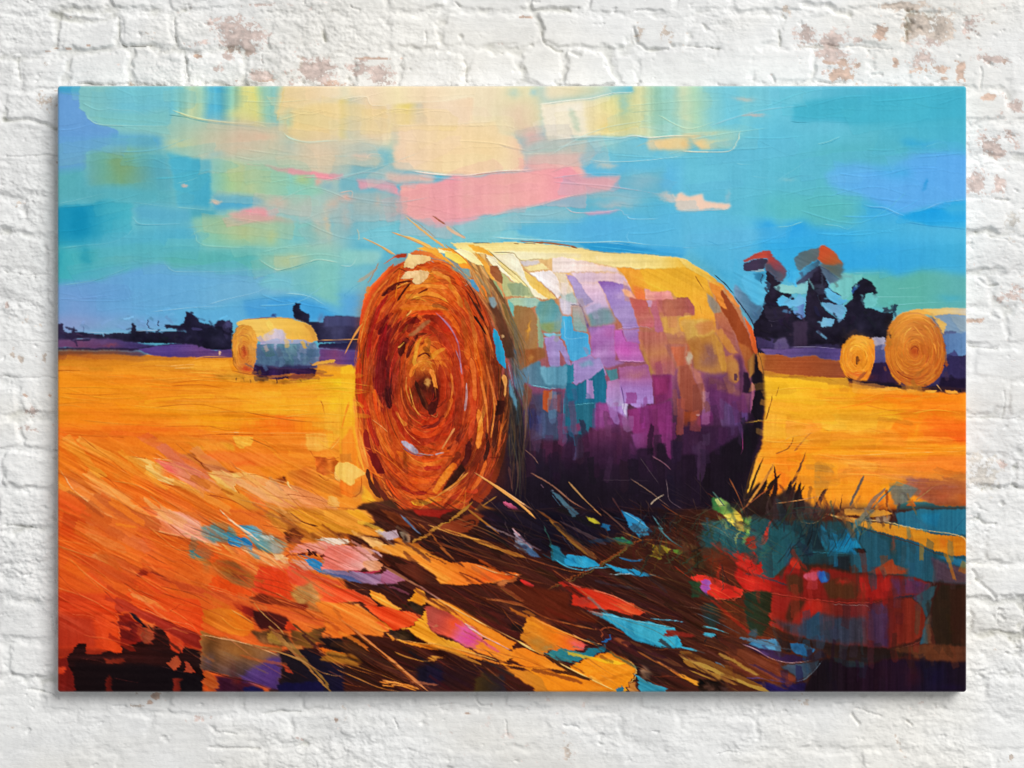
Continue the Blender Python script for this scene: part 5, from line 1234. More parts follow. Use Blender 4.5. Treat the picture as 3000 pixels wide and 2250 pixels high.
rings(a,b,222/2,372/2,h[0],h[1],380,52,w=(.6,1.6),arc=(.2,.9),jit=.28,op=.7,hue=.02,lift=.05)
rings(a,b,231/2,383/2,h[0],h[1],200,55,w=(.8,2.6),arc=(.06,.3),jit=.15,tint=['e87828','c85020','f0a040','8c3c18','b87030'],op=.8,rmin=.94)
RM=[cxy(1370,790),cxy(1440,810),cxy(1520,960),cxy(1545,1160),cxy(1540,1400),cxy(1490,1440),cxy(1490,1150),cxy(1450,940)]
hair(RM,150,(30,110),(1.5,4.5),lambda x,y: 58+min(34,max(0,(y-270)*.12)),jit=.2,seed=73,aj=6,op=.7,ridge=.15,tint=['6c5030','8c6438','4c3420','7c7848','a87840','3c2c24','5c6c68'])
run('''
@ 1000 600 600
# crown of the end: pale dabs
p fcd890/fcdc98/fccc80 s=.8 r=.4 : 700,590 730,530 860,540 960,545 970,590 900,620 810,650 780,680 660,670
p fcdca0/fcd490 s=.8 r=.4 : 640,790 690,720 800,700 930,710 950,740 880,770 760,790 640,800
P fce0a0/fcd490 s=.8 r=.4 : 765,810 830,750 930,725 945,745 900,820 830,860 780,850
p fca848/f89c40/f8a040 t=d s=1 r=.3 : 960,700 1060,720 1180,790 1200,870 1120,800 1000,740
l 6c2010 20 30 : 760,820 600,850 480,930
l 5c1c10 16 26 : 740,850 680,920 600,1040
l 7c2c14 26 12 : 930,905 880,930 825,960
l f8a040 16 8 : 600,890 680,850 720,835
p b83c18/a83818 s=1 r=.3 : 560,560 620,530 720,525 700,570 600,580
p d86428/e88840 s=1 r=.3 t=d : 740,530 800,485 960,500 1100,570 1100,600 960,560 860,540
p fcb040/f8a038 s=1 r=.3 t=d : 820,470 900,440 1040,470 1100,560 1240,680 1160,640 1000,530
p fcac3c/f8a034/f89030 s=1 r=.3 t=d : 1040,460 1200,480 1340,600 1400,720 1300,690 1180,570
p fce8a8/fcf0b8/fce090 s=.8 r=.4 t=d : 1040,470 1120,490 1190,520 1170,530 1050,510
p fcf0c0/fcecb0/fce498 s=.8 r=.4 t=d : 1200,500 1280,480 1400,520 1490,620 1520,665 1430,650 1360,610 1290,570
p fcdc70/fcd050 s=1 r=.3 t=d : 1110,500 1250,540 1330,600 1340,640 1240,640 1110,560
p fcf4d0/fcf0c4 s=.8 r=.4 t=d : 1540,560 1640,590 1720,680 1700,700 1620,650
p fcb848/fcb040 s=1 r=.3 t=d : 1340,430 1480,440 1600,510 1640,560 1520,520 1420,500
p e8a040/f0a848 s=1 r=.3 t=d : 1420,500 1540,600 1600,700 1660,820 1620,800 1540,700
l d87c28 8 5 : 1100,420 1300,560 1420,700 1500,800
l b06820 6 4 : 1240,660 1340,760 1440,820
p a05c38/94603c s=1 r=.3 t=d : 1590,660 1690,650 1730,740 1740,850 1660,800 1600,730
# straws sticking out
l e89850 14 10 r=.5 : 540,295 760,380 960,470
l f8bc60 30 6 r=.5 : 1000,480 780,370 560,305
l e8b068 26 6 r=.5 : 1130,470 900,300 670,110
l b06838 5 3 : 1020,360 860,230 690,112
l e0b898 20 34 r=.4 : 1340,360 1200,290 1130,230
l a05c40 24 8 r=.4 : 1110,210 1040,160 980,120
l 8c6848 4 3 : 1180,230 1260,300 1340,360
l e8b068 28 6 r=.5 : 580,540 430,450 220,350
l b87840 4 3 : 560,550 400,440 280,380
l f0c490 10 10 o=.6 : 170,260 190,350 180,380
l c09878 26 40 o=.6 : 380,680 290,760 180,830
l 3c8cb4 4 3 : 20,1000 120,900 230,840
l e0843c 36 14 o=.9 : 300,890 280,930 290,960
l d86428 18 8 : 570,560 500,610 450,640
l b87850 10 6 : 400,620 350,720 290,850
l f0a050 16 5 r=.4 : 230,1280 140,1400 30,1620
l e8985c 10 4 : 200,1330 100,1480 40,1600
# right rim of the end
p 402418/5c3420/4c2c1c/3c2418 a=85 t=w k=.05 s=2 r=.1 o=.85 : 1560,1060 1660,1080 1760,1240 1830,1450 1860,1659 1770,1659 1700,1400 1640,1200
l 2c1410 24 12 : 1430,1200 1500,1300 1560,1400
l 3c1c14 14 24 o=.8 : 1350,930 1440,1080 1540,1250
l 4c2014 10 16 o=.8 : 1330,800 1430,960 1500,1120
P 5ca0c8/6ca4c4 s=1 r=.3 : 1390,810 1440,820 1480,900 1470,930 1420,880
P 7c94a0/8c9c9c s=1.5 r=.2 : 1580,1000 1640,1010 1670,1080 1640,1120 1590,1060
l e88030 24 10 r=.4 : 1510,870 1550,930 1560,990
l 9c8c6c 20 30 o=.6 : 1440,740 1540,860 1600,960
P 28a0cc/2c9cc4/2098c8 a=85 s=.8 r=.3 : 1635,1340 1660,1340 1710,1440 1750,1560 1765,1659 1765,1770 1700,1700 1660,1560 1630,1420
l 6c4c30 24 40 o=.7 r=.1 : 1600,800 1700,960 1760,1060
b c8a070 1735 1405 20 14 .9 2
P c08050/b8784c s=1.5 r=.3 : 720,1400 800,1330 900,1260 960,1250 940,1290 840,1360 760,1410
l fcc068 10 12 : 760,1120 740,1160 700,1200
l f8b858 12 20 : 680,1480 640,1520 610,1540
p e8841c/f88c2c/f08428 t=h s=1 r=.2 : 620,1130 700,1100 880,1085 1100,1130 1160,1140 900,1135
l c88cb0 14 20 o=.6 r=.2 : 1000,1150 1140,1280 1230,1420 1270,1560 1290,1800
l b8a0d0 8 10 o=.6 r=.2 : 1060,1200 1180,1340 1260,1500
l b898b8 14 12 o=.7 r=.2 : 1230,1560 1280,1700 1300,1830
@ 1000 1050 600
l b8a8b8 20 26 o=.7 : 1345,280 1350,400 1330,560
l d8c0b8 8 6 : 1350,260 1352,340
P c8c4d8/d0ccdc/a8a0b4 s=1 r=.4 : 640,890 700,890 780,950 830,1010 790,1030 700,970
l 7c6478 10 8 : 660,960 780,1030 900,1050
l b8a098 14 8 : 830,1020 920,1035 1000,1040
l c8b8b8 20 8 : 1010,1035 1060,1020 1110,1010
l e89858 24 14 r=.3 : 1220,750 1140,880 1080,980
l 3c1810 24 40 o=.6 : 800,240 850,400 900,520
b e8b060 900 260 26 60 .9 2
l f0a848 12 8 : 730,300 780,500 840,620
l d87030 6 5 : 860,640 920,660 945,620
l 7c2810 6 4 : 1030,570 1035,620 1000,650
l d89050 6 5 : 960,600 1020,630 1040,570
p f88c2c/fc9430/f07820 t=d s=1 r=.3 : 1200,1120 1250,1150 1150,1300 1020,1460 980,1440 1060,1280
p 4c2014/381810 t=d s=1.5 r=.2 : 1290,1130 1350,1200 1280,1300 1160,1400 1080,1430 1180,1280
l f88430 8 5 r=.4 : 330,960 500,1080 700,1250
l fcb070 8 4 r=.4 : 330,655 430,730 510,800
l fca858 5 3 r=.4 : 140,430 200,500 260,600
p 84201c/701818 s=1 r=.2 : 290,1010 370,1020 420,1100 470,1230 400,1240 330,1150
l f8b070 8 14 r=.5 : 1450,1230 1600,1330 1900,1520
l fcb478 16 22 r=.5 : 1620,1340 1800,1460 2100,1659
l f09850 8 12 r=.4 : 790,1659 1000,1500 1180,1390 1330,1220
l b07c3c 16 8 r=.4 : 1420,1659 1560,1560 1680,1480
l e8a058 7 5 r=.3 : 1150,1430 1260,1350 1300,1300
P d06080/c85878 s=.8 r=.3 : 1745,1555 1780,1545 1880,1590 1960,1670 1900,1650 1800,1600
P 4c9cc0 s=.8 r=.2 : 0,0 0,0 0,0
l f89040 30 20 o=.9 : 1500,200 1560,500 1580,800
l e88c40 26 14 r=.3 : 1630,300 1650,560 1610,860
l d87838 20 26 r=.3 : 1560,60 1620,300 1680,520
l e8a058 50 30 r=.3 : 1750,180 1770,280 1760,410
p 381410/4c1c14 s=1 r=.2 : 1680,440 1770,460 1740,600 1660,620
l 241410 12 8 : 560,1540 640,1600 720,1680
l 9cc0d0 5 3 : 1790,40 1830,200 1900,560
p 54849c/5c8ca0 a=80 t=v s=1.5 r=.2 : 1820,200 1850,300 1900,500 1905,570 1860,480 1820,380
''')
# bright field next to the bale
run('''
@ 1000 750
p fcc02c/fcb82c/fcac2c/fc9c28 a=80 t=v s=1.5 r=.2 : -10,720 60,700 90,740 85,900 70,960 100,1300 130,1440 -10,1300
l f89428 14 8 : 50,940 20,1040 0,1120
p fc9430/fc8c28 s=2 r=.1 : 0,1200 60,1100 100,1280 100,1380 0,1360
p e8882c/dc8430 s=1.5 r=.2 : -10,1280 60,1280 70,1340 -10,1345
P fcc45c/fcc868/fcc060 s=1 r=.4 : -40,1360 20,1340 100,1360 145,1410 90,1440 70,1490 20,1470 -30,1420
p f87c20/f8882c s=1.5 r=.3 : -10,1440 60,1490 130,1440 130,1530 60,1560 -10,1530
l b85818 5 3 : 60,1560 120,1530 130,1420
p fcb030/fca82c t=d s=1.5 r=.2 : 140,1490 200,1560 230,1600 120,1590
b 9c7040 110 1540 30 30 .5
p 4c2c1c/5c3420/442c1c t=d s=2 r=.2 : 100,1610 200,1590 320,1580 400,1659 140,1680
''')
run('''
@ 1000 1500
p 3c1c14/4c2014/3c1814/4c2410/4c200c s=3 r=0 t=d k=.04 : 20,-20 4300,-20 4300,1200 -700,1200 -600,900 -300,560 -100,520 20,300
p 4c2418/5c2810/5c2414/4c1c14/3c1c10 s=12 r=0 t=v : 2500,-20 4300,-20 4300,1200 2400,1200
@ 0 1500
# bases
p ec6820/f07824/f07c28/f08030/e8882c s=3 r=0 t=d : 360,-20 2290,-20 2240,120 2360,300 2200,420 2300,560 2240,700 2100,760 2160,820 1900,900 1800,900 1700,1200 360,1200
b e85818 440 80 90 120 .8
b e86c24 700 300 300 200 .6
b ec5c18 560 700 200 120 .9
b f0601c 1000 600 200 100 .7
b f05c20 1700 520 200 100 .7
b f07424 1300 250 300 100 .6
b f08430 1500 500 300 120 .4
b f89c3c 1100 30 200 60 .5
p 2c1014/241010/200c14/241018/302028 a=0 t=h s=6 r=0 : 400,960 500,860 700,880 860,820 980,780 1080,760 1160,860 1300,900 1300,1200 380,1200
p 9c2c18/7c2014/5c1814 a=80 t=v s=3 r=.1 : 370,920 460,940 500,1060 490,1200 370,1200
p b83c20/a0301c/c04820 t=d s=3 r=.2 : 760,640 860,650 1060,760 1180,860 1290,890 1290,800 1000,700 800,560
p 8c2818/a83018 t=h s=2 r=.2 : 770,660 850,660 900,760 880,860 780,850
p 5c2018/301014 t=v s=3 r=.1 : 1000,740 1080,770 1100,860 1180,900 1160,1000 960,920 980,840
# orange slabs, lower left
p e86820/f0641c/f0601c/f05c1c t=h s=2 r=.2 : 370,480 700,560 760,640 770,800 800,910 640,870 500,850 370,850
p f0601c/ee601c/ec5c1c/f06420 t=w s=1 r=.4 : 370,660 700,660 750,680 770,740 775,850 800,870 770,910 640,870 500,850 370,830
l f88038 6 4 r=.4 : 460,660 600,655 730,665 765,710 772,850
p a84020/a43c1c/983818 t=v s=1.5 r=.2 : 370,850 500,850 540,860 680,890 640,910 500,940 370,910
p a85828/9c4c24 t=h s=1.5 r=.2 : 680,930 820,940 820,970 690,965
p 6c1c14/8c2818 t=v s=3 r=.2 : 370,930 460,960 440,1050 480,1160 370,1160
b d05c28 410 1010 24 50 .7
p 782818/401410 t=v s=3 r=.1 : 690,1040 720,1100 800,1170 690,1170
b 9c4020 1140 1100 20 60 .6
b 6c2418 760 1110 60 40 .5
l 783020 5 3 : 750,1080 900,1085 1060,1100 1130,1080
l 5c3028 4 2 : 560,960 700,1000 900,980
p f86c28/f4642a/f06020 t=d s=1 r=.4 : 760,540 860,560 1000,630 1160,680 1300,770 1300,790 1160,740 1060,680 960,650 860,600
p f86820/f86418/f86820/f46020 t=d s=1 r=.4 : 800,550 860,500 1000,540 1060,560 1200,560 1290,570 1310,640 1320,700 1300,790 1160,700 1060,660 1090,650 1000,590 900,560
p f89040/f8843c s=1 r=.4 t=d : 850,520 940,540 1050,600 1090,650 1000,610 860,550
l fca060 7 4 r=.5 : 820,560 900,610 980,640 1060,680 1180,720 1300,790
l 9c3010 4 2 : 980,640 1100,690 1300,800
p b04020/a03c1c/883018 t=d s=1.5 r=.3 : 860,450 900,360 940,345 1050,390 1100,430 960,400 900,440
p e8601c/f06c28/f47430 t=d s=1.5 r=.3 : 880,440 960,380 1100,430 1100,500 1000,540 900,500
l e87c40 7 5 r=.3 : 600,320 760,420 900,500 1000,540
l d8642c 5 3 r=.3 : 400,240 560,360 720,500 820,560
l f08840 10 5 r=.4 : 390,180 560,210 760,280 960,350 1120,430
l f89c50 6 3 : 580,40 680,120 760,200
l fca858 5 3 : 700,0 900,60 1100,140
p f4a05c/e8803c/ec8848 t=d s=1.5 r=.4 : 540,90 560,60 620,80 700,160 780,210 700,180 640,180 580,190
p e89050/e07c38/dc7030 t=d s=2 r=.2 : 590,280 640,240 800,300 920,360 860,380 700,340
b e88c50 740 380 130 24 .5 1 20
p f8783c/fc8030/f87c28 t=d s=1.5 r=.2 : 920,150 1000,200 1080,330 1140,350 1110,440 980,360 900,200
p fcb468/fca858/f89848 s=.8 r=.4 : 640,-20 860,-20 830,40 800,60 720,30
p f88440/f47c3c/f88c58/f8a888/f8a884/fcb87c t=d s=1.5 r=.4 : 850,0 1000,-20 1160,-10 1300,60 1330,130 1440,220 1300,190 1080,130 860,80 830,60
b f8b490 1180 80 90 40 .7 1 20
b e85c20 900 20 70 30 .7
l fcb878 7 5 r=.5 : 810,70 860,70 1000,110 1160,150 1330,190 1440,222
l a04c1c 5 3 : 900,90 1080,140 1260,185 1400,215
p 7c9c8c/6c9c98/84a08c s=2.5 r=.15 : 1300,110 1380,70 1450,60 1520,110 1540,160 1480,190 1380,190 1310,150
b 4c98b0 1380 150 50 26 .4
p 5c9c9c/6ca4a0/8ca08c/b09c70 t=d s=2 r=.2 : 1600,110 1700,130 1800,150 1860,200 1830,260 1760,260 1660,230 1620,170
b 5ca4b0 1700 190 50 50 .5
P 3898c0/58b0cc/8cc8d0 s=1.5 r=.3 : 1560,90 1600,80 1660,90 1700,130 1650,160 1600,140
P c4dccc s=2 r=.4 : 1700,150 1740,130 1770,150 1750,175
P 2c94cc/3094c8 s=.8 r=.3 : 1480,180 1520,155 1600,170 1620,200 1560,220 1500,215
P 4c98a0/5c9c94/84946c s=2 r=.2 : 1220,250 1260,230 1340,230 1360,260 1320,310 1240,290
b 8c8858 1340 330 30 40 .6
l f8e0b0 8 22 r=.5 : 1420,-20 1520,70 1650,160
l f8e0c0 14 5 r=.5 : 1600,120 1660,170 1690,190
p e8782c/a87434/94703c/c87830 t=d s=2.5 r=.2 : 1370,290 1500,310 1640,400 1640,490 1500,460 1360,350
p 8c4c24/a85c28 t=d s=2 r=.2 o=.8 : 1480,360 1560,370 1600,440 1500,420
p fcb858/f88038/fcb460 t=d s=1 r=.4 : 1440,200 1560,230 1600,290 1640,330 1700,420 1600,370 1500,270
p fcb870/fca860/f89050 t=d s=1 r=.4 : 1550,230 1640,230 1760,270 1960,370 2060,420 2000,440 1820,370 1680,320
l fcd090 5 3 r=.3 : 1480,200 1600,250 1760,340 1900,420
p fc6c20/fc6818/f86c24 t=v s=1 r=.3 : 1320,490 1410,400 1500,460 1640,500 1640,520 1610,570 1500,530
l fca868 6 4 r=.4 : 1640,515 1610,565 1500,530 1340,480
p f0582c/f0501c/e85820 t=v s=1.5 r=.25 : 1640,400 1700,340 1900,380 1900,440 1880,560 1760,540 1640,510
p f06040/ec6438/f07430 t=d s=1.5 r=.25 : 1860,310 2060,410 2100,540 2000,500 1880,450
p b89850/b89050/c89850 t=e k=.05 s=3 r=.2 : 1880,500 2030,460 2080,560 2100,640 1980,620 1920,580
p 7c3418/843818/902c14 t=d s=2 r=.3 : 1620,560 1700,520 1860,570 1990,590 1980,630 1800,600 1640,590
l e06c30 16 10 r=.3 : 1110,440 1300,490 1600,560 1900,650 2100,700
l c85828 8 14 r=.3 : 1000,410 1200,480 1500,560
p d8642c/e07030/f07c34 t=d s=1.5 r=.3 : 1130,440 1360,500 1600,580 1830,640 2100,720 2110,740 1900,700 1640,630 1340,560 1180,510
l f09048 6 4 r=.3 : 1200,430 1450,500 1650,580 1760,640
p 401818/501c18/5c2018 t=d s=2 r=.2 : 1600,620 1740,640 1860,680 1900,770 1800,760 1680,740
p f0581c/b83c18 s=1.5 r=.2 t=v : 1840,750 1870,700 1920,760 1900,790
p 8c2818/b03820/84261c t=d s=2 r=.2 : 1500,580 1640,610 1630,700 1560,650
p e08820/f0982c/f89c24/f88c20 a=0 t=d s=1.5 r=.3 : 1310,620 1480,620 1560,650 1640,710 1640,760 1580,800 1480,790 1320,700
p f8941c/fc9c28 t=d s=1 r=.3 : 1480,660 1560,650 1640,720 1630,760 1540,720
l fcc060 8 4 r=.5 : 1500,630 1600,690 1640,720
@ 168 1740 600
p c84c24/d85424/e85c20/ec6020 a=20 t=h s=4 r=0 : -20,-20 600,-20 800,100 640,200 640,330 660,500 700,630 400,580 -20,560
p b04028/b84424/c04c28 t=v s=4 r=0 o=.8 : -20,200 360,240 420,420 400,560 -20,560
p e8602c/f06424/f0641c t=w s=1 r=.5 : 380,220 560,210 620,220 650,270 665,400 670,500 715,630 600,600 500,560 480,400
l f0804c 6 4 r=.5 : 150,210 340,225 460,300
l f88448 9 5 r=.6 : 600,215 650,260 662,380 668,500
p 84281c/6c1c18/a03020 a=10 t=h s=1.5 r=.2 : 660,290 860,290 900,360 920,500 860,520 680,450
p 2c1010/34100c/241010 t=h k=.06 s=1.2 r=.2 : 100,700 220,520 290,530 300,640 480,640 560,600 700,640 720,560 860,520 1030,540 1080,360 1160,400 1220,480 1230,600 1350,620 1380,560 1540,620 1560,900 1500,1120 200,1120 180,900
p 1c0c10/140c14 t=h s=4 r=0 : 180,720 600,740 1100,760 1540,860 1540,1120 200,1120
p a84424/b05028/8c3c20 t=v s=1.5 r=.3 : 860,330 930,300 1050,370 1040,440 1000,480 1040,540 940,530 880,440
p e0582c/e86830/d85024 t=v s=1.2 r=.4 : 1160,390 1280,440 1370,510 1360,620 1300,620 1240,580 1210,480
p c85c34/b85030 s=1 r=.4 : 1180,750 1240,690 1320,660 1330,730 1280,810 1230,810 1220,770
p c85c38/b04c30 s=1 r=.4 : 1370,830 1380,720 1420,740 1470,830 1440,845
p 8c3c20/783018 t=h s=1.5 r=.2 : 500,680 720,680 740,720 540,735
p 1c1420 t=d s=1.2 r=.2 : 790,195 880,240 960,350 930,365 850,280
p c04824/a83820/8c2c1c t=d s=1.5 r=.3 : 640,30 900,150 1100,240 1540,440 1550,600 1380,520 1150,380 1000,300 780,190 640,200
p 7c2818/5c1c14 t=v s=2 r=.2 : 530,860 570,850 600,1000 560,1100 500,1040
p 8c3420/702818 t=v s=2 r=.2 : 1260,900 1330,900 1330,1060 1220,1060
p a03020/8c2818/6c1c14 t=v s=1.5 r=.2 : -20,640 100,680 120,760 170,900 200,1120 -20,1120
p e05c2c s=2 r=.3 : 20,770 80,770 110,800 60,850 20,860
p 140c14 s=1 r=.1 t=v : 1340,900 1540,870 1560,1000 1480,1040 1340,1040
l 8c5c58 4 3 : 1100,765 1200,790 1400,850
l 7c4034 4 3 : 260,690 400,700 520,740
l 8c4038 4 3 : 600,895 760,930 880,945
l 5c3030 3 2 : 100,640 400,645 700,640 1000,700
p c87838/c07030/a86030 t=e s=1.5 r=.3 : 1560,900 1620,850 1680,900 1730,970 1700,1020 1620,1010
p 502040/401838/602030 t=v s=3 r=.2 : 1700,880 2000,900 2100,960 2100,1060 1720,1060
p 8c2c20 t=v s=4 r=.2 o=.7 : 1900,760 1960,760 1960,960 1880,960
p 181858/201c60 t=v s=2 r=.1 : 2000,1000 2100,960 2212,1000 2212,1120 1980,1120
p fc6c24/f86820/fc7028/f86420 t=d s=1.2 r=.5 : 640,10 760,40 860,10 1000,20 1400,40 1520,60 1560,200 1560,300 1550,430 1400,370 1250,310 1120,250 1060,200 980,170 920,165
p fc9c4c/fc9440 t=d s=1 r=.5 : 800,-10 960,20 1100,90 1200,190 1180,190 1060,120 820,30
l a83814 8 4 : 940,150 980,160 1080,220
l fcb070 7 5 r=.6 : 900,150 1000,185 1110,240 1300,300 1440,330 1540,430
l 7c2010 10 5 : 1130,270 1300,330 1550,440
l 8c2810 5 3 : 1200,190 1300,120 1390,60
@ 0 1500
# grey-ochre knife slab with violet end
p b08c44/a88c44/a87c34 t=w s=1.5 r=.2 : 1300,760 1420,800 1600,850 1820,870 1820,900 1600,880 1300,810
p b08c44/9c8450/6c6460/5c5080 a=82 t=w k=.05 s=1.5 r=.4 : 1300,790 1480,820 1640,860 1820,920 1830,980 1800,1140 1640,1080 1480,1060 1300,1010
b b88c34 1560 900 120 40 .5 1 10
p 64589c/5c4890/503c80 a=60 t=w s=4 r=.2 : 1560,1060 1640,1000 1760,930 1825,940 1825,1000 1790,1140 1680,1110 1560,1090
b 70748c 1340 960 30 50 .5
b 5c3838 1510 1060 24 70 .6
l f0d090 6 5 r=.6 : 1300,790 1420,810 1600,850 1740,900 1810,930
l 402424 4 3 : 1300,1012 1480,1062 1640,1100 1740,1140
p c87830/d0843c t=e s=2 r=.2 : 1310,1040 1340,1020 1400,1080 1410,1140 1340,1130
p b06038/c07040 s=1 r=.3 : 1080,980 1110,940 1150,930 1170,960 1140,1010 1110,1020
p b46440 s=1 r=.3 : 1195,1030 1210,960 1250,1020 1240,1040
p e05c28/d05424/e06830 s=1.5 r=.3 t=d : 1090,770 1180,840 1190,880 1160,910 1110,880 1100,820
p 8c5030/b86840 s=1.5 r=.3 t=v : 920,760 1000,740 990,840 930,850
l 984028 10 5 : 880,720 940,780 920,840
p b86030/d07838/f08c44 s=2 r=.3 t=d o=.8 : 930,740 1010,720 990,780
# dark band lower right of tile
p 241820/1c1420/18142c/14103c t=d s=3 r=.1 : 1820,900 2000,880 2230,1000 2230,1200 1780,1200 1830,1010
p 141048/18144c t=v s=2 r=.1 : 1800,1100 1900,1090 2100,1095 2100,1170 1780,1170
p c05830/a84c2c s=1 r=.2 : 1820,980 1870,1000 1900,1040 1850,1020
p 5c4828/846430/48381c t=e k=.1 s=2.5 r=.3 : 1620,760 1760,750 1860,780 1900,860 1820,870 1680,830
p b0983c/a88c3c s=1.5 r=.3 : 1720,780 1770,760 1830,800 1800,850 1740,830
p 6c5020/8c702c/5c4420 t=d s=2 r=.3 : 1880,760 2000,780 2110,740 2080,820 2000,880 1900,860
p 1c1018/241418 t=d s=2 r=.1 : 2060,810 2230,800 2230,920 2100,860
l a88848 26 12 r=.2 : 1750,740 1860,860 1980,980 2080,1090 2150,1170
l 8c7838 16 20 r=.2 : 1880,850 2000,980 2100,1080 2140,1160
l b89c58 12 6 r=.4 : 1600,850 1800,900 1960,960 2100,1040 2230,1060
l d0b468 6 4 r=.3 : 1640,570 1700,650 1800,740 1850,800
l 704c24 14 8 : 1900,720 2000,800 2100,850
p fc9020/f88818/fca030 t=d s=1 r=.4 : 2040,860 2120,880 2230,900 2230,1000 2140,960 2080,910
l fcc870 8 5 r=.5 : 2040,860 2090,920 2160,970 2230,1010
p fc9030/f88c2c/f8842c t=d s=1.5 r=.3 : 2100,640 2230,660 2230,800 2100,790 2110,720
p f86430/f47038/f07c34 t=d s=1.5 r=.3 : 2060,420 2230,460 2230,700 2160,640 2100,540
# upper-right of tile: straw mass
p f0a038/e8983c/d88c34/e09434 t=d k=.05 s=3 r=.2 : 1700,-20 2230,-20 2230,180 2060,190 1900,180 1800,100
p c87c2c/b87430/a06828 t=e k=.1 s=2 r=.3 : 1780,-20 1860,-10 1960,60 2080,180 1960,170 1860,100
p 6c3818/8c4c20/743c1c t=e k=.1 s=2 r=.3 : 1840,130 1900,90 1960,150 1940,210 1860,190
p f8a838/f0a030/e89828 t=d s=1.5 r=.3 : 1860,0 2000,-10 2140,40 2100,120 2000,130 1920,80
l 5c2c14 10 4 : 2060,90 1960,60 1880,0
b 5c2414 2200 70 24 40 .8
b 4c2014 2200 150 30 20 .8
b c88428 2130 150 70 30 .6
p b8c0b8/a0a890 s=3 r=.1 o=.6 : 1760,190 1860,200 1840,270 1760,260
# salmon slab
p f4907c/f8a48c/f8a890/f08c78/f89c88 a=0 t=h s=1.5 r=.3 : 1900,220 2050,190 2230,180 2230,340 2160,330 2080,280 1960,260 1880,270
b f8b8a0 2120 220 80 20 .6 1 10
p f8e0b8/fcd890/f8c888 s=1 r=.4 : 1750,260 1830,270 1870,300 1840,325 1790,305
P 5c1c14 s=.8 : 1930,270 1960,262 1975,280 1940,280
P 3c1414 s=.8 : 1985,272 1998,248 2015,278 2000,284
P 3c1414 s=.8 : 2022,275 2035,255 2055,280 2040,288
P 5c1c14 s=.8 : 2075,290 2090,272 2110,290 2095,298
b a83020 2165 266 5 8 .9 2
l a04020 5 3 : 1830,290 1900,275 2000,295 2100,300
p d8b098/e8a888/dca090 t=d s=1.5 r=.3 : 1880,300 2000,320 2040,380 1960,370
P 2890cc/3090c8/2c98d0 s=.8 r=.3 : 1985,310 2040,305 2090,340 2130,390 2090,400 2030,370
p b0a0a8/c0a4a8/a8a0b0 t=d s=2 r=.2 : 2070,300 2160,340 2230,380 2230,440 2140,420 2110,370
p 5c6c94/6c7ca0 t=d s=1.5 r=.2 : 2130,350 2230,370 2230,420 2160,400
l e8a878 8 5 r=.3 : 1860,330 2000,400 2100,430 2200,470
@ 0 750
@ 1000 1500
# ============ centre
p 201018/140c20/180c20/1c1020 t=v s=8 r=0 : 900,-20 2230,-20 2100,60 1900,120 1700,180 1500,240 1300,280 1100,200 950,120
b 1c0c14 700 200 160 70 .8
b 100c20 1000 70 120 70 .8
b 1c1024 1500 120 160 60 .7
b 4c2814 1900 300 250 120 .6
b 4c2010 1300 500 200 100 .6
b 281420 640 1060 200 100 .8
b 241420 900 1040 120 80 .6
b 2c2014 100 1000 120 120 .5
b 503810 90 850 80 60 .7
b 281420 1250 740 100 60 .6
b 2c1c1c 1950 1000 200 80 .7
''')
P3=[cxy(168,1500),cxy(1000,1500),cxy(1000,1800),cxy(168,1700)]
auto_dabs(P3,50,(20,70),(3,12),27,jit=.08,seed=61,aj=10,hue=.02,st='d',op=.5,ridge=.2)
hair(P3,150,(20,110),(.8,2.4),27,seed=68,aj=8,op=.65,ridge=.12,tint=['b84818','8c3414','f8a848','e05818','fc8c34','c05020'])
hair(P3,170,(15,90),(.7,1.8),27,jit=.14,seed=62,aj=9,op=.6,ridge=.1)
P4=[cxy(1000,1500),cxy(2300,1500),cxy(2300,2030),cxy(1000,2030)]
auto_dabs(P4,260,(25,110),(3,12),27,jit=.25,seed=63,aj=9,hue=.02,st='d',op=.6,ridge=.2)
hair(P4,500,(30,120),(.8,2.2),27,jit=.3,seed=64,aj=9,op=.6,ridge=.1,lift=.3)
hair(P4,160,(30,120),(.8,2),27,seed=65,aj=10,op=.7,ridge=.15,tint=['a86028','8c4c20','d08838','6c3818'])
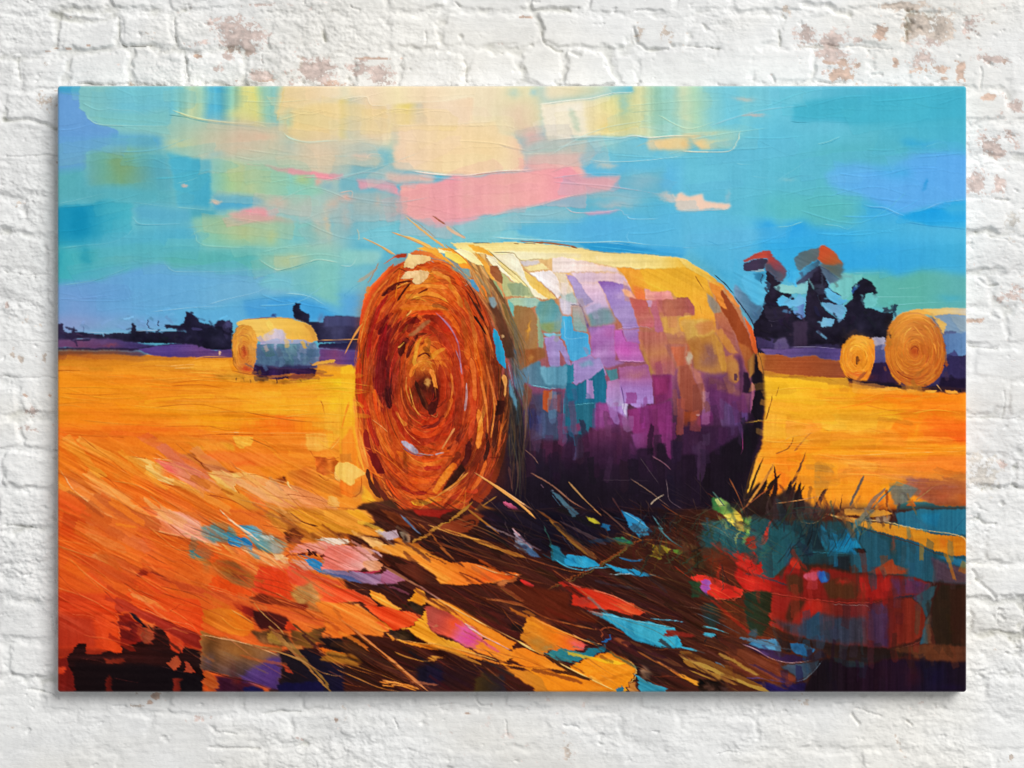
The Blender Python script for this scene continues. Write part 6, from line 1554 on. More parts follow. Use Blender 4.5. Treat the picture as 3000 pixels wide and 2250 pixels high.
run('''
@ 1000 1500
# straw field, upper left
p f0a038/f8a43c/e89030/b86c28 t=d k=.04 s=2 r=.2 : -97,-20 160,-20 220,60 260,120 480,200 600,260 500,260 300,160 100,150 -134,100
p fcb434/fcac2c/e8982c t=d s=1 r=.4 : 20,-20 120,-20 180,30 230,80 190,85 120,40
p e8a030/d89028 t=d s=1.5 r=.3 : -171,60 100,90 160,160 60,140 -60,120
p 2c1814/4c2418/3c1c14 t=e k=.1 s=2 r=.2 : 130,80 260,60 400,110 520,180 480,200 360,120 240,110
p 8c4c24/6c3418/a85c2c t=d s=1.5 r=.2 : 240,-20 400,20 470,100 340,70
p 9c4c24/843c1c/7c3818 t=h s=1.5 r=.3 : 600,110 860,-10 920,20 860,80 760,150 680,120
l 4c2014 10 8 : 780,60 850,50 860,70 780,90
p a82818/8c2018 t=h s=1.5 r=.2 : 460,-20 740,-20 640,25 500,20
l 5c6c84 30 10 r=.3 : 400,30 450,90 500,135
l 708098 8 4 : 380,10 440,80 490,130
p fce8b0/fcd898 s=1 r=.4 : 210,115 260,115 300,140 250,145
p d8c8c8/c8b8c4/c8b0b8 t=d s=1 r=.4 : 240,130 360,120 370,160 300,180
p f8c070/fcc878/f8b868 t=d s=1 r=.4 : 130,160 240,170 310,220 200,230
l 3c2418 8 6 : 360,150 380,130 400,180
P 706858/b08868 s=1 r=.3 : 380,130 430,130 450,170 410,190
b 201010 420 160 14 14 .8
l 2c1814 14 10 : 500,200 560,240 640,250
p e89838/f8a038/f89834 t=d k=.03 s=1.5 r=.3 : 180,230 360,200 500,230 640,300 700,330 800,330 860,330 1000,380 1160,405 1090,440 980,460 760,470 640,460 600,400 500,330 400,300
p fc9c38/fc9430/f8802c/f87c28 t=d s=1 r=.4 : 400,280 520,270 700,320 860,330 980,380 1165,405 1080,440 960,460 780,475 660,460 720,440 600,360
p fc7428/f46c20 t=d s=2 r=.2 : 900,390 1100,400 1150,410 1000,450 900,450
l fcd8a0 7 3 r=.5 : 860,335 1000,385 1165,405
p c87840/b06838 t=d s=1.5 r=.2 : 1020,455 1160,410 1060,480 1000,480
# long straws upper centre
l c88838 24 10 r=.4 : 1190,290 1000,230 800,150 640,100
l e0a050 8 6 r=.4 : 560,80 760,150 920,180
l a87030 18 24 r=.3 : 900,180 1040,240 1190,290
l b07c34 18 16 r=.4 : 430,205 600,110 760,10 850,-70
l a06828 12 8 r=.3 : 820,-20 1000,120 1020,140
l 9c5c28 26 8 r=.3 : 740,320 640,220 560,120 500,70
l 704828 40 14 r=.3 : 1650,300 1520,200 1400,80 1260,-20
l 886028 20 10 r=.3 : 1600,280 1480,180 1340,40
l 4c3c44 24 10 : 1700,200 1560,130 1400,50
l 5c4038 12 8 : 1900,180 1780,60 1660,-40
l 6c5c30 10 5 : 1900,190 1740,300 1500,440 1330,500
l 804820 12 8 : 1330,500 1500,420 1720,300 1900,190 2050,180 2200,230
l 8c5028 8 4 : 1190,290 1400,360 1600,400
l a06030 14 8 r=.3 : 940,560 1160,600 1330,680 1560,740 1680,760
l 8c4c24 12 6 : 1000,560 1200,600 1400,660
l 784020 8 6 : 500,160 800,260 1100,400 1350,470
l 6c3c20 8 5 : 560,170 900,280 1200,360 1400,420
# lilac leaf, blue leaves
p c8a0a8/9c98a8/6c88a0/4c6c8c/4c6080 a=75 t=v s=1 r=.3 : 1117,105 1160,150 1220,210 1280,290 1230,290 1170,250 1110,220 1120,180
l d8a0a0 6 4 : 1120,110 1170,170 1240,240
p 1c6878/24748c/2c80a0 t=v s=1.2 r=.2 : 1340,200 1400,215 1440,270 1500,350 1440,340 1370,310
P 2898c8/38a8d0/30a0cc s=1 r=.4 : 1440,290 1480,270 1580,285 1660,330 1640,350 1580,360 1500,350 1450,330
b 1c6890 1500 305 16 16 .7
l 50b8d8 8 4 : 1380,300 1460,350 1560,370 1700,350 1780,360
p 2898c4/38a4cc/2890b8 s=1 r=.4 t=h : 1700,330 1780,350 1880,360 1960,385 2050,400 1960,405 1860,385 1780,380
p 30a0d0/2890c0 s=1 r=.4 : 1780,390 1880,365 1960,395 1930,412 1860,395
l a8c8cc 6 4 : 1730,400 1800,395 1900,400
l 2c6c98 14 6 : 1800,290 1880,310 1950,300
p 2880b0/2c8cc0/3898c8/2c708c a=60 t=d s=1 r=.3 : 1810,-20 1870,10 1960,70 2015,120 1990,150 1930,165 1870,100 1840,40
l 78c0dc 5 3 : 1820,-10 1900,40 1990,100
p b0a830/c8c03c/a8a030 s=1 r=.3 : 1580,20 1640,40 1680,70 1640,75 1600,50
p 20648c s=1 r=.2 : 1690,75 1740,80 1720,120 1680,95
p 3c7c50/448c58/2c6c4c s=1 r=.3 : 1750,170 1800,155 1880,190 1860,215 1800,210
l 4c747c 12 6 r=.3 : 2040,80 2120,170 2212,230
l 5c8c94 8 4 r=.3 : 2010,20 2060,90 2100,160
p 8c7c28/a89430 s=1 r=.3 : 2010,210 2090,215 2140,240 2080,280 2060,310 2040,290 1990,280 2020,250
P 5c7c30 s=1 r=.3 : 2150,240 2180,235 2212,250 2190,270 2160,260
l 2c4c48 8 5 : 1310,80 1350,200 1370,300
# salmon slab, left
p f48878/f48c78/f8a498/f8b8ac/f0c8b8 t=h s=1 r=.4 : -97,220 60,215 160,230 230,250 260,280 220,300 180,340 100,385 -134,380
b f8c0b0 110 350 80 20 .7
b f07860 60 280 50 30 .5
p f0a878/f0b890/e09868 t=e s=1 r=.3 : 130,320 220,300 260,340 240,380 180,390 140,350
l c8a8b0 12 8 : 170,240 230,260 255,290
p f0ecd8/f8e8c8 s=1 r=.3 : -171,170 40,172 60,190 0,210 -60,210
p c8405c/b83050 s=1 r=.3 : 60,385 180,385 260,370 200,400 100,400
p 8088a8/8c80a0/a888a8/a88098 t=d s=1.5 r=.2 : -97,370 80,390 260,400 310,370 420,430 330,465 200,465 60,440 -134,400
p b0708c/b87898/a86c78 t=d s=1.5 r=.2 : 260,390 310,370 430,440 330,460 240,450
p 4c6090/5c70a0 t=d s=1 r=.2 : -171,390 60,420 140,460 60,450 -60,420
p 301418/3c1c18/501c18 t=d k=.06 s=2 r=.2 : 180,470 440,450 560,500 480,540 400,580 300,510
p 5c2c1c/6c3420/4c2414 t=d s=1.5 r=.2 : 330,330 470,340 560,400 620,440 520,460 400,400
l a07050 16 10 r=.3 : 270,345 400,420 520,490 640,560
l b08878 10 5 r=.3 : 500,470 600,540 700,600
# orange slabs below
p fc6830/f8602c/f86838/f87838 t=d s=1 r=.4 : -97,480 100,510 180,550 240,600 200,610 120,580 -134,600
p fc9c2c/fca430/fca838/fcb040 t=d s=1 r=.3 : 190,510 260,530 340,590 400,620 340,640 260,590 200,560
p fc9830/fc8c2c/fc9434/fca03c t=d s=1.5 r=.3 : -171,580 120,600 260,700 340,745 260,800 120,790 -60,810
p f86428/f85820/fc6428/fc7838 t=d s=1 r=.4 : 150,600 300,610 420,640 520,660 500,690 430,740 330,750 240,680
p fcb030/fca42c/fcb838 t=d s=1 r=.4 : 430,570 490,490 540,510 560,560 520,600 480,590
p fcb830/fcb02c/fcc040/fca828 a=40 t=d s=1 r=.4 : 340,750 440,740 520,670 550,620 570,740 620,800 760,850 880,920 720,880 560,850 470,790 440,750
p 2c1c18/4c3c20/2c1c14 t=e k=.1 s=2 r=.2 : 310,760 400,750 470,780 460,820 380,830 320,800
p 4c3818/2c2014/3c2c18 t=e k=.1 s=2 r=.2 : 390,590 460,580 540,610 520,660 420,620
p c05848/b85c4c/c85848/f06848/e870a8/e87884/f08458 a=30 t=d s=1.5 r=.35 : 540,600 640,590 700,640 820,690 900,760 920,800 880,890 820,880 700,810 600,780 560,720
b f8602c 740 720 50 30 .8 1 30
b e858a8 840 830 50 40 .9
b c87c5c 610 735 12 12 1 2
p f89c40/fc942c/fc9c30/fca030 t=d s=1 r=.3 : 920,820 1000,830 1100,900 1140,920 1080,970 960,930 850,895
p fcac48/fca02c/fc9c28/fc9424 t=d s=1.2 r=.3 : 520,560 640,560 800,640 960,750 1140,840 1110,890 1000,850 840,740 700,650 560,590
l fcd080 7 6 r=.5 : 620,560 800,660 1000,760 1180,850 1300,910
l 7c4410 8 6 : 660,560 800,640 980,750 1160,850
l f0c8d0 14 5 r=.6 : 795,715 900,790 1000,840 1110,900
l fce088 14 10 r=.6 : 1140,830 1220,880 1300,915
p fc9828/fc9020/fc9c2c/fca438 t=d s=1.2 r=.3 : 1110,890 1200,880 1300,920 1400,990 1470,1030 1340,1010 1200,1000 1110,960
p fcac34/fc9c2c/e89024 t=d s=1 r=.3 : 340,820 560,850 760,880 1000,970 1200,1000 1340,1010 1280,1020 1000,980 700,900 500,870
l fcc868 6 5 r=.4 : 350,825 600,850 820,900 1040,970
p e89028/d88c28/c88430 t=d s=1.5 r=.3 : 1060,1020 1200,1020 1400,1100 1480,1180 1350,1180 1240,1130
p f89c20/f89018/e88c20 t=d s=1.2 r=.3 : 1180,1000 1380,1030 1560,1050 1780,1140 1700,1180 1460,1180 1300,1080
l 5c3010 8 20 : 1360,1030 1500,1050 1600,1080
# two big ochre slabs with teal curl
p d88c28/e88c20/f88418/f87828/f0606c a=10 t=d s=1.2 r=.4 : 1150,810 1210,690 1250,685 1320,720 1440,780 1600,860 1570,890 1480,900 1330,890 1300,920
b b89048 1270 830 60 30 .7
b 8c9068 1330 870 50 20 .6
b f06c84 1520 860 50 20 .6 1 20
b fc8c20 1330 740 60 30 .6 1 30
l fca040 12 6 r=.4 : 1240,690 1360,740 1500,800 1660,860
l fcb870 6 5 r=.5 : 1490,785 1560,820 1680,850
p fc9c18/f8941c/f09020/fc9c18/f8941c a=50 t=u k=.03 s=1.2 r=.4 : 1480,990 1600,940 1740,890 1820,930 1900,1000 1905,1030 1860,1110 1800,1160 1640,1080 1480,1020
b e89c18 1780 970 60 30 .5 1 -30
p 3c8c8c/30848c/288494/2c7c94 t=u s=1 r=.3 : 1310,905 1420,880 1560,910 1640,870 1720,850 1700,890 1600,940 1480,970 1380,950
l 2868a0 24 10 : 1690,840 1730,820 1750,785
l fcd880 9 6 r=.5 : 1380,960 1480,1010 1640,1090 1790,1160
l fcc868 7 5 r=.4 : 1820,930 1890,990 1908,1040 1860,1120
l 503010 14 8 : 1370,950 1480,1030 1620,1080
p 2c7c98 s=1 r=.3 : 1790,1140 1830,1125 1840,1165 1800,1170
p 3c98b0/3494b0 t=d s=1 r=.3 : 1905,1045 1960,1080 2040,1120 2110,1140 2060,1160 2000,1160 1920,1090
p c8843c/a86c38 t=d s=1.5 r=.2 : 1860,1110 1900,1090 2000,1150 1880,1150
P 7c6048/5c4840 s=3 r=.2 t=e k=.1 : 1930,1000 1980,1000 2010,1060 1960,1080
# right of slabs: reds and blue
p a83020/c83018/d83818/e04828/d84020 a=20 t=d s=1.2 r=.3 : 1400,445 1440,440 1540,480 1720,530 1860,590 1960,650 1940,670 1840,660 1640,620 1480,600 1500,520
b 9c3c34 1560 580 60 30 .6
p e86030/e04c28 t=d s=1 r=.3 : 1780,600 1880,590 1970,650 1930,670 1840,660
l f07858 7 4 r=.5 : 1620,500 1760,540 1880,600 1980,660
l f0706c 6 4 : 1430,440 1560,490
P e83828/d84048 s=1 r=.3 : 1150,440 1180,440 1240,470 1230,485 1190,475
l c86838 10 4 : 1880,600 1980,640 2070,680
p 5c2410/642810/5c200c t=d s=3 r=.1 : 1060,480 1200,470 1480,520 1460,600 1660,680 1640,720 1300,680 1180,600
p 2c94b4/389cbc/30a0c0 t=v k=.04 s=1 r=.3 : 1600,640 1720,660 1860,690 2000,710 2160,750 2180,800 2212,870 2120,880 2000,850 1880,820 1780,740
p 40a8c4/44b0cc t=v s=1 r=.2 : 1880,700 2160,750 2160,860 2100,870 1900,790
l 6cc4d8 7 4 r=.4 : 1590,635 1720,665 1900,700 2160,745
l 2c7c90 4 3 : 1900,820 2020,860 2130,882
l 60b0cc 6 4 : 2000,685 2100,695 2230,710
p 703820/884828/a05838 t=d s=1.5 r=.3 : 1750,820 1800,810 1880,850 1850,870
l 8c4828 12 8 : 1690,820 1690,760 1740,740 1830,780
l 5c3420 30 20 : 1880,840 2020,920 2212,1000
l c07030 16 22 r=.3 : 2040,960 2140,1020 2230,1080
l 8c5428 12 10 : 1920,900 2060,980 2140,1020
# lower left straws
l d89050 14 16 r=.5 : -20,680 160,820 330,960 450,1060 570,1160
l 8c4c14 7 7 : -20,690 140,820 320,970 430,1060 540,1160
l f0b060 7 5 r=.3 : 100,780 280,920 420,1030
p a07c28/b88c30/a87c28 t=d s=2 r=.2 : -97,890 60,910 120,950 110,990 40,980 -134,960
p f0a438/e09838 t=d s=1 r=.3 : 330,830 300,780 360,820
p c89038/d8a040/e8ac48 t=d s=1.5 r=.3 : 540,940 640,930 660,920 600,965
l c09040 8 5 : 340,900 440,940 560,960 660,930
l b07c30 16 6 : 900,980 700,900 500,850
l f0a84c 20 8 r=.4 : 240,1090 400,1110 500,1140
l e8a040 12 8 r=.4 : 260,1120 380,1120 480,1150
l b08038 8 5 : -20,1020 120,1080 240,1130 400,1165
l 98702c 7 4 : 0,960 200,1030 400,1100
l 785020 6 4 : 120,900 300,1000 500,1030
p 181428/201438 t=v s=4 r=.1 : 480,1000 620,980 660,1020 640,1120 500,1110
p 4c3c14/2c2430 t=w s=3 r=.1 : 860,1080 900,1030 1060,1040 1060,1150 850,1160
@ 2000 1500
# ============ right foreground
p 2c5458/28565a/2c5458/225c66/22565f s=3 r=0 t=v : 120,60 500,40 900,60 1850,60 1850,460 1500,440 1100,330 500,330 120,230
b 183c44 800 120 80 80 .7
b 204c50 900 280 120 40 .6
b 2c2020 960 320 100 40 .5
p 265458/2a5c62 t=v s=1.5 r=.2 : 125,80 240,60 340,120 380,200 340,300 280,240 130,210
p 286064/2c686c/28585c t=v s=1.5 r=.25 : 560,80 700,120 780,170 770,220 720,260 640,360 580,430 510,410 510,200 560,160
p 24444c/1c2830 t=v s=2 r=.2 : 700,100 860,60 920,120 1000,200 930,240 800,240 780,170
p 2088a8/1c8cb0/2498bc/1c7c98 a=70 t=v s=1.5 r=.3 : 1080,100 1160,230 1130,260 950,250 940,170 1000,190 1040,160
p 2c6878/2490ac t=v s=1.5 r=.2 : 880,80 920,90 960,200 930,240 870,160
p 20342c/101418 t=h s=1 r=.1 : 1100,238 1185,235 1185,268 1140,266
l 3c8c98 4 3 : 760,250 950,262 1185,268
p 2b616c/2e6672/2b5f6c t=v s=1.5 r=.2 : 1110,120 1200,110 1320,200 1350,300 1320,360 1180,390 1090,390 1090,270 1190,265
p 28343c/20282c t=v s=2 r=.2 : 960,280 1085,280 1085,380 980,350
p 2b616c/2c6878/2b616c t=v s=1.5 r=.2 : 1370,160 1480,180 1600,240 1640,300 1620,460 1500,430 1460,360 1380,340
p 34788a/2c8096/2c7c90 t=v s=1.5 r=.2 : 1370,0 1500,-20 1860,-20 1860,130 1740,150 1600,130 1400,110
p 2488a6 s=3 r=.2 : 1540,20 1660,0 1650,90 1560,70
l 287088 5 3 : 1840,30 1800,60 1760,110 1755,150
p 5c4858/6c4c50/505870 t=d s=3 r=.2 : 1600,280 1700,330 1840,400 1840,460 1640,450
p 2c7c94/2c84a0 t=d s=2 r=.2 : 1640,280 1850,340 1850,380 1740,340
# orange tongue
p e89c50/f8a038/fca028/fc9c20/fc9018/fc8c1c t=h s=1 r=.35 : 920,10 1100,40 1280,60 1500,110 1640,145 1800,155 1830,200 1850,250 1850,290 1720,280 1600,235 1500,190 1300,130 1120,80
b fc7c14 1680 200 30 40 .7
l fcd080 6 5 r=.4 : 920,12 1100,45 1280,55 1500,105 1800,155 1845,260
l 5c3018 4 3 : 1120,95 1300,145 1500,205 1600,250 1720,290
p fca83c/fca438/f8a83c t=h s=1 r=.3 : 1050,-20 1300,-20 1360,5 1300,20 1050,25
p 989070/8c8c78 t=d s=1.5 r=.3 : 1190,-20 1240,-20 1150,80 1100,130 1120,70
p b08c6c/a88868 t=h s=2 r=.3 : 1240,20 1340,20 1330,60 1240,50
l 98805c 6 4 : 760,60 840,70 930,20
# pale-yellow leaf
P c8c868/d8c850/e8c84c/e8c050 s=1 r=.3 t=d : 255,0 320,-30 370,20 410,60 420,110 380,122 340,100 290,60
b a8b050 310 10 30 20 .6
p 4c8058/5c8c50/70984c/84a44c a=80 t=w s=1 r=.3 : 370,-20 400,-20 420,40 440,110 430,140 405,135 390,60
# reds
P d04028/e04430/c83828 s=1 r=.3 : 600,20 580,50 550,110 545,170 520,210 495,215 510,160 550,80
p c0261a/b42018/c82a1e a=80 t=v s=1.5 r=.25 : 370,260 460,255 480,310 470,360 520,300 520,400 580,430 570,520 440,510 390,490 330,420
b f04834 400 300 30 30 .4
p 245c60/2c4c50 t=v s=1 r=.2 : 510,230 580,220 580,410 560,425 505,400
p 7c2418/9c2c18 s=2 r=.2 : 400,170 470,150 480,240 420,250
p a41e16/8c2014/982414 t=h s=2 r=.2 : 560,430 640,400 700,290 740,295 760,350 800,380 840,350 1000,370 1090,400 1340,405 1500,420 1600,470 1600,530 1470,540 1180,580 900,570 700,540 570,520
b e83828 460 440 60 50 .7
p 5c3018/643418/5c2c14 t=v s=2.5 r=.2 : 660,400 740,400 780,430 780,500 740,540 680,500
p 603418/6c3818/583018 t=v s=3 r=.2 : 900,460 1000,420 1100,440 1160,500 1120,560 940,560
p 5c3420 s=2 r=.2 : 740,300 830,360 800,385 760,360
p bc2018/bc241a t=v s=2 r=.2 : 1140,420 1340,420 1340,540 1200,570 1150,500
p e83c20/d03420 s=1.5 r=.2 : 690,320 720,285 750,310 770,370 720,360
b d83024 1040 450 40 20 .7
P e86878/e05868 s=1.5 r=.3 : 780,400 860,380 870,430 800,430
P 3c5ca8/3870b8/284c8c s=1.5 r=.3 : 870,390 920,375 950,400 940,440 900,450
b 3888c8 915 425 14 20 .9
p 7c3448/8c3448/5c3458/8c3444 t=v s=2.5 r=.2 : 1340,430 1480,430 1600,470 1560,530 1380,520
b 4c3864 1400 500 50 40 .6
p 2c2830/3c3440 s=1 r=.3 : 1350,555 1480,540 1560,535 1460,530 1370,545
p b85028 s=1.5 r=.2 : 1200,390 1280,340 1350,300 1370,340 1460,370 1460,400 1300,400
b b85030 1350 200 12 60 .6
p f04030/e83828/d83c2c s=1 r=.3 t=h : 40,425 90,405 170,415 240,440 300,465 380,490 380,520 340,550 240,560 170,540 90,460
p f03828/c82a1e/e03c28 t=h s=1 r=.35 : 240,470 330,465 390,500 360,545 280,560 200,555
P b858a8/9c50a0/a870c0 s=1 r=.3 : 120,440 170,440 180,470 150,530 115,500
p 243c28/2c4c30 s=1.5 r=.2 : 40,450 110,450 110,540 50,550
l e86048 6 4 r=.4 : 180,550 250,562 340,562 390,510
# red slab with grey smear
p 9c2818/a02818/942c1c/88281c/7c2c28/7c2424/8c2c18/8c3018 a=0 t=v k=.03 s=1.5 r=.35 : 570,530 720,550 940,580 1180,585 1300,570 1470,550 1560,620 1570,720 1560,790 1480,840 1320,885 1130,870 900,840 700,780 560,730
p a0241a/a8281c s=3 r=.1 t=v : 570,540 720,555 700,600 660,640 590,640
p 602c18/5c3018 s=3 r=.1 t=w : 700,560 790,570 740,660 690,720 660,680
p d82c1c/c82c1c/a0301c s=3 r=.1 t=v : 800,560 960,590 960,660 860,660 760,720 780,630
p 4c3c40/4c4c58/404858/4c4048 t=v k=.05 s=5 r=.1 : 580,700 760,720 800,680 900,650 1000,680 1180,680 1200,860 900,830 700,780
p 3c5868/34586c t=v s=1.5 r=.2 : 810,690 890,640 895,830 800,810
b 402038 1190 720 40 40 .7
p 583454/5c3c58/50284c t=v s=3 r=.1 : 1210,580 1320,590 1330,880 1230,870
l d84838 6 4 r=.5 : 390,495 560,520 720,545 960,575 1180,585 1300,565
l a88c80 4 3 r=.3 : 960,590 1100,600 1190,605 1210,630
l 98604c 4 3 r=.3 : 1570,700 1580,790 1500,850 1330,890
p 3c6068/3c5c60 t=v s=1.5 r=.2 : 1480,550 1620,480 1650,470 1610,560 1600,640 1570,680 1540,600
p 3c2414/30200c/4c2410 a=0 t=v s=1.5 r=.3 : 1620,560 1680,470 1850,465 1850,860 1640,860 1605,720
p 3c1c0c/542814 s=4 r=0 t=v : 1720,480 1850,480 1850,850 1740,850
p 3c7080/5c5c54/904c28 t=v s=1.5 r=.2 : 1570,690 1600,640 1605,760 1615,850 1540,850
p 6c3c20/7c4424/5c3020 t=h s=2 r=.3 : 1340,890 1560,850 1850,870 1850,950 1640,965 1380,920
p 3c2018/2c1814 t=h s=2 r=.2 : 560,750 700,790 900,840 1340,890 1500,930 1200,960 860,880 640,800
p 442c24/2c1c1c t=h s=3 r=.1 : 880,890 1100,900 1340,930 1320,960 1170,970 960,930
p 1c0814/20101c/280c20/2c0c28/180c28/200c20/1c0c18 a=0 t=v k=.05 s=3 r=.15 : 860,960 960,940 1170,980 1340,950 1600,960 1850,960 1850,1180 700,1180 820,1060
b 4c1020 1480 1060 60 70 .6
b 341024 1280 1040 60 60 .6
b 1c1040 1640 1060 50 60 .6
b 241040 1720 1140 100 30 .5
p 28383c/304448 t=v s=1.5 r=.2 o=.8 : 960,930 1170,965 1165,1000 1060,990 980,960
# left part browns and dark green
p 20382c/2c3420/302c14 t=w s=2 r=.2 : 390,520 480,500 580,520 560,740 500,800 440,790 420,740
p 3c2c28/2c3c38/3c2c20 t=v s=2 r=.2 : 110,600 230,570 240,680 200,760 130,700
p 602c14/642c14/5c2c18 t=v s=3 r=.1 : 230,580 390,560 410,740 420,840 280,740
p 5c4020/3c2c18/5c5040 t=e k=.15 s=2 r=.2 : 0,200 120,230 200,330 120,370 0,330
p 5c2814/682c14/5c2414 t=h s=3 r=.15 : 100,240 240,230 340,340 330,430 160,380
b 2c1410 70 40 60 60 .5
b 3c4c4c 150 100 60 20 .4
p 80281c s=1.5 r=.2 : -97,760 60,780 90,795 20,805 -134,800
l 58a0b0 14 6 r=.3 : 110,735 200,750 300,785
P 4ca0b8 s=1 r=.3 : 140,780 190,780 210,800 180,812 145,800
l 201c1c 10 6 : 140,840 160,810
l 201c1c 14 6 : 200,790 240,840
l 48a0bc 16 4 r=.4 : -20,870 60,885 150,912
p 3c4c54/48545c s=2 r=.2 : 430,760 480,750 470,850 430,850
p 3c78a0/4c80a4/5088a8 t=e k=.06 s=1 r=.25 : 420,850 480,820 600,815 640,890 540,890 470,870
p 3c80a8/3478a0 t=e k=.06 s=1 r=.25 : 690,840 780,850 860,890 820,930 720,910 690,870
p 3c2420/2c1c1c t=v s=1.5 r=.2 : 600,800 690,830 695,900 660,890 620,850
p 2c1438/3c2048/3c1c40 t=d s=1.5 r=.2 : 380,845 480,875 640,895 760,930 820,945 700,975 560,940 460,900
l c89c98 5 3 : 375,850 480,890 560,940 660,970 780,965 900,930
b 5c3c6c 520 905 30 14 .6 1 20
p 6c3418/703820/7c3c24/84442c t=d s=2 r=.2 : 280,900 400,870 480,910 640,970 620,1020 720,1060 740,1080 600,1090 420,1060 300,1000
p 8c4428/904830 s=3 r=.1 t=d : 560,1040 680,1040 740,1075 700,1100 600,1080
p 4c5460/4c6070/3c4850 t=d s=1.5 r=.2 : 620,990 700,980 880,950 870,1000 800,1060 740,1090 720,1050
l 88a0a8 5 3 r=.3 : 720,1095 780,1080 860,1010 900,960
p 3c2830/382430 t=d s=2 r=.2 : 800,940 900,890 920,930 860,960
p 241440/2c1c5c/241444 t=d s=2 r=.1 : 400,1070 560,1100 700,1110 800,1100 760,1180 560,1180 480,1130
l 5c4878 8 6 : 400,1065 560,1080 680,1105
l b08840 40 20 r=.3 : -20,920 200,1020 400,1100 600,1180
l a07030 30 18 r=.3 : 0,960 200,1050 360,1120
l 7c5020 40 24 r=.2 : -20,900 140,960 330,1050 500,1120
l e89830 30 12 r=.4 : -20,1050 120,1120 280,1180
l a07434 14 8 r=.3 : 40,1020 240,1100 360,1160
l 60788c 8 6 : 200,965 240,980 265,1000
p 3c2418/2c1818 t=e k=.2 s=2 r=.2 : 100,1080 260,1080 400,1150 300,1170 140,1150
l 5c7888 4 3 : 60,640 200,700 400,800
l 6c4c3c 5 3 : -20,600 160,640 300,700
# grass at the foot of the bale
@ 2000 750
p 201418/2c1c1c/3c2c28/4c3c38/6c4c38 t=w k=.08 s=3 r=.1 : 380,1659 410,1480 470,1420 540,1560 620,1540 700,1480 760,1560 840,1620 900,1640 900,1700 380,1700
l fca830 60 10 r=.2 : 520,1300 470,1420 410,1540
p fcac34/fca42c s=2 r=.1 t=w : 480,1280 600,1240 590,1400 500,1460 420,1540 440,1420
l 2c1c18 60 4 : 440,1680 520,1480 585,1330
l 2c1c18 50 4 : 500,1680 560,1500 640,1400
l 241618 60 4 : 740,1690 740,1560 770,1420
l 2c1c1c 50 4 : 640,1680 680,1540 700,1440
l 382420 44 4 : 850,1690 870,1600 920,1500
l 3c2818 18 3 : 420,1560 470,1420 520,1300
l 4c3018 12 3 : 410,1500 450,1350 500,1240
l 2c1818 40 4 : 560,1640 600,1480 585,1340
l c88840 14 8 r=.4 : 410,1620 480,1520 560,1400 590,1330
l d09040 8 5 r=.3 : 420,1600 520,1450 570,1360
l 3c2420 30 4 : 680,1640 710,1520 740,1430
l 302020 40 4 : 780,1640 760,1540 790,1480
l 6c4830 22 3 : 700,1480 760,1360 800,1250
l b87434 12 3 : 720,1260 780,1190 830,1140
l 8c5428 8 3 : 600,1280 680,1240 720,1160
l 5c3c34 40 4 : 860,1659 900,1560 930,1500
l 2c1818 16 3 : 1010,1659 1025,1590 1030,1540
l 706454 26 5 : 1080,1620 1130,1500 1170,1420
l 9c7c5c 30 10 : 1180,1659 1230,1580 1310,1500
l 7c5c48 14 4 : 960,1659 980,1600 990,1560
l d89858 7 5 r=.4 : 600,1600 750,1580 900,1550
l 8c4c28 7 4 : 300,1440 350,1540 400,1659
l a86038 5 4 : 360,1659 480,1560 560,1500
l 6c3c18 8 3 : 530,1060 560,980 580,890
l 7c4818 7 3 : 600,910 612,870 618,840
b 5c4c48 900 1640 120 40 .5
b 5c5c5c 1150 1640 100 30 .5
p 2c6c40/4c8c48/8cb058/3c6c40 t=e k=.05 s=1.5 r=.3 : 180,1560 240,1570 300,1600 330,1659 260,1680 190,1640
P b8c868 s=1 r=.3 : 205,1580 230,1575 260,1615 230,1625
l 3c5c5c 8 4 : 190,1525 230,1570 270,1620
b 243c30 330 1640 50 26 .6
l 2c1c28 8 3 : 110,1400 112,1600
# straws in the shadow under the bale
@ 1000 750
l b08050 12 7 r=.4 : 1470,1460 1560,1560 1680,1680
l 90604c 9 8 r=.3 : 1225,1405 1360,1480 1480,1580 1580,1640
l 906858 4 5 r=.3 : 1185,1250 1240,1300 1275,1345
l 7c5060 10 5 : 2010,1295 2080,1335 2135,1385
l 504048 4 3 : 1930,1300 2000,1400 2060,1480
l 806050 6 4 r=.3 : 1870,1440 1990,1520 2130,1630
l c8b090 7 5 r=.5 : 2000,1610 2040,1570 2090,1540
l 6c5860 5 4 : 2100,1440 2110,1500 2125,1580 2212,1640
l 705060 5 4 : 1290,1480 1310,1500
p 50788c/486878/3c5868 t=d s=1 r=.3 : 1340,1510 1400,1540 1480,1610 1540,1660 1500,1690 1430,1600
l 70c0dc 3 2 : 1360,1540 1420,1620
p 88a0b0 s=1 r=0 : 1350,1505 1370,1515 1360,1520
l 4c2c30 14 6 : 1750,1560 1800,1640 1830,1700
l 4c3c48 3 2 : 1680,1450 1840,1450 2000,1455
l 6c4c34 8 5 : 860,1400 1000,1490 1100,1570
l e8a058 12 20 r=.5 : 860,1400 1000,1490 1150,1600 1260,1700
l e89848 10 14 r=.4 : 620,1550 740,1470 820,1400
''')
P5=[cxy(1450,1480),cxy(2250,1440),cxy(2250,1640),cxy(1500,1640)]
hair(P5,120,(20,80),(.8,1.8),35,seed=66,aj=35,op=.6,ridge=.15,tint=['6c4838','8c6040','4c3848','a87848'])
P6=[cxy(2000,1540),cxy(2830,1560),cxy(2830,2020),cxy(2100,2020)]
auto_dabs(P6,90,(12,50),(5,18),88,jit=.12,seed=67,aj=12,hue=.015,st='v',op=.4,ridge=.15)

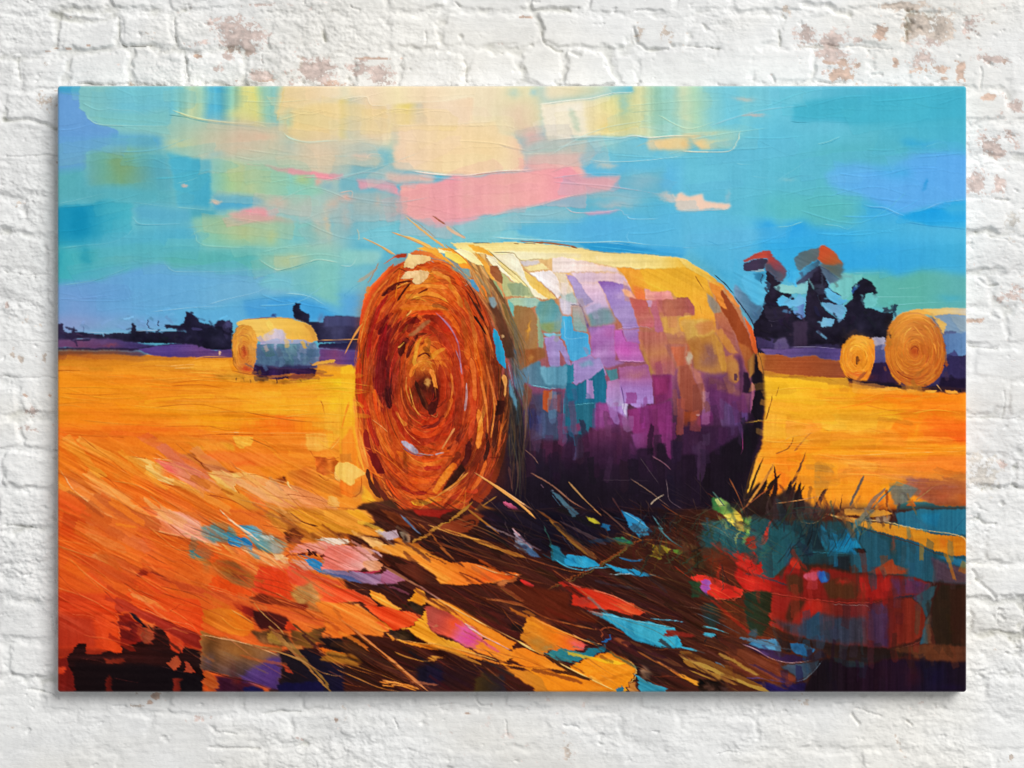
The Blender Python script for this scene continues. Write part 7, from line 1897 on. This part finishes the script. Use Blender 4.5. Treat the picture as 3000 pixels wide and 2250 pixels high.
AL=[cxy(172,1300),cxy(1000,1430),cxy(1050,1990),cxy(620,1990),cxy(172,1820)]
auto_dabs([cxy(172,1300),cxy(700,1330),cxy(560,1560),cxy(700,1700),cxy(172,1700)],44,(30,120),(7,24),27,jit=.10,seed=90,aj=8,hue=.02,st='d',op=.75,ridge=.5,shift=(16,17))
auto_dabs(AL,100,(18,80),(2,8),28,jit=.09,seed=91,aj=9,hue=.02,st='d',op=.7,ridge=.3,shift=(9,12))
AC=[cxy(1000,1530),cxy(2250,1540),cxy(2300,2020),cxy(1000,2020)]
auto_dabs(AC,190,(18,90),(1.5,6),28,jit=.12,seed=92,aj=9,hue=.02,st='d',op=.7,ridge=.3,shift=(9,12))
AR=[cxy(2260,1560),cxy(2825,1600),cxy(2825,2020),cxy(2300,2020)]
auto_dabs(AR,110,(12,50),(4,14),86,jit=.08,seed=93,aj=10,hue=.015,st='v',op=.5,ridge=.15,shift=(7,12))
AG=[cxy(2250,1430),cxy(2700,1460),cxy(2700,1560),cxy(2250,1560)]
auto_dabs(AG,60,(12,40),(2,6),70,jit=.1,seed=94,aj=20,hue=.015,st='v',op=.6,ridge=.15,shift=(5,14))
AF=[cxy(180,1060),cxy(1010,1090),cxy(1010,1300),cxy(180,1290)]
auto_dabs(AF,110,(20,110),(3,10),3,jit=.06,seed=95,aj=6,hue=.02,st='h',op=.5,ridge=.25,shift=(12,7))
AH=[cxy(2255,1130),cxy(2825,1180),cxy(2825,1420),cxy(2270,1400)]
auto_dabs(AH,100,(16,80),(4,13),1,jit=.06,seed=96,aj=9,hue=.02,st='h',op=.5,ridge=.25,shift=(12,7))
hair(AC,160,(30,130),(.7,1.6),26,seed=97,aj=7,op=.7,ridge=.2,tint=['c87830','e09840','7c4420','f0b060','a05828'])

hair(AL,55,(40,130),(1.2,2.4),26,seed=98,aj=9,curve=.06,op=.75,ridge=.6,tint=['fcc880','fcb468','fca050'])
hair(AL,45,(40,120),(1,2.4),27,seed=99,aj=9,curve=.06,op=.7,ridge=.1,tint=['7c3010','8c3c14','5c2010'])
hair(AF,30,(40,150),(1,2),2,seed=100,aj=3,op=.6,ridge=.5,tint=['fcc060','fcb850'])
hair(AF,26,(40,150),(1,2.2),2,seed=101,aj=3,op=.6,ridge=.1,tint=['b86818','d87818','c85c14'])
hair(AH,40,(30,110),(1,2.2),2,seed=102,aj=5,op=.6,ridge=.4,tint=['fcc860','c87020','fcb040'])

AT=[cxy(1850,1530),cxy(2300,1480),cxy(2560,1500),cxy(2500,1600),cxy(2100,1690),cxy(1850,1620)]
auto_dabs(AT,60,(14,50),(3,10),60,jit=.12,seed=103,aj=25,hue=.02,st='v',op=.6,ridge=.2,shift=(12,14))
hair(AT,150,(16,60),(1,3.5),-62,seed=104,aj=24,op=.75,ridge=.15,tint=['20444a','285448','3c6448','1c2830','2c3c28','181c24'])

def region(pts, s):
    P = np.array([cxy(a, b) for a, b in pts])
    P = np.where(P < 4, -60, P); P[:, 0] = np.where(P[:, 0] > PW-4, PW+60, P[:, 0]); P[:, 1] = np.where(P[:, 1] > PH-4, PH+60, P[:, 1])
    return blur(inside(P, 0, PW, 0, PH, 0).astype(np.float32), s)

def sample(A, X, Y):
    X = np.clip(X, 0, PW-1.001); Y = np.clip(Y, 0, PH-1.001)
    i = X.astype(np.int32); j = Y.astype(np.int32); fx = X-i; fy = Y-j
    if A.ndim == 3: fx = fx[..., None]; fy = fy[..., None]
    return (A[j, i]*(1-fx)+A[j, i+1]*fx)*(1-fy) + (A[j+1, i]*(1-fx)+A[j+1, i+1]*fx)*fy

def finish():
    """Dry-brush fraying along the direction of the strokes, bristle streaks, relief and print grain."""
    global IMG, HGT
    fore = region([(100, 1275), (700, 1285), (1000, 1420), (1080, 1500), (2230, 1520), (2330, 2100), (100, 2100)], 10)
    rfore = region([(2230, 1500), (2900, 1480), (2900, 2100), (2330, 2100)], 12)
    side = region([(1480, 740), (2000, 760), (2180, 860), (2245, 1150), (2200, 1480), (1500, 1480)], 8)
    face = region([(1040, 1130), (1060, 900), (1150, 780), (1280, 750), (1400, 860), (1480, 1100), (1470, 1350), (1380, 1480), (1250, 1510), (1130, 1420)], 6)
    sky = region([(100, 200), (2900, 200), (2900, 1000), (2260, 1000), (2100, 780), (1400, 700), (1150, 760), (1000, 1000), (100, 1000)], 8)
    rim = region([(950, 640), (1600, 640), (1700, 900), (1600, 1560), (950, 1560)], 10); tr = region([(2140, 600), (2832, 600), (2832, 1160), (2240, 1160)], 10)
    field = (1-.85*rim)*(1-.7*tr)*np.clip(1-fore-rfore-side-face-sky, 0, 1)
    lf = lambda a, b, ang, sd: spec_noise(PH, PW, a, b, 1.2, ang, sd)
    nd = STK['d']+0.6*lf(30, 1.0, 27, 81); nh = STK['h']+0.4*lf(30, 1.0, 0, 82); nw = STK['w']*.6+lf(1.3, 22, 3, 83); nv = lf(1.6, 30, 0, 84)
    ca, sa = math.cos(math.radians(27)), math.sin(math.radians(27))
    dx = fore*nd*1.2*ca + field*nh*0.4 + sky*nh*0.7 + side*nw*0.1
    dy = fore*nd*1.2*sa + rfore*nv*0.4 + side*nw*0.3
    X, Y = np.meshgrid(np.arange(PW, dtype=np.float32), np.arange(PH, dtype=np.float32))
    IMG = sample(IMG, X+dx, Y+dy).astype(np.float32); HGT = sample(HGT, X+dx*.6, Y+dy*.6).astype(np.float32)
    # deeper, redder earth in the lower left of the picture
    g = fore*np.clip((950-X)/700, 0, 1)*np.clip((Y-520)/300, 0, 1)
    IMG *= 1-g[..., None]*np.array((0.06, 0.24, 0.22), np.float32)
    IMG *= 1-face[..., None]*np.array((0.07, 0.12, 0.12), np.float32)
    IMG *= 1-rfore[..., None]*np.array((0.17, 0.16, 0.12), np.float32)
    IMG *= 1-field[..., None]*np.array((0.0, 0.06, 0.06), np.float32)
    IMG += 0.035*sky[..., None]*(np.array((0.72, 0.80, 0.80), np.float32)-IMG)
    lum = IMG.mean(-1, keepdims=True); IMG += 0.13*side[..., None]*(lum-IMG)
    # bristle streaks
    lum = IMG.mean(-1)
    patch = np.clip(0.7+0.6*lf(40, 20, 27, 86), 0.1, 1.8)
    stk = fore*patch*nd*0.022 + field*patch*nh*0.010 + sky*nh*0.0015 + side*nw*0.008 + rfore*nv*0.012 + face*lf(2, 2, 0, 85)*0.03
    IMG += (stk*(0.25+lum))[..., None]
    # sharpen
    IMG += (0.6-0.4*sky[..., None])*np.stack([IMG[..., k]-blur(IMG[..., k].copy(), 1.2) for k in range(3)], -1)
    lum = IMG.mean(-1)
    d1 = lum-blur(lum.copy(), 2.0); d2 = lum-blur(lum.copy(), 6)
    HGT *= 1+0.6*sky
    HGT += np.clip(d1*3.0, -.6, .6) + np.clip(d2*0.8, -.4, .4)
    HGT += fore*patch*nd*0.10 + field*patch*nh*0.06 + sky*nh*0.02 + side*nw*0.04 + rfore*nv*0.03
    # long knife ridges in the sky and field
    mott = 0.006*lf(4, 3, 0, 71) + 0.010*spec_noise(PH, PW, .8, .8, 0.6, 0, 72) + 0.005*lf(14, 14, 0, 73)
    IMG += (mott*(0.35+lum)*(1-.5*sky))[..., None]
    # richer darks
    IMG = np.clip(IMG, 0, 1); IMG -= (1-.7*sky[..., None])*0.030*np.sin(np.clip(IMG, 0, 1)*2*np.pi)*(IMG < .5) + 0.012*np.sin(IMG*2*np.pi)*(IMG >= .5)
    np.clip(IMG, 0.004, 1, out=IMG)
finish()
# ================================================================ the brick wall
def blurw(a, s): return blur(a.astype(np.float32), s)
def build_wall():
    st = 3.0
    xs = np.arange(-500, 3501, st); ys = np.arange(-450, 2701, st)
    W, H = len(xs), len(ys)
    X, Y = np.meshgrid(xs, ys); X = X.astype(np.float32); Y = Y.astype(np.float32)
    N = lambda sx, sy, b, sd, ang=0: spec_noise(H, W, sx/st, sy/st, b, ang, sd)
    # warped brick coordinates
    Xw = X + 9*N(60, 60, 1.5, 101) + 5*N(12, 12, 1.2, 102)
    Yw = Y + 7*N(90, 50, 1.5, 103) + 4.5*N(14, 10, 1.2, 104)
    rows = [-520, -411, -302, -193, -84, 27, 138, 249, 352, 460, 566, 675, 785, 895, 1007, 1117, 1224, 1333, 1441,
            1550, 1656, 1767, 1880, 1992, 2098, 2205, 2313, 2421, 2530, 2640, 2760]
    known = {4: [60, 300, 480, 730, 900, 1130, 1310, 1560, 1740, 1990, 2160, 2440, 2620, 2860],
             5: [-40, 140, 334, 506, 782, 940, 1125, 1300, 1574, 1859, 2030, 2294, 2493, 2651, 2836, 2990],
             6: [-120, 40, 190, 366, 531, 700, 845, 1020, 1167, 1366, 1511, 1646, 1790, 1868, 2086, 2217, 2393, 2560, 2660, 2836, 2960],
             7: [10, 250, 2960], 8: [27, 135, 2850, 3040], 9: [128, 250, 2965]}
    r = np.random.default_rng(5)
    R = np.searchsorted(np.array(rows), Yw) - 1; R = np.clip(R, 0, len(rows)-2)
    ra = np.array(rows, np.float32)
    dy = np.minimum(Yw-ra[R], ra[R+1]-Yw)
    dx = np.full(X.shape, 1e3, np.float32); off = np.zeros(X.shape, np.float32); tone = np.zeros(X.shape, np.float32)
    tx = np.zeros(X.shape, np.float32)
    for k in range(len(rows)-1):
        if k in known:
            J = list(known[k]); lo, hi = J[0], J[-1]
        else: J = [1400+r.uniform(-90, 90)]; lo = hi = J[0]
        s = k % 2
        while lo > -620: lo -= (230 if s % 2 else 175)+r.uniform(-25, 25); J.insert(0, lo); s += 1
        s = k % 2
        while hi < 3620: hi += (230 if s % 2 else 175)+r.uniform(-25, 25); J.append(hi); s += 1
        J = np.array(J, np.float32); m = R == k
        x = Xw[m]; b = np.clip(np.searchsorted(J, x)-1, 0, len(J)-2)
        dx[m] = np.minimum(x-J[b], J[b+1]-x)
        off[m] = r.normal(0, 0.8, len(J))[b]; tone[m] = r.normal(0, 1, len(J))[b]
        tx[m] = (r.normal(0, 0.6, len(J))[b])*((x-J[b])/(J[b+1]-J[b])-.5) + (r.normal(0, 0.5, len(J))[b])*((Yw[m]-ra[k])/108-.5)
    RR = 24.0
    g = RR-np.hypot(np.clip(RR-dx, 0, None), np.clip(RR-dy, 0, None)); g = np.minimum(g, RR)
    face = np.clip((g-3)/15, 0, 1); face = face*face*(3-2*face)
    fill = np.clip(0.72+0.45*N(110, 60, 1.2, 105)+0.34*N(22, 18, 1.2, 106), 0.0, 1.5)
    calm = np.clip((Y-2010)/80, 0, 1)*0.5 + np.clip((450-X)/200, 0, 1)*np.clip((Y-900)/300, 0, 1)*0.15
    fill *= (1-calm)
    smoothp = np.clip((X-1100)/150, 0, 1)*np.clip((2150-X)/150, 0, 1)*np.clip((260-Y)/60, 0, 1)
    hgt = (face-1)*3.2*fill + (off+tx)*face*(0.55+0.45*fill)*(1-0.6*calm)
    rough = np.clip(0.8+0.5*N(120, 80, 1.3, 107), 0.25, 1.8)*(1-0.3*smoothp)*(1-0.5*calm)
    hgt += rough*(0.6*N(34, 20, 1.4, 108) + 0.33*N(9, 6, 1.3, 109) + 0.10*N(3, 2.2, 1.2, 110)) + 0.10*N(40, 2.5, 1.1, 111)
    # chipped layers of old paint: small steps with crisp edges
    for sd, sc, th, am in ((160, 26, .35, .45), (161, 15, .8, .5), (162, 44, .1, .35), (163, 9, 1.1, .45)):
        q = N(sc, sc*.62, 0.75, sd); hgt += am*rough*(np.clip((q-th)*7, 0, 1)-.3)
    bl = np.abs(N(18, 13, 1.0, 164)); hgt += rough*0.5*np.clip(0.5-bl, 0, .5)*(1-.4*face)
    # crumbly mortar, lumps and pits
    crumb = np.clip(N(14, 11, 1.0, 112)-0.7, 0, 2.2)*(1-face*0.6)
    hgt += crumb*rough*0.8
    pit = np.clip(N(11, 8, 1.3, 113)-1.9, 0, 1.2); hgt -= pit*3.0*(1-.5*calm)
    # deep gaps where the mortar has gone
    def groove(pts, w, d, ox, oy):
        P = np.array([(ox+a/2.212, oy+b/2.212) for a, b in pts]); w = w/2.212
        x0, x1 = P[:, 0].min()-3*w, P[:, 0].max()+3*w; y0, y1 = P[:, 1].min()-3*w, P[:, 1].max()+3*w
        i0, i1 = np.searchsorted(xs, (x0, x1)); j0, j1 = np.searchsorted(ys, (y0, y1))
        xx = X[j0:j1, i0:i1]+0.5*(Xw-X)[j0:j1, i0:i1]; yy = Y[j0:j1, i0:i1]+0.5*(Yw-Y)[j0:j1, i0:i1]
        D = np.full(xx.shape, 1e3)
        for a, b in zip(P[:-1], P[1:]):
            v = b-a; t = np.clip(((xx-a[0])*v[0]+(yy-a[1])*v[1])/(v@v), 0, 1)
            D = np.minimum(D, np.hypot(xx-a[0]-t*v[0], yy-a[1]-t*v[1]))
        hgt[j0:j1, i0:i1] -= d*np.clip(1.35-D/(w*.62), 0, 1)
    for ox, oy, pts, w, d in [
        (0, 0, [(290, 70), (420, 115), (600, 125), (700, 95)], 34, 4.5), (0, 0, [(0, 745), (200, 755), (400, 800)], 24, 5),
        (0, 0, [(480, 520), (650, 535), (800, 520)], 12, 3), (0, 0, [(820, 290), (960, 285)], 8, 3), (0, 0, [(0, 985), (370, 980)], 10, 2.5),
        (0, 0, [(1680, 340), (1690, 400)], 8, 3), (0, 0, [(2080, 180), (2090, 240)], 22, 3), (0, 0, [(740, 100), (745, 190), (770, 280)], 12, 2.5),
        (0, 0, [(1120, 90), (1125, 240)], 10, 2), (0, 0, [(80, 330), (90, 480)], 14, 2.2), (0, 0, [(1180, 350), (1200, 500)], 10, 2.2),
        (1000, 0, [(790, 370), (825, 510)], 12, 2.5), (1000, 0, [(1290, 200), (1310, 290), (1420, 320)], 14, 2.5), (1000, 0, [(1490, 330), (1540, 345)], 20, 4),
        (1000, 0, [(1900, 150), (1930, 260), (2010, 300), (2110, 305)], 18, 3.2), (1000, 0, [(1380, 505), (1450, 520), (1540, 555)], 18, 3.2),
        (1000, 0, [(1930, 45), (2090, 35)], 16, 3), (1000, 0, [(1440, 30), (1490, 55)], 14, 3), (1000, 0, [(740, 0), (760, 30)], 12, 3),
        (1000, 0, [(560, 200), (555, 260)], 8, 2), (1000, 0, [(940, 525), (1010, 525)], 10, 2.5), (1000, 0, [(60, 0), (110, 35)], 12, 2.5),
        (2000, 0, [(800, 8), (960, 20), (1010, 65), (1100, 75)], 36, 4.5), (2000, 0, [(50, 290), (240, 300)], 14, 3), (2000, 0, [(1245, 465), (1310, 470)], 16, 3.5),
        (2000, 0, [(650, 180), (660, 290)], 12, 2.5), (2000, 0, [(905, 520), (1080, 525)], 14, 3), (2000, 0, [(250, 540), (360, 545)], 18, 3),
        (2000, 0, [(1090, 290), (1260, 300), (1370, 300)], 8, 2), (2000, 0, [(1450, 110), (1455, 260)], 12, 3), (2000, 0, [(1925, 420), (1940, 540)], 14, 2.5),
        (2000, 0, [(600, 480), (620, 515)], 20, 3), (2000, 0, [(1400, 90), (1440, 100)], 16, 2.5), (2000, 0, [(2070, 1265), (2140, 1270)], 14, 3),
        (2000, 0, [(2030, 1520), (2140, 1540)], 14, 3), (2000, 0, [(780, 270), (1040, 290)], 6, 1.8),
        (2000, 750, [(1950, 130), (2000, 180), (2060, 165)], 18, 3), (2000, 750, [(1850, 1285), (1900, 1280)], 14, 3), (2000, 750, [(2085, 890), (2090, 1050)], 12, 2),
        (2000, 750, [(1860, 580), (2050, 590)], 8, 2), (2000, 750, [(1890, 1055), (2212, 1060)], 8, 2),
        (0, 1500, [(150, 1168), (260, 1178), (370, 1222)], 12, 3.5), (0, 1500, [(1340, 1548), (1500, 1560), (1660, 1565)], 16, 3.2),
        (0, 1500, [(1690, 1325), (1800, 1310), (1930, 1320)], 12, 3), (0, 1500, [(30, 75), (110, 90), (190, 100)], 12, 3), (0, 1500, [(315, 690), (330, 760), (370, 800)], 14, 3),
        (0, 1500, [(1440, 1450), (1510, 1470)], 10, 2.5), (0, 1500, [(700, 1280), (800, 1290)], 8, 2),
        (0, 750, [(0, 90), (120, 115), (330, 100)], 7, 2.2), (0, 750, [(0, 790), (200, 800), (370, 800)], 8, 2.2), (0, 750, [(320, 1270), (370, 1275)], 16, 3.5),
        (0, 750, [(40, 565), (370, 568)], 6, 1.8), (0, 750, [(160, 1330), (370, 1310)], 6, 1.8),
        (1000, 1500, [(862, 1170), (868, 1250), (900, 1282), (960, 1284)], 12, 3), (1000, 1500, [(330, 1370), (355, 1430)], 10, 2.5),
        (1000, 1500, [(550, 1290), (760, 1275)], 6, 2), (1000, 1500, [(1060, 1380), (1070, 1480)], 7, 2), (1000, 1500, [(1440, 1420), (1540, 1430)], 10, 2.2),
        (2000, 1500, [(1000, 1255), (1110, 1268)], 18, 3), (2000, 1500, [(1945, 30), (1980, 80), (2060, 100)], 20, 3.5),
        (2000, 1500, [(1930, 400), (1990, 500), (2060, 560)], 22, 3.5), (2000, 1500, [(1110, 1340), (1165, 1400)], 20, 3), (2000, 1500, [(1130, 1300), (1300, 1345)], 8, 2),
        (2000, 1500, [(1850, 345), (2000, 348)], 8, 2), (2000, 1500, [(240, 1590), (300, 1570), (380, 1590)], 8, 2.5), (2000, 1500, [(2080, 640), (2070, 760)], 6, 1.6),
        (2000, 1500, [(575, 1240), (590, 1280)], 8, 2), (2000, 1500, [(1470, 1400), (1500, 1420)], 14, 3)]:
        groove(pts, w, d, ox, oy)
    # long hairline cracks in the paint
    cr = np.abs(N(60, 42, 1.1, 120)); cr2 = N(90, 90, 1.2, 121)
    hgt -= 0.7*np.clip(1-cr/0.02, 0, 1)*(cr2 > 1.1)
    # ---------------------------------------------------------------- colour: old limewash, bare brick where it has flaked
    col = np.empty((H, W, 3), np.float32); col[:] = (0.93, 0.93, 0.926)
    v = 0.010*N(160, 110, 1.3, 130)+0.008*N(25, 18, 1.2, 131)+0.006*N(4, 4, 1, 132)
    col += v[..., None]*np.array((1, 1, 0.95))
    warm = np.clip(N(180, 120, 1.3, 133), 0, 2)*0.010; col -= warm[..., None]*np.array((0.2, 0.6, 1.4))
    col += (tone*0.006*face)[..., None]
    n1 = N(30, 22, 0.9, 140); n2 = N(7, 6, 0.8, 141); n3 = N(2.5, 2.2, 0.6, 142); nf = 0.55*n1+0.7*n2+0.45*n3
    bare = np.zeros((H, W), np.float32); bc = np.zeros((H, W, 3), np.float32)
    PK, TN, OR, GR = (0.78, 0.70, 0.67), (0.77, 0.71, 0.66), (0.77, 0.65, 0.58), (0.79, 0.77, 0.74)
    for bx, by, rx, ry, s, c in [
        (690, 92, 70, 44, 1.1, PK), (560, 118, 60, 14, .7, PK), (572, 156, 10, 7, 1.8, OR), (628, 195, 22, 12, 1.0, PK), (757, 212, 34, 18, .95, PK),
        (770, 226, 22, 6, 1.4, OR), (685, 228, 6, 4, 1.6, OR), (662, 158, 26, 12, .8, PK), (922, 200, 55, 40, 1.1, PK), (965, 240, 50, 16, .9, OR), (880, 190, 18, 30, .8, TN),
        (122, 178, 14, 10, .7, TN), (247, 124, 7, 4, 1.4, OR), (187, 133, 8, 3, 1.3, OR), (130, 141, 14, 3, 1.0, OR), (194, 40, 5, 3, 1.5, OR), (155, 257, 20, 3, 1.0, OR),
        (420, 88, 16, 12, .7, TN), (120, 290, 34, 34, .75, TN), (370, 240, 40, 8, .8, TN), (430, 246, 34, 5, .8, PK), (155, 132, 10, 3, 1.2, OR),
        (1055, 190, 38, 30, 1.1, PK), (1110, 215, 36, 34, .95, PK), (1085, 163, 60, 4, 1.5, OR), (1538, 40, 26, 6, 1.0, OR), (1460, 118, 12, 6, .8, PK), (1955, 90, 30, 26, .75, TN), (1880, 75, 12, 30, .75, TN),
        (760, 5, 60, 6, 1.3, PK), (2310, 15, 20, 12, .9, TN), (2640, 8, 60, 14, 1.0, TN), (2370, 85, 34, 40, .95, PK), (2450, 112, 55, 30, .8, PK), (2430, 128, 66, 5, 1.4, GR),
        (2455, 145, 50, 26, 1.0, PK), (2440, 172, 22, 8, 1.3, OR), (2475, 172, 14, 12, 1.2, OR), (2590, 85, 14, 22, 1.2, OR), (2608, 78, 10, 8, 1.2, OR), (2520, 110, 16, 10, .8, PK),
        (2700, 65, 42, 34, 1.35, TN), (2765, 80, 34, 40, 1.15, TN), (2740, 115, 50, 22, .9, PK), (2862, 72, 34, 34, .9, PK), (2920, 58, 14, 6, .8, TN), (2852, 102, 10, 8, 1.0, OR),
        (2465, 212, 34, 14, 1.35, OR), (2418, 205, 8, 18, 1.0, PK), (2505, 217, 8, 6, 1.3, OR), (2524, 183, 10, 8, .9, OR), (2375, 178, 16, 12, .7, TN), (2634, 176, 10, 16, 1.4, OR), (2630, 248, 20, 6, .9, OR),
        (2705, 165, 36, 24, 1.2, PK), (2740, 195, 50, 20, 1.1, OR), (2825, 200, 14, 30, 1.3, OR), (2776, 222, 10, 5, 1.4, OR), (2808, 168, 8, 8, 1.2, OR), (2915, 165, 60, 14, .95, PK), (2955, 172, 6, 10, 1.2, OR),
        (2910, 275, 20, 9, 1.3, OR), (2962, 272, 22, 10, .9, PK), (2945, 325, 18, 16, .7, PK), (2990, 305, 22, 20, 1.0, PK), (2915, 415, 50, 44, .95, PK), (2965, 385, 20, 24, .85, PK),
        (2866, 535, 36, 40, 1.15, PK), (2940, 530, 20, 30, .75, PK), (2975, 645, 28, 26, .95, GR), (2900, 640, 16, 12, .7, GR), (2990, 850, 50, 40, .6, PK),
        (2870, 937, 40, 8, 1.2, OR), (2860, 880, 24, 16, .7, PK), (2950, 870, 40, 26, .65, PK), (2885, 1390, 46, 44, 1.0, GR), (2950, 1360, 16, 14, .8, PK),
        (8, 900, 6, 22, 1.2, PK), (50, 1052, 12, 14, 1.0, TN), (22, 1040, 10, 16, .9, TN), (120, 1046, 8, 16, .9, TN), (95, 1040, 6, 8, .8, OR), (60, 1160, 8, 6, .9, OR), (135, 1160, 8, 8, .9, OR),
        (85, 1210, 22, 14, .85, PK), (70, 1255, 40, 10, .7, PK), (40, 590, 40, 16, .75, TN), (160, 470, 8, 5, 1.3, OR), (50, 930, 30, 14, .6, TN),
        (446, 2048, 14, 12, 1.35, OR), (428, 2066, 10, 8, 1.3, OR), (398, 2076, 22, 4, 1.2, TN), (392, 2038, 8, 6, 1.0, TN), (980, 2118, 6, 7, 1.6, OR), (570, 2110, 40, 14, .6, PK), (872, 2172, 16, 8, .9, PK),
        (20, 2142, 30, 8, .7, TN), (1368, 2100, 10, 4, 1.1, OR), (1665, 2205, 7, 22, .7, TN), (1010, 2100, 8, 22, .6, TN), (2975, 2228, 8, 10, 1.5, TN), (2930, 1912, 16, 8, .7, TN),
        (2360, 2060, 30, 14, .6, TN), (2640, 2175, 14, 24, .55, TN)]:
        R2 = 2.2
        i0, i1 = np.searchsorted(xs, (bx-R2*rx, bx+R2*rx)); j0, j1 = np.searchsorted(ys, (by-R2*ry, by+R2*ry))
        if i1 <= i0 or j1 <= j0: continue
        d = ((X[j0:j1, i0:i1]-bx)/rx)**2+((Y[j0:j1, i0:i1]-by)/ry)**2
        m = np.clip((np.exp(-d*0.8)*s*1.2-0.68+0.30*nf[j0:j1, i0:i1])*4.5, 0, 1)
        t = m > bare[j0:j1, i0:i1]
        bc[j0:j1, i0:i1][t] = c; bare[j0:j1, i0:i1] = np.maximum(bare[j0:j1, i0:i1], m)
    # a little wear elsewhere, outside the part the photograph shows as well
    ww = N(260, 160, 1.2, 150)
    wear = np.clip((nf+0.5*ww-3.0)*2.2, 0, 1)*0.8*(1-0.8*calm)*(1-smoothp)
    t = wear > bare; bc[t] = PK; bare = np.maximum(bare, wear)
    bcol = bc*(1+0.07*n2[..., None])
    col = col*(1-0.85*bare[..., None]) + 0.85*bare[..., None]*bcol
    hgt -= 0.55*blurw(bare, 0.7)
    gap_tone = np.clip(-hgt-3.2, 0, 4)*0.035  # darker, slightly warmer colour in the deepest gaps
    col -= gap_tone[..., None]*np.array((1.0, 1.0, 1.15))
    mat, nt, b, at = base_mat('painted_brick')
    b.inputs['Roughness'].default_value = 0.75; b.inputs['Specular IOR Level'].default_value = 0.25
    tc = nt.nodes.new('ShaderNodeTexCoord'); mp = nt.nodes.new('ShaderNodeMapping'); mp.inputs['Scale'].default_value = (1, 1, 2.2)
    nz = nt.nodes.new('ShaderNodeTexNoise'); nz.inputs['Scale'].default_value = 240; nz.inputs['Detail'].default_value = 6
    nz.inputs['Roughness'].default_value = 0.65
    bp = nt.nodes.new('ShaderNodeBump'); bp.inputs['Strength'].default_value = 0.55; bp.inputs['Distance'].default_value = 0.0012
    L = nt.links.new
    L(tc.outputs['Object'], mp.inputs['Vector']); L(mp.outputs['Vector'], nz.inputs['Vector'])
    L(nz.outputs['Fac'], bp.inputs['Height']); L(bp.outputs['Normal'], b.inputs['Normal'])
    L(at.outputs['Color'], b.inputs['Base Color'])
    yo = 0.0 - hgt*0.001
    co = np.stack([wx(X), yo, wz(Y)], -1)
    o = grid_object('brick_wall', co, col, mat)
    o['label'] = 'old brick wall under flaking white paint, with the bright haystack picture hung on it'
    o['category'] = 'wall'
    return o
build_wall()
# ================================================================ the stretched canvas
def build_canvas():
    img = IMG.copy(); h = HGT.copy()
    h = np.clip(h, -0.2, 1.6) + 0.05*STK['e']*0.3
    D = 0.029; r = 0.0036; rc = 0.0042
    x = wx(PX0)+(np.arange(PW)/(PW-1))*(2664*M); z = wz(PY0-0.5)-(np.arange(PH)/(PH-1))*(1777*M)
    X, Z = np.meshgrid(x, z)
    x0, x1, z1, z0 = x[0], x[-1], z[0], z[-1]
    ex = np.minimum(X-x0, x1-X); ez = np.minimum(Z-z0, z1-Z); d = np.minimum(ex, ez)
    k = np.clip(r-d, 0, r); drop = r-np.sqrt(np.maximum(r*r-k*k, 0))
    flat = np.clip(d/(2*r), 0, 1)
    # the corners of the stretcher are slightly rounded
    cx = np.where(X < 0, x0+rc, x1-rc); cz = np.where(Z < (z0+z1)/2, z0+rc, z1-rc)
    dx = X-cx; dz = Z-cz; cor = (ex < rc) & (ez < rc)
    l = np.hypot(dx, dz)+1e-12; s = np.maximum(np.abs(dx), np.abs(dz))/l
    X = np.where(cor, cx+dx*s, X); Z = np.where(cor, cz+dz*s, Z)
    Y = -D + drop - h*0.0006*flat
    # the print wraps a little way round the rim, then the bare white canvas shows
    e_ = np.clip((0.0022-d)/0.0022, 0, 1)[..., None]*0.62; img = img*(1-e_)+0.86*e_
    co = np.stack([X, Y, Z], -1)
    co = np.pad(co, ((1, 1), (1, 1), (0, 0)), mode='edge'); img = np.pad(img, ((1, 1), (1, 1), (0, 0)), mode='edge')
    for sl in ((0, slice(None)), (-1, slice(None)), (slice(None), 0), (slice(None), -1)): co[sl][..., 1] = 0.0015
    for sl in ((0, slice(None)), (-1, slice(None)), (slice(None), 0), (slice(None), -1)): img[sl] = 0.88
    mat, nt, b, at = base_mat('printed_canvas')
    b.inputs['Roughness'].default_value = 0.62; b.inputs['Specular IOR Level'].default_value = 0.06; b.inputs['Sheen Weight'].default_value = 0.08; b.inputs['Sheen Roughness'].default_value = 0.35
    L = nt.links.new
    tc = nt.nodes.new('ShaderNodeTexCoord')       # tooth of the cloth
    nz = nt.nodes.new('ShaderNodeTexNoise'); nz.inputs['Scale'].default_value = 900; nz.inputs['Detail'].default_value = 2
    bp = nt.nodes.new('ShaderNodeBump'); bp.inputs['Strength'].default_value = 0.12; bp.inputs['Distance'].default_value = 0.0003
    L(tc.outputs['Object'], nz.inputs['Vector']); L(nz.outputs['Fac'], bp.inputs['Height']); L(bp.outputs['Normal'], b.inputs['Normal'])
    L(at.outputs['Color'], b.inputs['Base Color'])
    o = grid_object('canvas_painting', co, img, mat)
    o['label'] = 'wide stretched canvas picture of round hay bales in an orange field under a turquoise sky'
    o['category'] = 'painting'
    return o
build_canvas()
